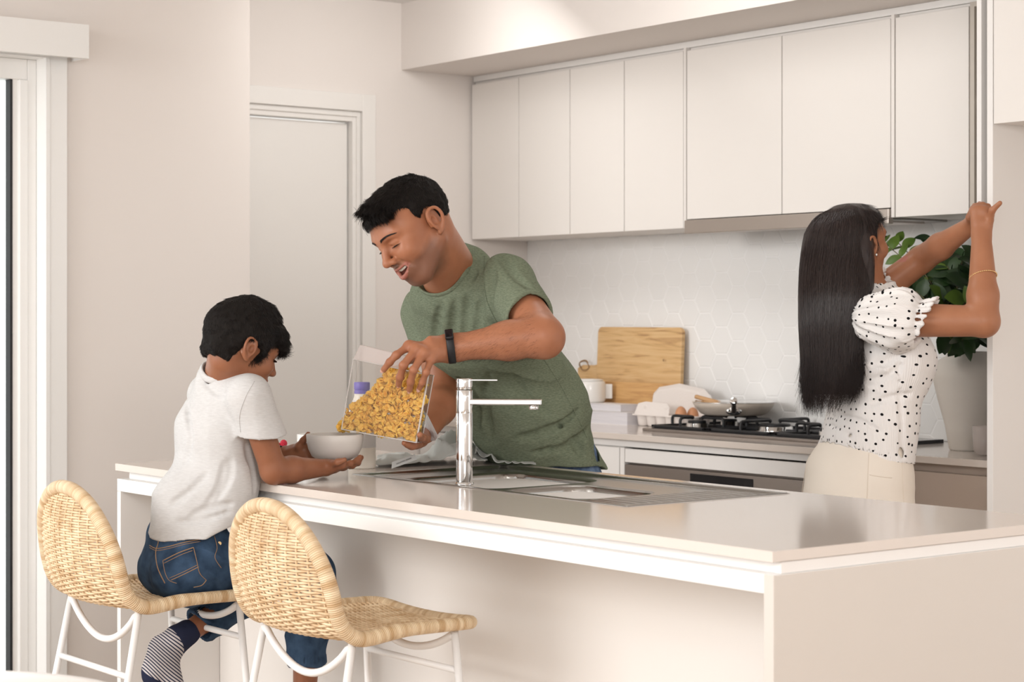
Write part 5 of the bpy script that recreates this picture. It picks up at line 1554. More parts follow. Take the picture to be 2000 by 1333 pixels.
# neck, shoulders, torso (under the shirt)
F.cone(p_(-0.030, 0, -0.035), M_neck-CU*0.01, 0.060, 0.064, 0.03)
F.cone(p_(0.0, 0, -0.055), M_neck+mfwd*0.035-CU*0.03, 0.048, 0.055, 0.03)
F.cone(M_neck-CU*0.04, M_ls-mside*0.04, 0.042, 0.040, 0.03).cone(M_neck-CU*0.04, M_rs+mside*0.04, 0.042, 0.040, 0.03)
F.ecap(M_neck-CU*0.06, M_chest, 0.09, 0.055, 0.12, 0.07, mside, 0.04)
F.ecap(M_chest, M_waist, 0.12, 0.07, 0.12, 0.07, mside, 0.04).ecap(M_waist, M_pel, 0.13, 0.09, 0.15, 0.10, mside, 0.04)
# left arm
F.cone(M_ls, M_le, 0.052, 0.047, 0.02)
F.cone(M_le+cv(0.35, -0.35, 0)*0.014, M_le-CU*0.006, 0.043, 0.045, 0.02)
d_ = M_lw-M_le
F.cone(M_le, M_le+d_*0.35, 0.050, 0.046, 0.015).cone(M_le+d_*0.35, M_lw, 0.046, 0.029, 0.02)
F.cone(M_le+d_*0.05+CU*0.016, M_le+d_*0.45+CU*0.006, 0.034, 0.032, 0.02)
F.cone(M_ls+(M_le-M_ls)*0.55, M_le+cv(0.5, 0.1, -0.2)*0.010, 0.048, 0.042, 0.02)
F.ecap(M_lw+d_*-0.08, M_lw, 0.027, 0.032, 0.023, 0.031, CT, 0.02)
# left hand on top of the container
mc_ = [pm(799, 676, 5.045), pm(813, 682, 5.03), pm(828, 690, 5.03), pm(843, 700, 5.04)]
fg = [[pm(774, 694, 5.02), pm(761, 708, 5.02), pm(749, 723, 5.03)],
      [pm(788, 714, 4.99), pm(781, 737, 5.01), pm(779, 751, 5.03)],
      [pm(808, 723, 4.985), pm(802, 746, 5.01), pm(800, 762, 5.03)],
      [pm(832, 728, 4.995), pm(825, 747, 5.01), pm(819, 760, 5.03)]]
wr = pm(868, 683, 5.075)
hand(F, wr, mc_, fg, [wr+cv(-0.5, -0.4, -0.6)*0.02, pm(822, 700, 5.10), pm(795, 705, 5.15), pm(775, 722, 5.17)], [0.0092, 0.0096, 0.0092, 0.0082], 0.0128)
F.ecap(M_lw, (mc_[1]+wr)/2, 0.018, 0.031, 0.0145, 0.033, CT, 0.015)
# tendons
for i in range(4): F.cone(wr+(mc_[i]-wr)*0.25+cv(0, .35, 1)*0.008, mc_[i]+cv(0, .35, 1)*0.0045, 0.0045, 0.0075, 0.010)
# right arm
d2 = M_rw-M_re
F.cone(M_rs, M_re, 0.050, 0.046, 0.02).cone(M_re, M_re+d2*0.35, 0.049, 0.047, 0.02).cone(M_re+d2*0.35, M_rw, 0.047, 0.028, 0.02)
rm = [pm(806, 868, 5.10), pm(812, 866, 5.14), pm(818, 864, 5.18), pm(824, 862, 5.22)]
rfg = [[pm(797, 868, 5.085), pm(790, 866, 5.075)], [pm(803, 870, 5.10), pm(795, 868, 5.10)], [pm(812, 868, 5.12), pm(804, 868, 5.13)], [pm(818, 866, 5.16), pm(811, 866, 5.17)]]
hand(F, M_rw, rm, rfg, [M_rw, pm(832, 858, 5.16), pm(824, 855, 5.07), pm(820, 850, 5.03)], [0.009, 0.009, 0.009, 0.008], 0.0125)
v, f = F.mesh(0.0021)
v, f = drop_small(v, f, 3000); v = relax(v, f, 1, 0.5)
mk = face_masks(v, M_head, R_m, HS, stub=True)
far = np.linalg.norm(v-M_head, axis=1) > 0.2
for k_ in mk: mk[k_][far] = 0
mkmesh('body', v, f, M['skin_man'], man, smooth=True, att=mk)
eyes(man, p_, R_m, HS, (1, 0.05, -0.75))
brows(man, p_, R_m, HS, M['brow'], 330, F=F)
# upper lids (looking down)
for sy in (-1, 1):
    lid = MB()
    c_ = p_(0.0745, sy*0.031, 0.0100); vs = []; na, nb_ = 10, 16
    for i in range(na+1):
        e_ = math.radians(62-80*i/na)
        for j in range(nb_+1):
            az_ = math.radians(-72+144*j/nb_); r_ = 0.0156*HS
            ee = e_+math.radians(7)*(1-math.cos(az_))*(i/na)
            vs.append(c_+R_m@(np.array([math.cos(ee)*math.cos(az_), math.cos(ee)*math.sin(az_), math.sin(ee)])*r_))
    lid.add(vs, [(i*(nb_+1)+j, i*(nb_+1)+j+1, (i+1)*(nb_+1)+j+1, (i+1)*(nb_+1)+j) for i in range(na) for j in range(nb_)])
    lid.build('eyelid', M['skin_man'], man, smooth=True)
for sy in (-1, 1):
    P = []
    for k in range(40):
        az_ = math.radians(-65+130*k/39); ee = math.radians(-18)+math.radians(7)*(1-math.cos(az_)); c_ = np.array([0.0745, sy*0.031, 0.0100])
        d0 = np.array([math.cos(ee)*math.cos(az_), math.cos(ee)*math.sin(az_), math.sin(ee)])
        P.append([p_(*(c_+d0*0.0156)), p_(*(c_+d0*0.0195+[0, 0, -0.001])), p_(*(c_+d0*0.0225+[0, 0, 0.0005]))])
    v, f = strands(P, 0.0005, 0.0002); mkmesh('eyelashes', v, f, M['brow'], man, smooth=True)
# teeth
tm = MB()
for k in range(-6, 7):
    a_ = k*0.098; w_ = 0.0040 if abs(k) > 1 else 0.0046
    c_ = np.array([0.058+0.0365*math.cos(a_*1.55), 0.0310*math.sin(a_*1.75), -0.0510+0.0004*abs(k)**1.6])
    tm.ell = None
    prf = [(1e-5, -0.0052), (0.0024, -0.0046), (0.0030, -0.002), (0.0029, 0.004), (1e-5, 0.0055)]
    Rt = R_m@np.array([[math.cos(a_*1.6), -math.sin(a_*1.6), 0], [math.sin(a_*1.6), math.cos(a_*1.6), 0], [0, 0, 1]])@np.diag([0.8*HS, 1.0*HS, 0.85*HS])
    tm.lathe(prf, p_(*c_), 12, R=Rt)
tm.build('teeth', M['teeth'], man, smooth=True)
# fingernails
for fgi in range(4):
    nm = MB()
    nail_disc(nm, fg[fgi][-1], fg[fgi][-2], cv(-0.1, 0.25, 1) if fgi else cv(-0.2, 0.1, 1), 0.0068)
    nm.build('fingernail', M['nail'], man, smooth=True)
# hair: cap plus combed strands
Hc = Field()
def hp(x, y, z): return M_head+(R_m@np.array([x, y, z]))*HS
Hc.ell(hp(-0.015, 0, 0.040), np.array([0.100, 0.081, 0.087])*HS, R_m, 0.0)
Hc.ell(hp(0.040, 0, 0.090), np.array([0.050, 0.055, 0.027])*HS, R_m, 0.03)
Hc.ell(hp(0.080, 0.005, 0.094), np.array([0.034, 0.046, 0.021])*HS, R_m, 0.02)
Hc.cone(hp(0.016, 0.076, 0.045), hp(0.020, 0.074, 0.004), 0.010, 0.0075, 0.012).cone(hp(0.016, -0.076, 0.045), hp(0.020, -0.074, 0.004), 0.010, 0.0075, 0.012)
Hc.plane(hp(0.058, 0, 0.075), R_m@np.array([1.0, 0, -0.85]), 0.012)
for sy in (-1, 1):
    Hc.slot(hp(0.075, sy*0.075, 0.020), 0.050*HS, 0.06*HS, 0.052*HS, R_m, 0.02, 0.006)
    Hc.slot(hp(0.002, sy*0.085, -0.045), 0.034*HS, 0.06*HS, 0.052*HS, R_m, 0.015, 0.006)
    Hc.ell(hp(-0.008, sy*0.082, 0.006), np.array([0.024, 0.02, 0.034])*HS, R_m, 0.004, 's')
Hc.plane(hp(-0.06, 0, -0.055), R_m@np.array([-0.1, 0, -1.0]), 0.01)
Hc.disp(lambda P: 0.0022*vnoise(P*np.array([90, 90, 90]), 4)-0.0012*np.abs(vnoise(P*200, 5)))
v, f = Hc.mesh(0.0028); v, f = drop_small(v, f, 500)
hair = mkmesh('hair', v, f, M['hairbase'], man, smooth=True)
n_ = vnormals(v, f)
def mflow(P, N):
    q = ((P-M_head)@R_m)/HS
    top = np.clip((q[:, 2]-0.07)/0.04, 0, 1)[:, None]
    fw = R_m@np.array([1.0, 0.45, 0.25]); dn = R_m@np.array([0.25, 0, -1.0])
    D = top*fw+(1-top)*dn
    Ln = 0.35+1.0*top[:, 0]*np.clip(0.5+q[:, 0]/0.12, 0.3, 1.2)*np.clip((0.098-q[:, 0])/0.03, 0.12, 1)
    return D, Ln
short_hair(hair, 'hair_strands', M['hair'], v, n_, mflow, 20000, 0.030, 0.0005, 0.16, 1, noise=0.16)
# quiff sweeping up at the front
rng = np.random.default_rng(2); P = []
for k in range(2200):
    y = rng.uniform(-0.045, 0.052); x0 = 0.072+rng.uniform(-0.022, 0.012)-abs(y)*0.25; z0 = 0.086+rng.uniform(-0.012, 0.008)-abs(y)*0.22
    L_ = rng.uniform(0.016, 0.027); cl = rng.uniform(0.8, 1.1)
    pts = [(x0, y, z0), (x0+0.35*L_, y+0.004*cl, z0+0.20*L_), (x0+0.75*L_, y+0.010*cl, z0+0.16*L_), (x0+1.05*L_, y+0.017*cl, z0-0.06*L_), (x0+1.15*L_, y+0.021*cl, z0-0.32*L_)]
    P.append([hp(*q) for q in pts])
v, f = strands(P, 0.0007, 0.0002); mkmesh('fringe', v, f, M['hair'], hair, smooth=True)
# forearm hairs
rng = np.random.default_rng(12); n_h = 1500
ad = nrm(d_); an1 = nrm(np.cross(ad, CU)); an2 = np.cross(an1, ad)
t_ = rng.uniform(0.06, 0.93, n_h); a_ = rng.uniform(0, 2*math.pi, n_h)
on_ = an1*np.cos(a_)[:, None]+an2*np.sin(a_)[:, None]
q = M_le+d_*t_[:, None]+on_*0.05
for _ in range(8): q = q-on_*(F.ev(q)*0.8)[:, None]
jit = rng.normal(size=(n_h, 3))*0.0012
P = np.stack([q, q+ad*0.004+on_*0.0010-CU*0.0015+jit, q+ad*0.009+on_*0.0006-CU*0.005+jit*2], 1)
v, f = strands(P, 0.00011, 0.00004); mkmesh('arm_hair', v, f, M['brow'], man, smooth=True)
# t-shirt
T = Field()
hem = pm(1069, 905, 5.72)
sl_e = M_ls+(M_le-M_ls)*0.70+cv(-0.2, 0.2, 0)*0.006
T.cone(M_ls, sl_e+(M_le-M_ls)*0.12, 0.070, 0.066, 0.0)
rs_e = M_rs+(M_re-M_rs)*0.55
T.cone(M_rs, rs_e+(M_re-M_rs)*0.15, 0.068, 0.066, 0.03)
# cut openings
ax_s = nrm(M_le-M_ls)
T.cone(sl_e-ax_s*0.03, sl_e+ax_s*0.2, 0.0595, 0.0600, 0.002, 's')
cutn = nrm(ax_s+cv(0.15, 0.35, 0)*0.35)
F2 = lambda P, p0=sl_e, n0=nrm(M_le-M_ls): None
def arm_cut(P, p0=sl_e, n0=cutn, a0=M_ls, a1=M_le):
    # everything of the sleeve past the hem plane, near the arm only
    d_pl = -((P-p0)@n0)
    ba = (a1+nrm(a1-a0)*0.1)-p0; t = np.clip(((P-p0)@ba)/(ba@ba), 0, 1)
    return np.maximum(d_pl, np.linalg.norm(P-p0-t[:, None]*ba, axis=1)-0.095)
T.add('s', arm_cut, sl_e, 0.35, 0.0)
ax_r = nrm(M_re-M_rs)
T.cone(rs_e-ax_r*0.03, rs_e+ax_r*0.2, 0.056, 0.057, 0.002, 's')
T.add('s', lambda P: arm_cut(P, rs_e, ax_r, M_rs, M_re), rs_e, 0.35, 0.0)
T.ecap(M_neck-CU*0.055+mfwd*0.01, M_chest+mfwd*0.005, 0.135, 0.088, 0.182, 0.118, mside, 0.025)
T.ecap(M_chest, M_waist, 0.182, 0.118, 0.176, 0.118, mside, 0.04)
hem_s = nrm(mside*np.array([1, 1, 0.2]))
T.ecap(M_waist, hem+cv(0.0, -1, 0)*0.05, 0.176, 0.118, 0.195, 0.132, hem_s, 0.04)
T.cone(M_neck-CU*0.045, M_ls-mside*0.005+CU*0.004, 0.060, 0.066, 0.04).cone(M_neck-CU*0.045, M_rs+mside*0.01, 0.060, 0.068, 0.04)
T.cone(M_chest+mside*0.10+mfwd*0.02, M_ls-mside*0.02-CU*0.05, 0.085, 0.060, 0.05)
# stomach sag of the leaning cloth
T.ell(M_waist+mfwd*0.045-CU*0.01, (0.15, 0.13, 0.16), None, 0.06)
# neck opening
cN = pm(864, 521, 5.37); na_ = nrm(nrm(p_(-0.01, 0, -0.05)-M_neck)+cv(-0.8, 0.55, 0.15)*0.9)
T.cone(M_neck-na_*0.02, cN-na_*0.012, 0.090, 0.082, 0.03)
cS = pm(853, 515, 5.33)
T.ell(cS, (0.080, 0.080, 0.080), None, 0.004, 's')
hemn = nrm(-CU+CR*-0.03)
T.plane(hem, hemn, 0.002)
T.ecap(hem+CU*0.02, hem-CU*0.1, 0.172, 0.112, 0.182, 0.118, hem_s, 0.002, 's')
up_b = nrm(M_neck-M_pel)
def mfold(P):
    q = P-M_pel; a_ = q@up_b; b_ = q@mside; c_ = q@mfwd
    zz = np.clip(1-a_/0.32, 0, 1)
    # diagonal drag lines low, vertical folds on the chest
    low = np.stack([(a_*1.0-b_*0.55)*15, (b_+a_*0.5)*4.5, c_*4], 1)
    hi_ = np.stack([b_*15+a_*2.5, a_*3.2, c_*4], 1)
    d1 = (1-np.abs(vnoise(low, 21)))**2; d2 = (1-np.abs(vnoise(hi_, 23)))**2
    d3 = vnoise(P*34, 25)
    return -(zz*0.017*(d1-0.4)+(1-zz)*0.011*(d2-0.4)*np.clip((0.52-a_)/0.12, 0.25, 1))-0.0015*d3
for pts, r_ in (([(962, 530), (956, 575), (966, 620), (990, 655)], 0.009), ([(890, 590), (884, 640), (872, 690)], 0.007), ([(915, 580), (908, 640), (902, 690)], 0.008), ([(938, 590), (930, 640), (925, 680)], 0.006),
                ([(860, 600), (850, 650), (846, 690)], 0.006), ([(908, 492), (928, 515), (920, 545)], 0.005), ([(935, 486), (950, 505), (940, 530)], 0.005), ([(975, 500), (1000, 530), (1030, 560)], 0.005), 
                ([(900, 745), (925, 790), (930, 840)], 0.008), ([(955, 730), (945, 790), (955, 850)], 0.008), ([(935, 880), (1010, 858), (1080, 838), (1130, 800)], 0.010), ([(950, 905), (1040, 885), (1110, 872), (1150, 840)], 0.010),
                ([(1000, 730), (1030, 780), (1070, 810)], 0.006), ([(1090, 830), (1120, 860), (1140, 890)], 0.004)):
    crease(T, pts, 5.0, r_, 0.018)
T.disp(mfold)
v, f = T.mesh(0.0036); v, f = drop_small(v, f, 3000); v = relax(v, f, 1, 0.4)
shirt = mkmesh('t_shirt', v, f, M['tee_green'], man, smooth=True)
# collar band
MB().tube(neckline(T, cS, na_, 0.080), 0.0085, 10, closed=True, flat=0.45, side=na_).build('collar_band', M['tee_green'], shirt, smooth=True)
sw = MB()
for pts, r_ in (([(947, 500), (945, 540), (950, 585), (966, 622), (985, 650)], 0.0013), ([(1062, 702), (1092, 748), (1120, 800), (1144, 850), (1160, 890)], 0.0012)):
    sw.tube(seam(T, pts, 5.0, r_, 0.0002), r_, 6, flat=0.6)
sw.build('shirt_seams', M['tee_green'], shirt, smooth=True)
# jeans
J = Field(); 
jl = M_pel+mside*0.095*np.array([1, 1, 0]); jr = M_pel-mside*0.095*np.array([1, 1, 0])
J.ecap(M_pel+CU*0.03, M_pel-CU*0.06, 0.150, 0.102, 0.168, 0.116, hem_s, 0.0)
for q, lat in ((jl, 1), (jr, -1)):
    ft = np.array([q[0], q[1], 0.06])+mside*lat*0.03; kn_ = (q+ft)/2+mfwd*0.02; kn_[2] = 0.50
    J.chain([q-CU*0.08, kn_, ft], [0.092, 0.066, 0.055], 0.03)
J.disp(lambda P: 0.002*vnoise(P*24, 31))
v, f = J.mesh(0.007); jeans = mkmesh('jeans', v, f, M['denimlight'], man, smooth=True)
for q, lat in ((jl, 1), (jr, -1)):
    ft = np.array([q[0], q[1], 0.0])+mside*lat*0.03
    S = Field(); S.ecap(ft+CU*0.035-mfwd*0.06, ft+CU*0.030+mfwd*0.14, 0.042, 0.034, 0.045, 0.028, mside, 0.0); S.plane([0, 0, 0.002], (0, 0, -1.), 0.002)
    v, f = S.mesh(0.006); mkmesh('shoe', v, f, M['iron'], man, smooth=True)
# watch
wc = pm(880, 678, 5.085); wa = nrm(d_); ws = nrm(np.cross(wa, CT)); wn = np.cross(ws, wa)
Wt = thing('wrist_watch', wc, '', ''); bpy.data.objects.remove(Wt)
pts = []
for k in range(40):
    a_ = 2*math.pi*k/40; pts.append(wc+ws*0.0375*math.cos(a_)+wn*0.0335*math.sin(a_))
wm = MB(); n = 40; vs = []
for k in range(n):
    a_ = 2*math.pi*k/n; d0 = ws*math.cos(a_)*0.0385+wn*math.sin(a_)*0.0335
    dn_ = nrm(d0)
    for (o1_, t_) in ((-0.0095, 0), (-0.0085, 0.0032), (0.0085, 0.0032), (0.0095, 0)):
        vs.append(wc+d0+wa*o1_+dn_*t_)
fs = [(k*4+j, k*4+(j+1) % 4, ((k+1) % n)*4+(j+1) % 4, ((k+1) % n)*4+j) for k in range(n) for j in range(4)]
wt_o = wm.add(vs, fs).build('watch_strap', M['rubber'], man, smooth=True)
fn = nrm(-ws*0.75+wn*0.55) if (-ws)@CU > 0 else nrm(ws*0.75+wn*0.55)
fc_ = wc+fn*0.0372
MB().box((-0.0105, -0.018, -0.003), (0.0105, 0.018, 0.0055), np.stack([wa, np.cross(fn, wa), fn], 1), fc_).build('watch_case', M['blackglass'], wt_o, bevel=0.003, seg=3)
# ================================================================ THE BOY
B_X = -4.40
B_pel = PD(372, 1088, 4.95); B_neck = PD(438, 737, 4.98); B_mid = PD(421, 900, 4.99)
bfwd = nrm(np.array([0.12, 1.0, 0])); bright = nrm(np.cross(bfwd, CU))
boy = thing('person', B_pel*np.array([1, 1, 0]), 'boy in white t-shirt and blue jeans sitting on a rattan stool, holding a bowl', 'person')
B_rs = PD(487, 776, 4.86); B_ls = PD(408, 772, 5.10)
B_re = PD(535, 920, 4.90); B_rw = PD(634, 914, 5.00)
B_le = PD(500, 912, 5.20); B_lw = PD(556, 889, 5.20)
BS = 0.85
ay = math.radians(31); apt = math.radians(24)
h0 = np.array([math.cos(ay), 0, -math.sin(ay)])
Fc = h0*math.cos(apt)-upc*math.sin(apt); Uc = h0*math.sin(apt)+upc*math.cos(apt); Rc_ = np.cross(Fc, Uc)
ar_ = math.radians(-4); Uc2 = Uc*math.cos(ar_)+Rc_*math.sin(ar_)
B_head = PD(470, 686, 4.93)
F = Field()
pb_, R_b = head_field(F, B_head, cam2w(Fc), cam2w(Uc2), BS, child=True, smile=False)
F.cone(pb_(-0.030, 0, -0.035), B_neck-CU*0.01, 0.046, 0.050, 0.025)
F.cone(B_neck-CU*0.02, B_rs-nrm(B_rs-B_ls)*0.03, 0.033, 0.030, 0.02).cone(B_neck-CU*0.03, B_ls+nrm(B_rs-B_ls)*0.03, 0.033, 0.030, 0.02)
F.ecap(B_neck-CU*0.07, B_mid, 0.065, 0.040, 0.085, 0.055, bright, 0.03).ecap(B_mid, B_pel+CU*0.05, 0.085, 0.055, 0.09, 0.06, bright, 0.03)
F.cone(B_rs, B_re, 0.034, 0.031, 0.015).cone(B_re, B_re+(B_rw-B_re)*0.35, 0.032, 0.031, 0.012).cone(B_re+(B_rw-B_re)*0.35, B_rw, 0.031, 0.0205, 0.012)
F.cone(B_ls, B_le, 0.033, 0.030, 0.015).cone(B_le, B_lw, 0.030, 0.021, 0.012)
# right hand, palm up under the bowl
mr = [PD(668, 908, 4.99), PD(670, 909, 5.03), PD(671, 910, 5.07), PD(671, 911, 5.11)]
fr_ = [[PD(684, 906, 5.02), PD(696, 901, 5.05), PD(703, 893, 5.06)], [PD(688, 909, 5.06), PD(699, 903, 5.08), PD(706, 894, 5.10)],
       [PD(688, 910, 5.11), PD(699, 905, 5.13), PD(704, 898, 5.14)], [PD(684, 911, 5.15), PD(694, 907, 5.17), PD(699, 901, 5.18)]]
hand(F, B_rw, mr, fr_, [B_rw, PD(646, 908, 4.985), PD(660, 903, 4.955), PD(673, 899, 4.955)], [0.0072, 0.0074, 0.0070, 0.0062], 0.0105, web=0.006)
# left hand, thumb up on the side of the bowl
ml = [PD(592, 874, 5.16), PD(596, 881, 5.16), PD(598, 888, 5.16), PD(600, 895, 5.15)]
fl_ = [[PD(606, 876, 5.19), PD(618, 874, 5.24)], [PD(610, 884, 5.19), PD(622, 883, 5.23)], [PD(612, 892, 5.18), PD(624, 893, 5.21)], [PD(612, 899, 5.16), PD(622, 902, 5.19)]]
hand(F, B_lw, ml, fl_, [B_lw+(ml[0]-B_lw)*0.3, PD(583, 873, 5.15), PD(592, 861, 5.145), PD(602, 848, 5.14)], [0.0072, 0.0074, 0.0070, 0.0062], 0.0125, web=0.006)
# legs: knees under the worktop, left shin folded back under the stool
hipR = B_pel+bright*0.055-CU*0.005; hipL = B_pel-bright*0.055-CU*0.005
knR = PD(606, 1120, 5.03); knL = PD(540, 1122, 5.22)
anL = PD(356, 1243, 5.04); anR = PD(592, 1420, 5.02)
F.cone(hipR, knR, 0.055, 0.044, 0.02).cone(hipL, knL, 0.055, 0.044, 0.02)
F.chain([knR, knR+(anR-knR)*0.35, anR], [0.040, 0.036, 0.024], 0.02)
F.chain([knL, knL+(anL-knL)*0.35, anL], [0.040, 0.036, 0.024], 0.02)
F.chain([anR, anR-CU*0.03, anR-CU*0.06+bfwd*0.03, anR-CU*0.075+bfwd*0.12], [0.024, 0.028, 0.028, 0.020], 0.02)
tl_ = PD(304, 1312, 4.98)
F.chain([anL, PD(322, 1272, 5.03), tl_], [0.024, 0.026, 0.022], 0.02)
v, f = F.mesh(0.0022); v, f = drop_small(v, f, 3000); v = relax(v, f, 1, 0.5)
mk = face_masks(v, B_head, R_b, BS, smile=False)
mk['lip'][np.linalg.norm(v-B_head, axis=1) > 0.2] = 0; mk['stubble'] *= 0
mkmesh('body', v, f, M['skin_boy'], boy, smooth=True, att=mk)
eyes(boy, pb_, R_b, BS, (1, 0, -0.6))
P = []
for k in range(60):
    az_ = math.radians(-70+140*k/59); sy = -1; c_ = np.array([0.0755, sy*0.031, 0.011]); ee = math.radians(-8)
    d0 = np.array([math.cos(ee)*math.cos(az_), math.cos(ee)*math.sin(az_), math.sin(ee)])
    P.append([pb_(*(c_+d0*0.0150)), pb_(*(c_+d0*0.0200+[0, 0, -0.002])), pb_(*(c_+d0*0.0245+[0, 0, -0.0015]))])
v, f = strands(P, 0.0006, 0.0002); mkmesh('eyelashes', v, f, M['brow'], boy, smooth=True)
brows(boy, pb_, R_b, BS, M['brow'], 220, F=F)
# hair
Hc = Field()
def hb_(x, y, z): return B_head+(R_b@np.array([x, y, z]))*BS
Hc.ell(hb_(-0.014, 0, 0.046), np.array([0.114, 0.092, 0.098])*BS, R_b, 0.0)
Hc.ell(hb_(0.060, 0, 0.062), np.array([0.054, 0.070, 0.046])*BS, R_b, 0.03)
Hc.ell(hb_(0.0, 0, 0.125), np.array([0.060, 0.055, 0.030])*BS, R_b, 0.03)
Hc.cone(hb_(0.030, -0.076, 0.03), hb_(0.036, -0.071, -0.008), 0.016, 0.006, 0.015).cone(hb_(0.030, 0.076, 0.03), hb_(0.036, 0.071, -0.008), 0.016, 0.006, 0.015)
Hc.cone(hb_(-0.070, -0.030, -0.03), hb_(-0.055, -0.048, -0.042), 0.026, 0.012, 0.02).cone(hb_(-0.070, 0.030, -0.03), hb_(-0.055, 0.048, -0.042), 0.026, 0.012, 0.02)
for sy in (-1, 1):
    Hc.slot(hb_(0.105, sy*0.04, -0.020), 0.062*BS, 0.10*BS, 0.060*BS, R_b, 0.02, 0.006)
    Hc.slot(hb_(0.058, sy*0.085, -0.040), 0.030*BS, 0.06*BS, 0.052*BS, basis(R_b@np.array([1, 0, -0.5]), R_b[:, 1], R_b@np.array([0.5, 0, 1])), 0.01, 0.006)
    Hc.slot(hb_(-0.010, sy*0.090, -0.040), 0.026*BS, 0.06*BS, 0.060*BS, basis(R_b@np.array([1, 0, -0.25]), R_b[:, 1], R_b@np.array([0.25, 0, 1])), 0.012, 0.006)
Hc.plane(hb_(-0.06, 0, -0.052), R_b@np.array([-0.15, 0, -1.0]), 0.01)
Hc.disp(lambda P: 0.0026*vnoise(P*80, 4))
v, f = Hc.mesh(0.0030); v, f = drop_small(v, f, 500)
hair = mkmesh('hair', v, f, M['hairbase'], boy, smooth=True); n_ = vnormals(v, f)
whorl = hb_(-0.055, 0.0, 0.135)
def bflow(P, N):
    D = P-whorl; D /= np.linalg.norm(D, axis=1, keepdims=True)
    q = ((P-B_head)@R_b)/BS
    D = D+R_b@np.array([0.15, 0, -0.25])
    return D, np.clip(0.55+0.5*q[:, 0]/0.1, 0.35, 1.0)
short_hair(hair, 'hair_strands', M['hair'], v, n_, bflow, 26000, 0.028, 0.0005, 0.16, 5, noise=0.12)
# t-shirt
T = Field()
se = B_rs+(B_re-B_rs)*0.50; ax_s = nrm(B_re-B_rs)
T.cone(B_rs, se+ax_s*0.02, 0.049, 0.058, 0.0)
T.cone(se-ax_s*0.03, se+ax_s*0.2, 0.042, 0.053, 0.002, 's')
T.add('s', lambda P: arm_cut(P, se, nrm(ax_s+cv(-0.25, 0.0, 0)*0.3), B_rs, B_re), se, 0.3, 0.0)
le_ = B_ls+(B_le-B_ls)*0.50; ax_l = nrm(B_le-B_ls)
T.cone(B_ls, le_+ax_l*0.02, 0.048, 0.052, 0.02)
T.cone(le_-ax_l*0.03, le_+ax_l*0.2, 0.043, 0.045, 0.002, 's')
T.add('s', lambda P: arm_cut(P, le_, ax_l, B_ls, B_le), le_, 0.3, 0.0)
T.ecap(B_neck-CU*0.055, B_mid+cv(0, 1, 0)*0.07, 0.105, 0.070, 0.124, 0.085, bright, 0.015)
T.ecap(B_mid+cv(0, 1, 0)*0.07, B_mid-CU*0.05, 0.124, 0.085, 0.130, 0.092, bright, 0.03)
hem = PD(378, 1046, 4.95)
T.ecap(B_mid-CU*0.05, hem-CU*0.04, 0.130, 0.092, 0.138, 0.104, bright, 0.03)
T.ell(PD(362, 990, 4.93), (0.070, 0.080, 0.09), None, 0.05)
T.cone(B_neck-CU*0.030, B_rs-nrm(B_rs-B_ls)*0.01, 0.046, 0.047, 0.03).cone(B_neck-CU*0.030, B_ls+nrm(B_rs-B_ls)*0.01, 0.046, 0.047, 0.03)
cNb = PD(437, 738, 4.97); nb_a = nrm(nrm(pb_(-0.02, 0, -0.05)-B_neck)*0.6+CU*0.6+cv(0.25, 0, -0.1)*0.4)
T.cone(B_neck-CU*0.03, cNb-nb_a*0.012, 0.064, 0.058, 0.02)
T.ell(cNb+nb_a*0.012, (0.057, 0.057, 0.057), None, 0.003, 's')
hn = nrm(-CU+CR*0.10)
hem_w = PD(378, 1043, 4.95)
def hem_cut(P):
    q = P-hem_w; x = q@CR
    zz = 0.0+0.006*np.sin(x*26)-0.02*x+np.clip(x-0.05, 0, 1)*0.55
    return (q[:, 2]-zz)
T.add('s', hem_cut, hem_w, 1e3, 0.0)
T.ecap(hem_w+CU*0.012, hem_w-CU*0.1, 0.112, 0.080, 0.116, 0.084, bright, 0.001, 's')
bup = nrm(B_neck-B_pel)
def bfold(P):
    q = P-B_pel; a_ = q@bup; b_ = q@bright; c_ = q@bfwd
    zz = np.clip(1-(a_-0.04)/0.26, 0, 1)
    low = np.stack([(a_*1.0-c_*0.8-b_*0.2)*17, (c_+a_*0.6)*5, b_*4], 1)
    hi_ = np.stack([(b_+c_)*16+a_*3, a_*4, c_*5], 1)
    d1 = (1-np.abs(vnoise(low, 41)))**2; d2 = (1-np.abs(vnoise(hi_, 43)))**2
    return -(zz*0.010*(d1-0.4)+(1-zz)*0.0045*(d2-0.4)*np.clip(1-np.abs(b_)/0.14, 0.25, 1))-0.0008*vnoise(P*45, 45)
for pts, r_ in (([(440, 905), (430, 950), (405, 985)], 0.006), ([(450, 900), (448, 935), (425, 975)], 0.004), ([(372, 1008), (410, 992), (455, 985)], 0.006), ([(350, 1020), (400, 1015), (450, 1000)], 0.005),
                ([(482, 870), (492, 910), (496, 960)], 0.005), ([(395, 745), (420, 765), (440, 770)], 0.003), ([(365, 790), (372, 850), (360, 900)], 0.004), ([(335, 985), (365, 965), (400, 930)], 0.005)):
    crease(T, pts, 4.6, r_, 0.014)
T.disp(bfold)
v, f = T.mesh(0.0031); v, f = drop_small(v, f, 2000); v = relax(v, f, 1, 0.4)
bsh = mkmesh('t_shirt', v, f, M['tee_white'], boy, smooth=True)
MB().tube(neckline(T, cNb+nb_a*0.012, nb_a, 0.057, sm=2), 0.0085, 8, closed=True, flat=0.45, side=nb_a).build('collar_band', M['tee_white'], bsh, smooth=True)
sw = MB().tube(seam(T, [(497, 745), (480, 775), (468, 812), (470, 845)], 4.6, 0.001, 0.0003), 0.0010, 6, flat=0.6).build('shirt_seam', M['tee_white'], bsh, smooth=True)
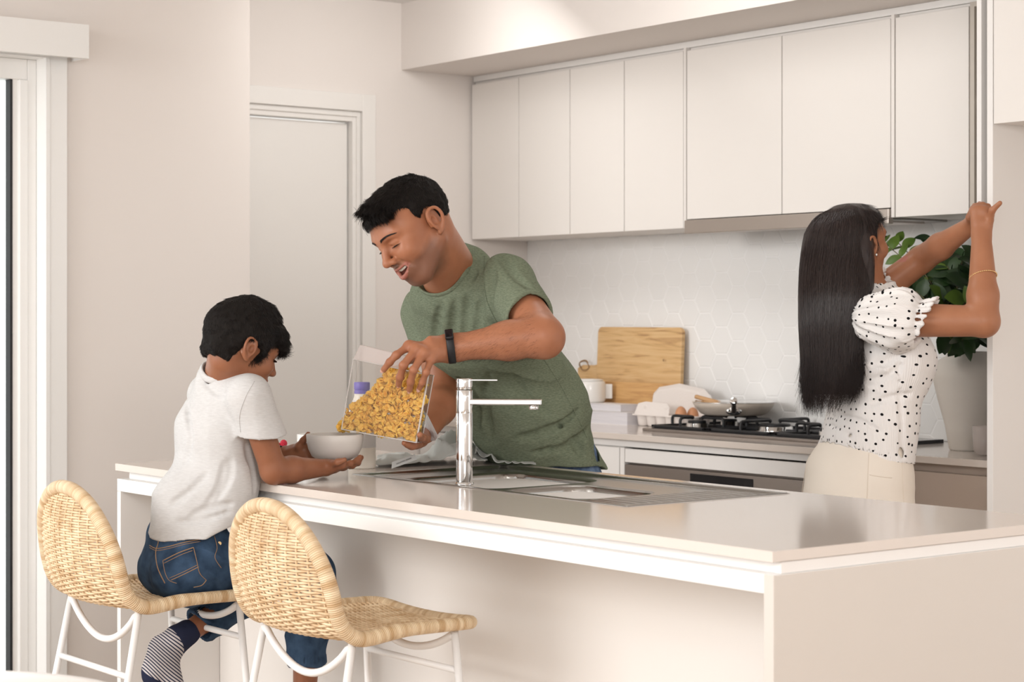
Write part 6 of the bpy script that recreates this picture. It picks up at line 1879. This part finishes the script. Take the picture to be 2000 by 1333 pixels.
# jeans
J = Field()
J.ecap(B_pel+CU*0.045+cv(-0.1, 0, 0)*0.01, B_pel-CU*0.02, 0.112, 0.092, 0.125, 0.098, bright, 0.0)
J.ell(B_pel+bright*0.048-bfwd*0.048-CU*0.030, (0.066, 0.062, 0.060), None, 0.03).ell(B_pel-bright*0.048-bfwd*0.048-CU*0.030, (0.066, 0.062, 0.060), None, 0.03)
J.cone(hipR-CU*0.005, knR, 0.074, 0.056, 0.03).cone(hipL-CU*0.005, knL, 0.072, 0.054, 0.03)
cuR = PD(597, 1290, 5.025); J.cone(knR, cuR, 0.055, 0.047, 0.025)
cuL = PD(405, 1213, 5.10); axl = nrm(anL-knL); J.cone(knL, cuL+axl*0.01, 0.054, 0.046, 0.025)
J.plane(PD(597, 1300, 5.025), (0, 0, -1.), 0.001) if False else None
def cutR(P):
    q = P-PD(597, 1298, 5.025); return np.maximum(q[:, 2], np.linalg.norm(q, axis=1)-0.12)
J.add('s', cutR, PD(597, 1298, 5.025), 0.13, 0.0)
J.cone(PD(597, 1285, 5.025), PD(597, 1340, 5.025), 0.041, 0.041, 0.002, 's')
pcl = PD(388, 1222, 5.08)
def cutL(P):
    q = P-pcl; return np.maximum(-(q@axl), np.linalg.norm(q, axis=1)-0.12)
J.add('s', cutL, pcl, 0.13, 0.0)
J.cone(pcl-axl*0.02, pcl+axl*0.05, 0.040, 0.040, 0.002, 's')
def jfold(P):
    q = P-B_pel; c_ = q@bfwd; b_ = q@bright; a_ = q[:, 2]
    d1 = (1-np.abs(vnoise(np.stack([(a_+c_*0.6)*20, (c_-a_*0.5)*6, b_*6], 1), 51)))**2
    s1 = np.abs((P-cuR)[:, 2]+0.0); e1 = np.exp(-((P-PD(597, 1284, 5.025))[:, 2]/0.010)**2)*(np.linalg.norm((P-cuR)[:, :2], axis=1) < 0.09)
    e2 = np.exp(-(((P-pcl)@axl+0.012)/0.010)**2)*(np.linalg.norm(P-pcl, axis=1) < 0.09)
    an_ = np.arctan2((P-cuR)[:, 1], (P-cuR)[:, 0]); an2_ = np.arctan2((P-pcl)@bright, (P-pcl)@CU)
    return -0.0085*(d1-0.4)*np.clip((c_+0.06)/0.06, 0.25, 1)-0.0008*vnoise(P*60, 53)-e1*0.0022*np.sin(an_*34)-e2*0.0022*np.sin(an2_*34)
J.disp(jfold)
v, f = J.mesh(0.0033); v, f = drop_small(v, f, 2000)
bj = mkmesh('jeans', v, f, M['denim'], boy, smooth=True)
# jeans stitching: yoke, centre seam, pocket, side seam
sm = MB()
for pts, r_ in (([(306, 1046), (309, 1060), (304, 1080), (308, 1110), (322, 1140)], 0.0016), ([(292, 1066), (306, 1072), (330, 1068), (360, 1060), (392, 1054)], 0.0012), ([(292, 1070), (306, 1076), (330, 1072), (360, 1064), (392, 1058)], 0.0007),
                ([(418, 1046), (424, 1070), (420, 1090), (432, 1110)], 0.0012), ([(318, 1096), (350, 1080), (378, 1070)], 0.0012), ([(320, 1101), (352, 1085), (376, 1076)], 0.0007),
                ([(378, 1070), (384, 1095), (390, 1120), (403, 1134)], 0.0012), ([(318, 1096), (322, 1118), (330, 1134), (345, 1140)], 0.0012), ([(334, 1134), (360, 1122), (388, 1108)], 0.0010), ([(331, 1130), (358, 1118), (386, 1104)], 0.0007),
                ([(403, 1134), (394, 1144), (378, 1148)], 0.0010)):
    sm.tube(seam(J, pts, 4.85, r_), r_, 6, flat=0.6)
sm.build('stitching', M['stitch'], bj, smooth=True)
rv_ = march(J, 429, 1062, 4.85); rv_ = B_pel if rv_ is None else rv_
MB().lathe([(0, 0.001), (0.0045, 0.001), (0.0045, 0), (0, 0)], rv_, 14, R=basis(np.cross(CU, CT), CU, CT)).build('rivet', M['gold'], bj)
# sock on the left foot
S = Field()
S.chain([anL+nrm(knL-anL)*0.016, anL-nrm(knL-anL)*0.018, PD(322, 1272, 5.03), tl_, tl_+nrm(tl_-PD(322, 1272, 5.03))*0.02], [0.0315, 0.030, 0.034, 0.030, 0.022], 0.022)
heel = PD(295, 1290, 5.03)
S.ell(PD(312, 1262, 5.05), (0.024, 0.022, 0.020), None, 0.02)
S.cone(PD(318, 1290, 5.01), PD(336, 1345, 4.98), 0.036, 0.030, 0.02)
S.disp(lambda P: 0.0009*vnoise(P*70, 3))
v, f = S.mesh(0.0026)
ax_f = nrm(PD(328, 1340, 4.98)-PD(350, 1245, 5.03)); al = (v-anL)@nrm(PD(300, 1310, 5.0)-anL)
al = al+0.004*np.sin((v@CR)*40)
toe = -((v-PD(300, 1316, 5.0))@nrm(cv(-0.55, -1, 0)))-0.004
cuff = ((anL-v)@nrm(knL-anL))-0.022
nv = np.clip(0.5-np.minimum(toe, cuff)/0.004, 0, 1)
mkmesh('sock', v, f, M['sock'], boy, smooth=True, att={'along': al, 'navy': nv})
MB().tube([anL-nrm(knL-anL)*0.018+(bright*math.cos(a_)+nrm(np.cross(bright, knL-anL))*math.sin(a_))*0.0315 for a_ in np.linspace(0, 2*math.pi, 33)[:-1]], 0.0025, 8, closed=True).build('sock_cuff', M['navy'], boy, smooth=True)
S = Field(); S.chain([anR+CU*0.02, anR-CU*0.03, anR-CU*0.06+bfwd*0.03, anR-CU*0.075+bfwd*0.125], [0.030, 0.033, 0.033, 0.026], 0.022)
v, f = S.mesh(0.004); mkmesh('sock', v, f, M['sock'], boy, smooth=True, att={'along': np.maximum((v-anR)@bfwd-(v-anR)[:, 2]+0.05, 0.0001), 'navy': np.clip(0.5+((v-anR)[:, 2]-0.005)/0.004, 0, 1)})
# watch on the left wrist
wa = nrm(ml[1]-B_lw); w1 = nrm(np.cross(wa, CU)); w2 = np.cross(w1, wa); wc = PD(546, 893, 5.19)
MB().tube([wc+(w1*math.cos(a_)+w2*math.sin(a_))*0.0265 for a_ in np.linspace(0, 2*math.pi, 33)[:-1]], 0.0075, 8, closed=True, flat=0.35, side=wa).build('wrist_watch', M['rubber'], boy, smooth=True)

# ================================================================ THE WOMAN
Wa = math.radians(36)
wf = cv(math.cos(Wa), 0, -math.sin(Wa)); wr_ = cv(math.sin(Wa), 0, math.cos(Wa))
G_pel = PD(1676, 960, 5.70); G_wst = PD(1703, 830, 5.70); G_chs = PD(1728, 705, 5.70); G_nck = PD(1703, 575, 5.72)
G_rs = PD(1742, 625, 5.53); G_ls = PD(1712, 575, 5.86)
G_re = PD(1921, 628, 5.42); G_rw = PD(1917, 462, 5.50)
G_le = PD(1800, 507, 5.85); G_lw = PD(1893, 443, 5.66)
wom = thing('person', G_pel*np.array([1, 1, 0]), 'woman with long dark hair in a spotted white blouse opening a wall cupboard', 'person')
ay = math.radians(36); apt = math.radians(-8)
h0 = np.array([math.cos(ay), 0, -math.sin(ay)])
Fc = h0*math.cos(apt)-upc*math.sin(apt); Uc = h0*math.sin(apt)+upc*math.cos(apt)
G_head = PD(1668, 482, 5.72); GS = 0.94
F = Field()
pg_, R_g = head_field(F, G_head, cam2w(Fc), cam2w(Uc), GS, female=True, smile=False)
F.cone(pg_(-0.02, 0, -0.04), G_nck, 0.048, 0.050, 0.025)
F.cone(G_nck-CU*0.03, G_rs-wr_*0.03, 0.042, 0.036, 0.03).cone(G_nck-CU*0.03, G_ls+wr_*0.02, 0.042, 0.036, 0.03)
F.ecap(G_nck-CU*0.06, G_chs, 0.10, 0.07, 0.12, 0.08, wr_, 0.04).ecap(G_chs, G_wst, 0.12, 0.08, 0.10, 0.07, wr_, 0.04).ecap(G_wst, G_pel, 0.10, 0.07, 0.13, 0.10, wr_, 0.04)
F.cone(G_rs, G_re, 0.047, 0.040, 0.02).cone(G_re, G_re+(G_rw-G_re)*0.30, 0.041, 0.040, 0.012).cone(G_re+(G_rw-G_re)*0.30, G_rw, 0.039, 0.0255, 0.015)
F.cone(G_re+cv(1, -1, 0)*0.004, G_re, 0.036, 0.036, 0.01)
F.cone(G_ls, G_le, 0.043, 0.037, 0.02).cone(G_le, G_le+(G_lw-G_le)*0.4, 0.038, 0.036, 0.012).cone(G_le+(G_lw-G_le)*0.4, G_lw, 0.036, 0.024, 0.015)
# right hand on the door edge, back of the hand to the viewer
mg = [PD(1932, 420, 5.51), PD(1923, 414, 5.505), PD(1912, 411, 5.51), PD(1902, 413, 5.52)]
fg_ = [[PD(1929, 404, 5.545), PD(1922, 400, 5.58)], [PD(1919, 401, 5.54), PD(1913, 398, 5.58)], [PD(1908, 403, 5.54), PD(1903, 401, 5.57)], [PD(1900, 408, 5.545), PD(1897, 408, 5.575)]]
hand(F, G_rw, mg, fg_, [G_rw+(mg[0]-G_rw)*0.3, PD(1933, 430, 5.49), PD(1938, 411, 5.47), PD(1953, 397, 5.45)], [0.0080, 0.0082, 0.0078, 0.0070], 0.0115)
F.ecap(G_rw, (mg[1]+mg[2])/2, 0.0245, 0.016, 0.029, 0.0115, CR, 0.012)
ml2 = [PD(1899, 425, 5.63), PD(1900, 431, 5.64), PD(1901, 437, 5.65), PD(1901, 443, 5.66)]
fl2 = [[PD(1905, 414, 5.63), PD(1908, 405, 5.63)], [PD(1908, 422, 5.64), PD(1913, 412, 5.64)], [PD(1909, 430, 5.65), PD(1915, 421, 5.65)], [PD(1908, 438, 5.66), PD(1914, 431, 5.66)]]
hand(F, G_lw, ml2, fl2, [G_lw, PD(1893, 425, 5.60), PD(1897, 412, 5.59)], [0.0078, 0.0080, 0.0076, 0.0068], 0.0115)
v, f = F.mesh(0.0026); v, f = drop_small(v, f, 3000); v = relax(v, f, 1, 0.5)
mk = face_masks(v, G_head, R_g, 1.0, smile=False); mk['lip'][np.linalg.norm(v-G_head, axis=1) > 0.2] = 0; mk['stubble'] *= 0
mkmesh('body', v, f, M['skin_woman'], wom, smooth=True, att=mk)
eyes(wom, pg_, R_g, 1.0, (1, -0.1, 0.2))
brows(wom, pg_, R_g, 1.0, M['brow'], 200, F=F)
P = []
for k in range(50):
    az_ = math.radians(-70+140*k/49); c_ = np.array([0.0755, -0.031, 0.011]); ee = math.radians(12)
    d0 = np.array([math.cos(ee)*math.cos(az_), math.cos(ee)*math.sin(az_), math.sin(ee)])
    P.append([pg_(*(c_+d0*0.0150)), pg_(*(c_+d0*0.0195+[0, 0, 0.001])), pg_(*(c_+d0*0.0235+[0, 0, 0.004]))])
v, f = strands(P, 0.0005, 0.0002); mkmesh('eyelashes', v, f, M['brow'], wom, smooth=True)
# blouse with dot coordinates
def cyl_uv(v, c, ax, s1, s2, r):
    q = v-c; a_ = np.arctan2(q@s2, q@s1)
    return np.stack([a_*r, q@ax, np.zeros(len(v))], 1)
T = Field()
T.ecap(G_nck-CU*0.065+wf*0.01, G_chs, 0.115, 0.085, 0.142, 0.108, wr_, 0.0)
T.ell(G_chs+wf*0.072-CU*0.004, (0.082, 0.082, 0.072), None, 0.05)
T.ecap(G_chs, G_wst, 0.142, 0.108, 0.128, 0.098, wr_, 0.04)
G_hem = PD(1686, 893, 5.70)
T.ecap(G_wst, G_hem-CU*0.04, 0.128, 0.098, 0.158, 0.122, wr_, 0.04)
hmn = nrm(-CU-CR*0.115)
T.plane(G_hem, hmn, 0.002)
T.ecap(G_hem+CU*0.01, G_hem-CU*0.10, 0.142, 0.106, 0.148, 0.111, wr_, 0.002, 's')
T.cone(G_nck-CU*0.05, G_nck+CU*0.028, 0.075, 0.062, 0.02).cone(G_nck-CU*0.045, G_rs, 0.05, 0.055, 0.03).cone(G_nck-CU*0.045, G_ls, 0.05, 0.05, 0.03)
T.plane(G_nck+CU*0.012, CU, 0.001) if False else T.add('s', lambda P: np.maximum(-((P-G_nck-CU*0.034)@CU), np.linalg.norm(P-G_nck, axis=1)-0.13), G_nck, 0.15, 0.0)
T.cone(G_nck-CU*0.005, G_nck+CU*0.1, 0.053, 0.058, 0.002, 's')
gup = nrm(G_nck-G_pel)
def gfold(P):
    q = P-G_pel; a_ = q@gup; b_ = q@wr_; c_ = q@wf
    d1 = (1-np.abs(vnoise(np.stack([(a_+c_*0.45)*17, (c_-a_*0.3)*5, b_*4], 1), 61)))**2
    rf = np.exp(-((a_-0.545)/0.02)**2)*0.003*np.sin(np.arctan2(b_, c_-0.02)*26)
    return -0.008*(d1-0.4)-0.0005*vnoise(P*np.array([160, 160, 30]), 63)-rf
for pts, r_ in (([(1700, 715), (1730, 708), (1760, 690)], 0.006), ([(1690, 745), (1725, 738), (1760, 715)], 0.005), ([(1640, 812), (1680, 822), (1720, 845)], 0.005), ([(1620, 830), (1660, 850), (1690, 880)], 0.004), ([(1700, 790), (1740, 775), (1780, 770)], 0.004), ([(1755, 715), (1758, 780), (1762, 850), (1764, 890)], 0.003)):
    crease(T, pts, 5.3, r_, 0.014)
T.disp(gfold)
v, f = T.mesh(0.0038); v, f = drop_small(v, f, 2000); v = relax(v, f, 1, 0.4)
bl_ = mkmesh('blouse', v, f, M['spots'], wom, smooth=True, att={'cloth': cyl_uv(v, G_pel, gup, -wr_ if False else wf, wr_, 0.135)})
# puffed right sleeve with a frilled hem
def puff(rs_, re_, L, r1, name, seed, parent, hemturn):
    ax_ = nrm(re_-rs_); S = Field(); c0 = rs_-ax_*0.03; c1 = rs_+ax_*L
    S.chain([c0, rs_+ax_*L*0.35, c1], [r1*0.78, r1, r1*0.74], 0.03)
    s1 = nrm(np.cross(ax_, CT)); s2 = np.cross(ax_, s1)
    S.cone(c1-ax_*0.012, c1+ax_*0.035, r1*0.66, r1*0.92, 0.012)
    hn_ = nrm(ax_+hemturn)
    S.add('s', lambda P: -((P-c1-ax_*0.016)@hn_), c1, 1e3, 0.0)
    S.cone(c1-ax_*0.010, c1+ax_*0.05, r1*0.60, r1*0.90, 0.001, 's')
    def g(P):
        q = P-rs_; a_ = q@ax_; th = np.arctan2(q@s2, q@s1)
        e_ = np.clip((a_-L*0.75)/0.03, 0, 1); e0 = np.exp(-((a_-L)/0.008)**2)
        d1 = (1-np.abs(vnoise(np.stack([th*3.2, a_*9, th*0+seed], 1), seed)))**2
        return -0.013*(d1-0.45)*(1-e_*0.6)-0.0035*np.sin(th*17+2*np.sin(th*3))*e_+0.006*e0
    S.disp(g)
    v, f = S.mesh(0.0036); v, f = drop_small(v, f, 800); v = relax(v, f, 1, 0.4)
    return mkmesh(name, v, f, M['spots'], parent, smooth=True, att={'cloth': cyl_uv(v, rs_, ax_, s1, s2, r1)+np.array([0.3, 0.1, 0])})
puff(G_rs+cv(-1, 0, 0)*0.012, G_re+cv(0, -1, 0)*0.02, 0.088, 0.080, 'sleeve', 71, bl_, cv(0.2, -0.45, 0)*0.45)
puff(G_ls+cv(0.3, 1, 0)*0.022, G_le, 0.020, 0.058, 'sleeve', 73, bl_, np.zeros(3))
# trousers
J = Field()
J.ecap(PD(1692, 872, 5.70), PD(1680, 930, 5.70), 0.128, 0.098, 0.160, 0.122, wr_, 0.0)
J.ecap(PD(1680, 930, 5.70), PD(1676, 985, 5.70), 0.160, 0.122, 0.168, 0.122, wr_, 0.03)
J.ell(PD(1655, 985, 5.66), (0.12, 0.11, 0.10), None, 0.05)
for sgn in (-1, 1):
    q = G_pel+wr_*sgn*0.082-CU*0.06; kn_ = np.array([q[0], q[1], 0.48]); ft = np.array([q[0], q[1], 0.09])
    J.chain([q, kn_, ft], [0.088, 0.062, 0.056], 0.03)
J.disp(lambda P: 0.0018*vnoise(P*14, 81))
v, f = J.mesh(0.0055); gj = mkmesh('trousers', v, f, M['cream'], wom, smooth=True)
M['creamseam'] = mat('cream_seam', (0.74, 0.655, 0.56), 0.8)
sm = MB()
for pts in ([(1697, 886), (1695, 930), (1693, 985)], [(1762, 905), (1763, 940), (1765, 985)], [(1586, 880), (1570, 920), (1566, 975)], [(1698, 928), (1722, 932), (1742, 934)]):
    sm.tube(seam(J, pts, 5.6, 0.001, 0.0004), 0.0011, 6, flat=0.6)
sm.build('seams', M['creamseam'], gj, smooth=True)
for sgn in (-1, 1):
    q = G_pel+wr_*sgn*0.082; ft = np.array([q[0], q[1], 0.0])
    S = Field(); S.ecap(ft+CU*0.032-wf*0.05, ft+CU*0.025+wf*0.13, 0.036, 0.032, 0.038, 0.024, wr_, 0.0); S.plane([0, 0, 0.002], (0, 0, -1.), 0.002)
    v, f = S.mesh(0.006); mkmesh('shoe', v, f, M['cream'], wom, smooth=True)
# long straight hair: lofted body and strands
tab = [(401, 1652, 1654, 5.70, .004), (404, 1632, 1672, 5.70, .030), (412, 1608, 1684, 5.70, .060), (428, 1588, 1695, 5.70, .082), (455, 1572, 1699, 5.70, .094), (490, 1566, 1701, 5.69, .094), (525, 1562, 1697, 5.66, .080),
       (570, 1560, 1697, 5.62, .062), (630, 1560, 1690, 5.60, .050), (690, 1563, 1684, 5.60, .046), (740, 1566, 1682, 5.60, .042), (775, 1570, 1672, 5.60, .036), (802, 1576, 1655, 5.60, .028)]
tb = np.array(tab, float)
def hloft(py, th, sc_=1.0):
    cl = np.interp(py, tb[:, 0], tb[:, 1]); cr2 = np.interp(py, tb[:, 0], tb[:, 2]); D = np.interp(py, tb[:, 0], tb[:, 3]); dp = np.interp(py, tb[:, 0], tb[:, 4])
    cx = (cl+cr2)/2; hw = (cr2-cl)/2*D*K/FPX
    t = (cx-1000)/FPX; u = (HZ-py)/FPX
    base_ = np.stack([(VX+t*RX)*D*K, (VY+t*RY)*D*K, CAMH+u*D*K], -1)
    return base_+CR*(np.cos(th)*hw*sc_)[..., None]+CT*(np.sin(th)*dp*sc_)[..., None]
# smooth the table with a denser interpolation
yy = np.concatenate([np.linspace(401, 430, 14), np.linspace(435, 770, 50)])
def smooth_tab():
    global tb
    ys = np.linspace(401, 802, 140); out = [ys]
    for k in range(1, 5):
        c_ = np.interp(ys, tb[:, 0], tb[:, k])
        for _ in range(10): c_[1:-1] = 0.5*c_[1:-1]+0.25*(c_[2:]+c_[:-2])
        out.append(c_)
    tb = np.stack(out, 1)
smooth_tab()
nth = 120; TH_ = np.linspace(0, 2*math.pi, nth, endpoint=False)
grid = np.stack([hloft(np.full(nth, y_), TH_, 0.955+0.028*np.array([vnoise(np.array([t_*9, y_*0.004, 0.5]), 91) for t_ in TH_])) for y_ in yy])
vs = grid.reshape(-1, 3); fs = np.array([(i*nth+k, i*nth+(k+1) % nth, (i+1)*nth+(k+1) % nth, (i+1)*nth+k) for i in range(len(yy)-1) for k in range(nth)])
gh = mkmesh('hair', vs, fs, M['hairbrown'], wom, smooth=True)
rng = np.random.default_rng(33); NS = 6500
th0 = rng.uniform(0, 2*math.pi, NS); th0 = np.where(rng.random(NS) < 0.6, rng.uniform(0.0, math.pi, NS), th0)
end = rng.uniform(0.80, 1.0, NS)**0.8; lay = rng.uniform(0.93, 1.015, NS)
tt_ = np.linspace(0, 1, 22)
y0s = rng.uniform(402, 440, NS)
yend = 735+72*rng.random(NS)**1.0-25*np.clip(np.cos(th0), 0, 1)+10*np.sin(th0*13)
Y_ = y0s[:, None]+(yend-y0s)[:, None]*tt_[None]
wob = 0.05*np.sin(tt_[None]*rng.uniform(2, 6, NS)[:, None]+rng.uniform(0, 6, NS)[:, None])
part = (th0[:, None]+wob+rng.normal(0, 0.03, NS)[:, None]*tt_[None]*2)
clump = 0.045*np.sin(th0*31)[:, None]*tt_[None]**2
path = hloft(Y_, part+clump, 1.0)
cen = hloft(Y_, part, 0.0)
path = cen+(path-cen)*lay[:, None, None]
path += (CR*0.010*rng.normal(size=NS)[:, None]*1.0)[:, None, :]*(np.clip(tt_-0.82, 0, 1)/0.18)[None, :, None]**1.5
v, f = strands(path, 0.00075, 0.00015); mkmesh('hair_strands', v, f, M['hairbrown'], gh, smooth=True)
# hair over the skull
Hc = Field()
def hg(x, y, z): return G_head+(R_g@np.array([x, y, z]))*GS
Hc.ell(hg(-0.016, 0, 0.038), np.array([0.104, 0.086, 0.091])*GS, R_g, 0.0)
Hc.ell(hg(0.035, 0, 0.050), np.array([0.060, 0.074, 0.064])*GS, R_g, 0.03)
Hc.cone(hg(-0.038, -0.066, 0.0), hg(-0.045, -0.062, -0.11), 0.024, 0.024, 0.03)
Hc.cone(hg(-0.050, -0.040, -0.04), hg(-0.065, -0.030, -0.15), 0.05, 0.045, 0.04)
for sy in (-1, 1):
    Hc.slot(hg(0.080, sy*0.05, -0.014), 0.052*GS, 0.10*GS, 0.085*GS, basis(R_g@np.array([1, 0, 0.18]), R_g[:, 1], R_g@np.array([-0.18, 0, 1])), 0.03, 0.01)
    Hc.slot(hg(0.080, sy*0.05, -0.09), 0.085*GS, 0.10*GS, 0.085*GS, R_g, 0.02, 0.01)
Hc.disp(lambda P: 0.0016*vnoise(P*np.array([70, 70, 14]), 4))
v, f_ = Hc.mesh(0.0034); v, f_ = drop_small(v, f_, 500); v = relax(v, f_, 2, 0.5)
gcap = mkmesh('hair_crown', v, f_, M['hairbrown'], gh, smooth=True); n_ = vnormals(v, f_)
top_ = hg(0.005, 0, 0.13)
def gflow(P, N):
    D = P-top_; D /= np.linalg.norm(D, axis=1, keepdims=True)
    q = ((P-G_head)@R_g)/GS; return D+np.array([0, 0, -0.5]), np.clip((0.075-q[:, 0])/0.03, 0.15, 1)
short_hair(gcap, 'crown_strands', M['hairbrown'], v, n_, gflow, 9000, 0.045, 0.0004, 0.02, 9, noise=0.04)
# side hair tucked in front of the ear, jewellery
MB().lathe([(1e-5, -0.0045), (0.0035, -0.003), (0.0045, 0), (0.0035, 0.003), (1e-5, 0.0045)], pg_(-0.002, -0.086, -0.026)+0, 14).build('earring', M['silver'], wom, smooth=True)
bc_ = PD(1920, 542, 5.46); fa = nrm(G_rw-G_re); b1_ = nrm(np.cross(fa, CT)); b2_ = np.cross(b1_, fa)
brc = MB()
for k in range(44):
    a_ = 2*math.pi*k/44
    q = bc_+(b1_*math.cos(a_)+b2_*math.sin(a_))*0.0352+fa*0.008*math.sin(a_+0.6)
    brc.lathe([(1e-5, -0.0021), (0.0019, -0.001), (0.0019, 0.001), (1e-5, 0.0021)], q, 8)
brc.tube([bc_+(b1_*math.cos(a_)+b2_*math.sin(a_))*0.0352+fa*0.008*math.sin(a_+0.6) for a_ in np.linspace(0, 2*math.pi, 49)[:-1]], 0.0008, 6, closed=True)
brc.build('bracelet', M['gold'], wom, smooth=True)
rc_ = (mg[2]+fg_[2][0])/2; rax = nrm(fg_[2][0]-mg[2]); r1_ = nrm(np.cross(rax, CR)); r2_ = np.cross(rax, r1_)
MB().tube([rc_+(r1_*math.cos(a_)+r2_*math.sin(a_))*0.0088 for a_ in np.linspace(0, 2*math.pi, 25)[:-1]], 0.0012, 6, closed=True).build('ring', M['gold'], wom, smooth=True)
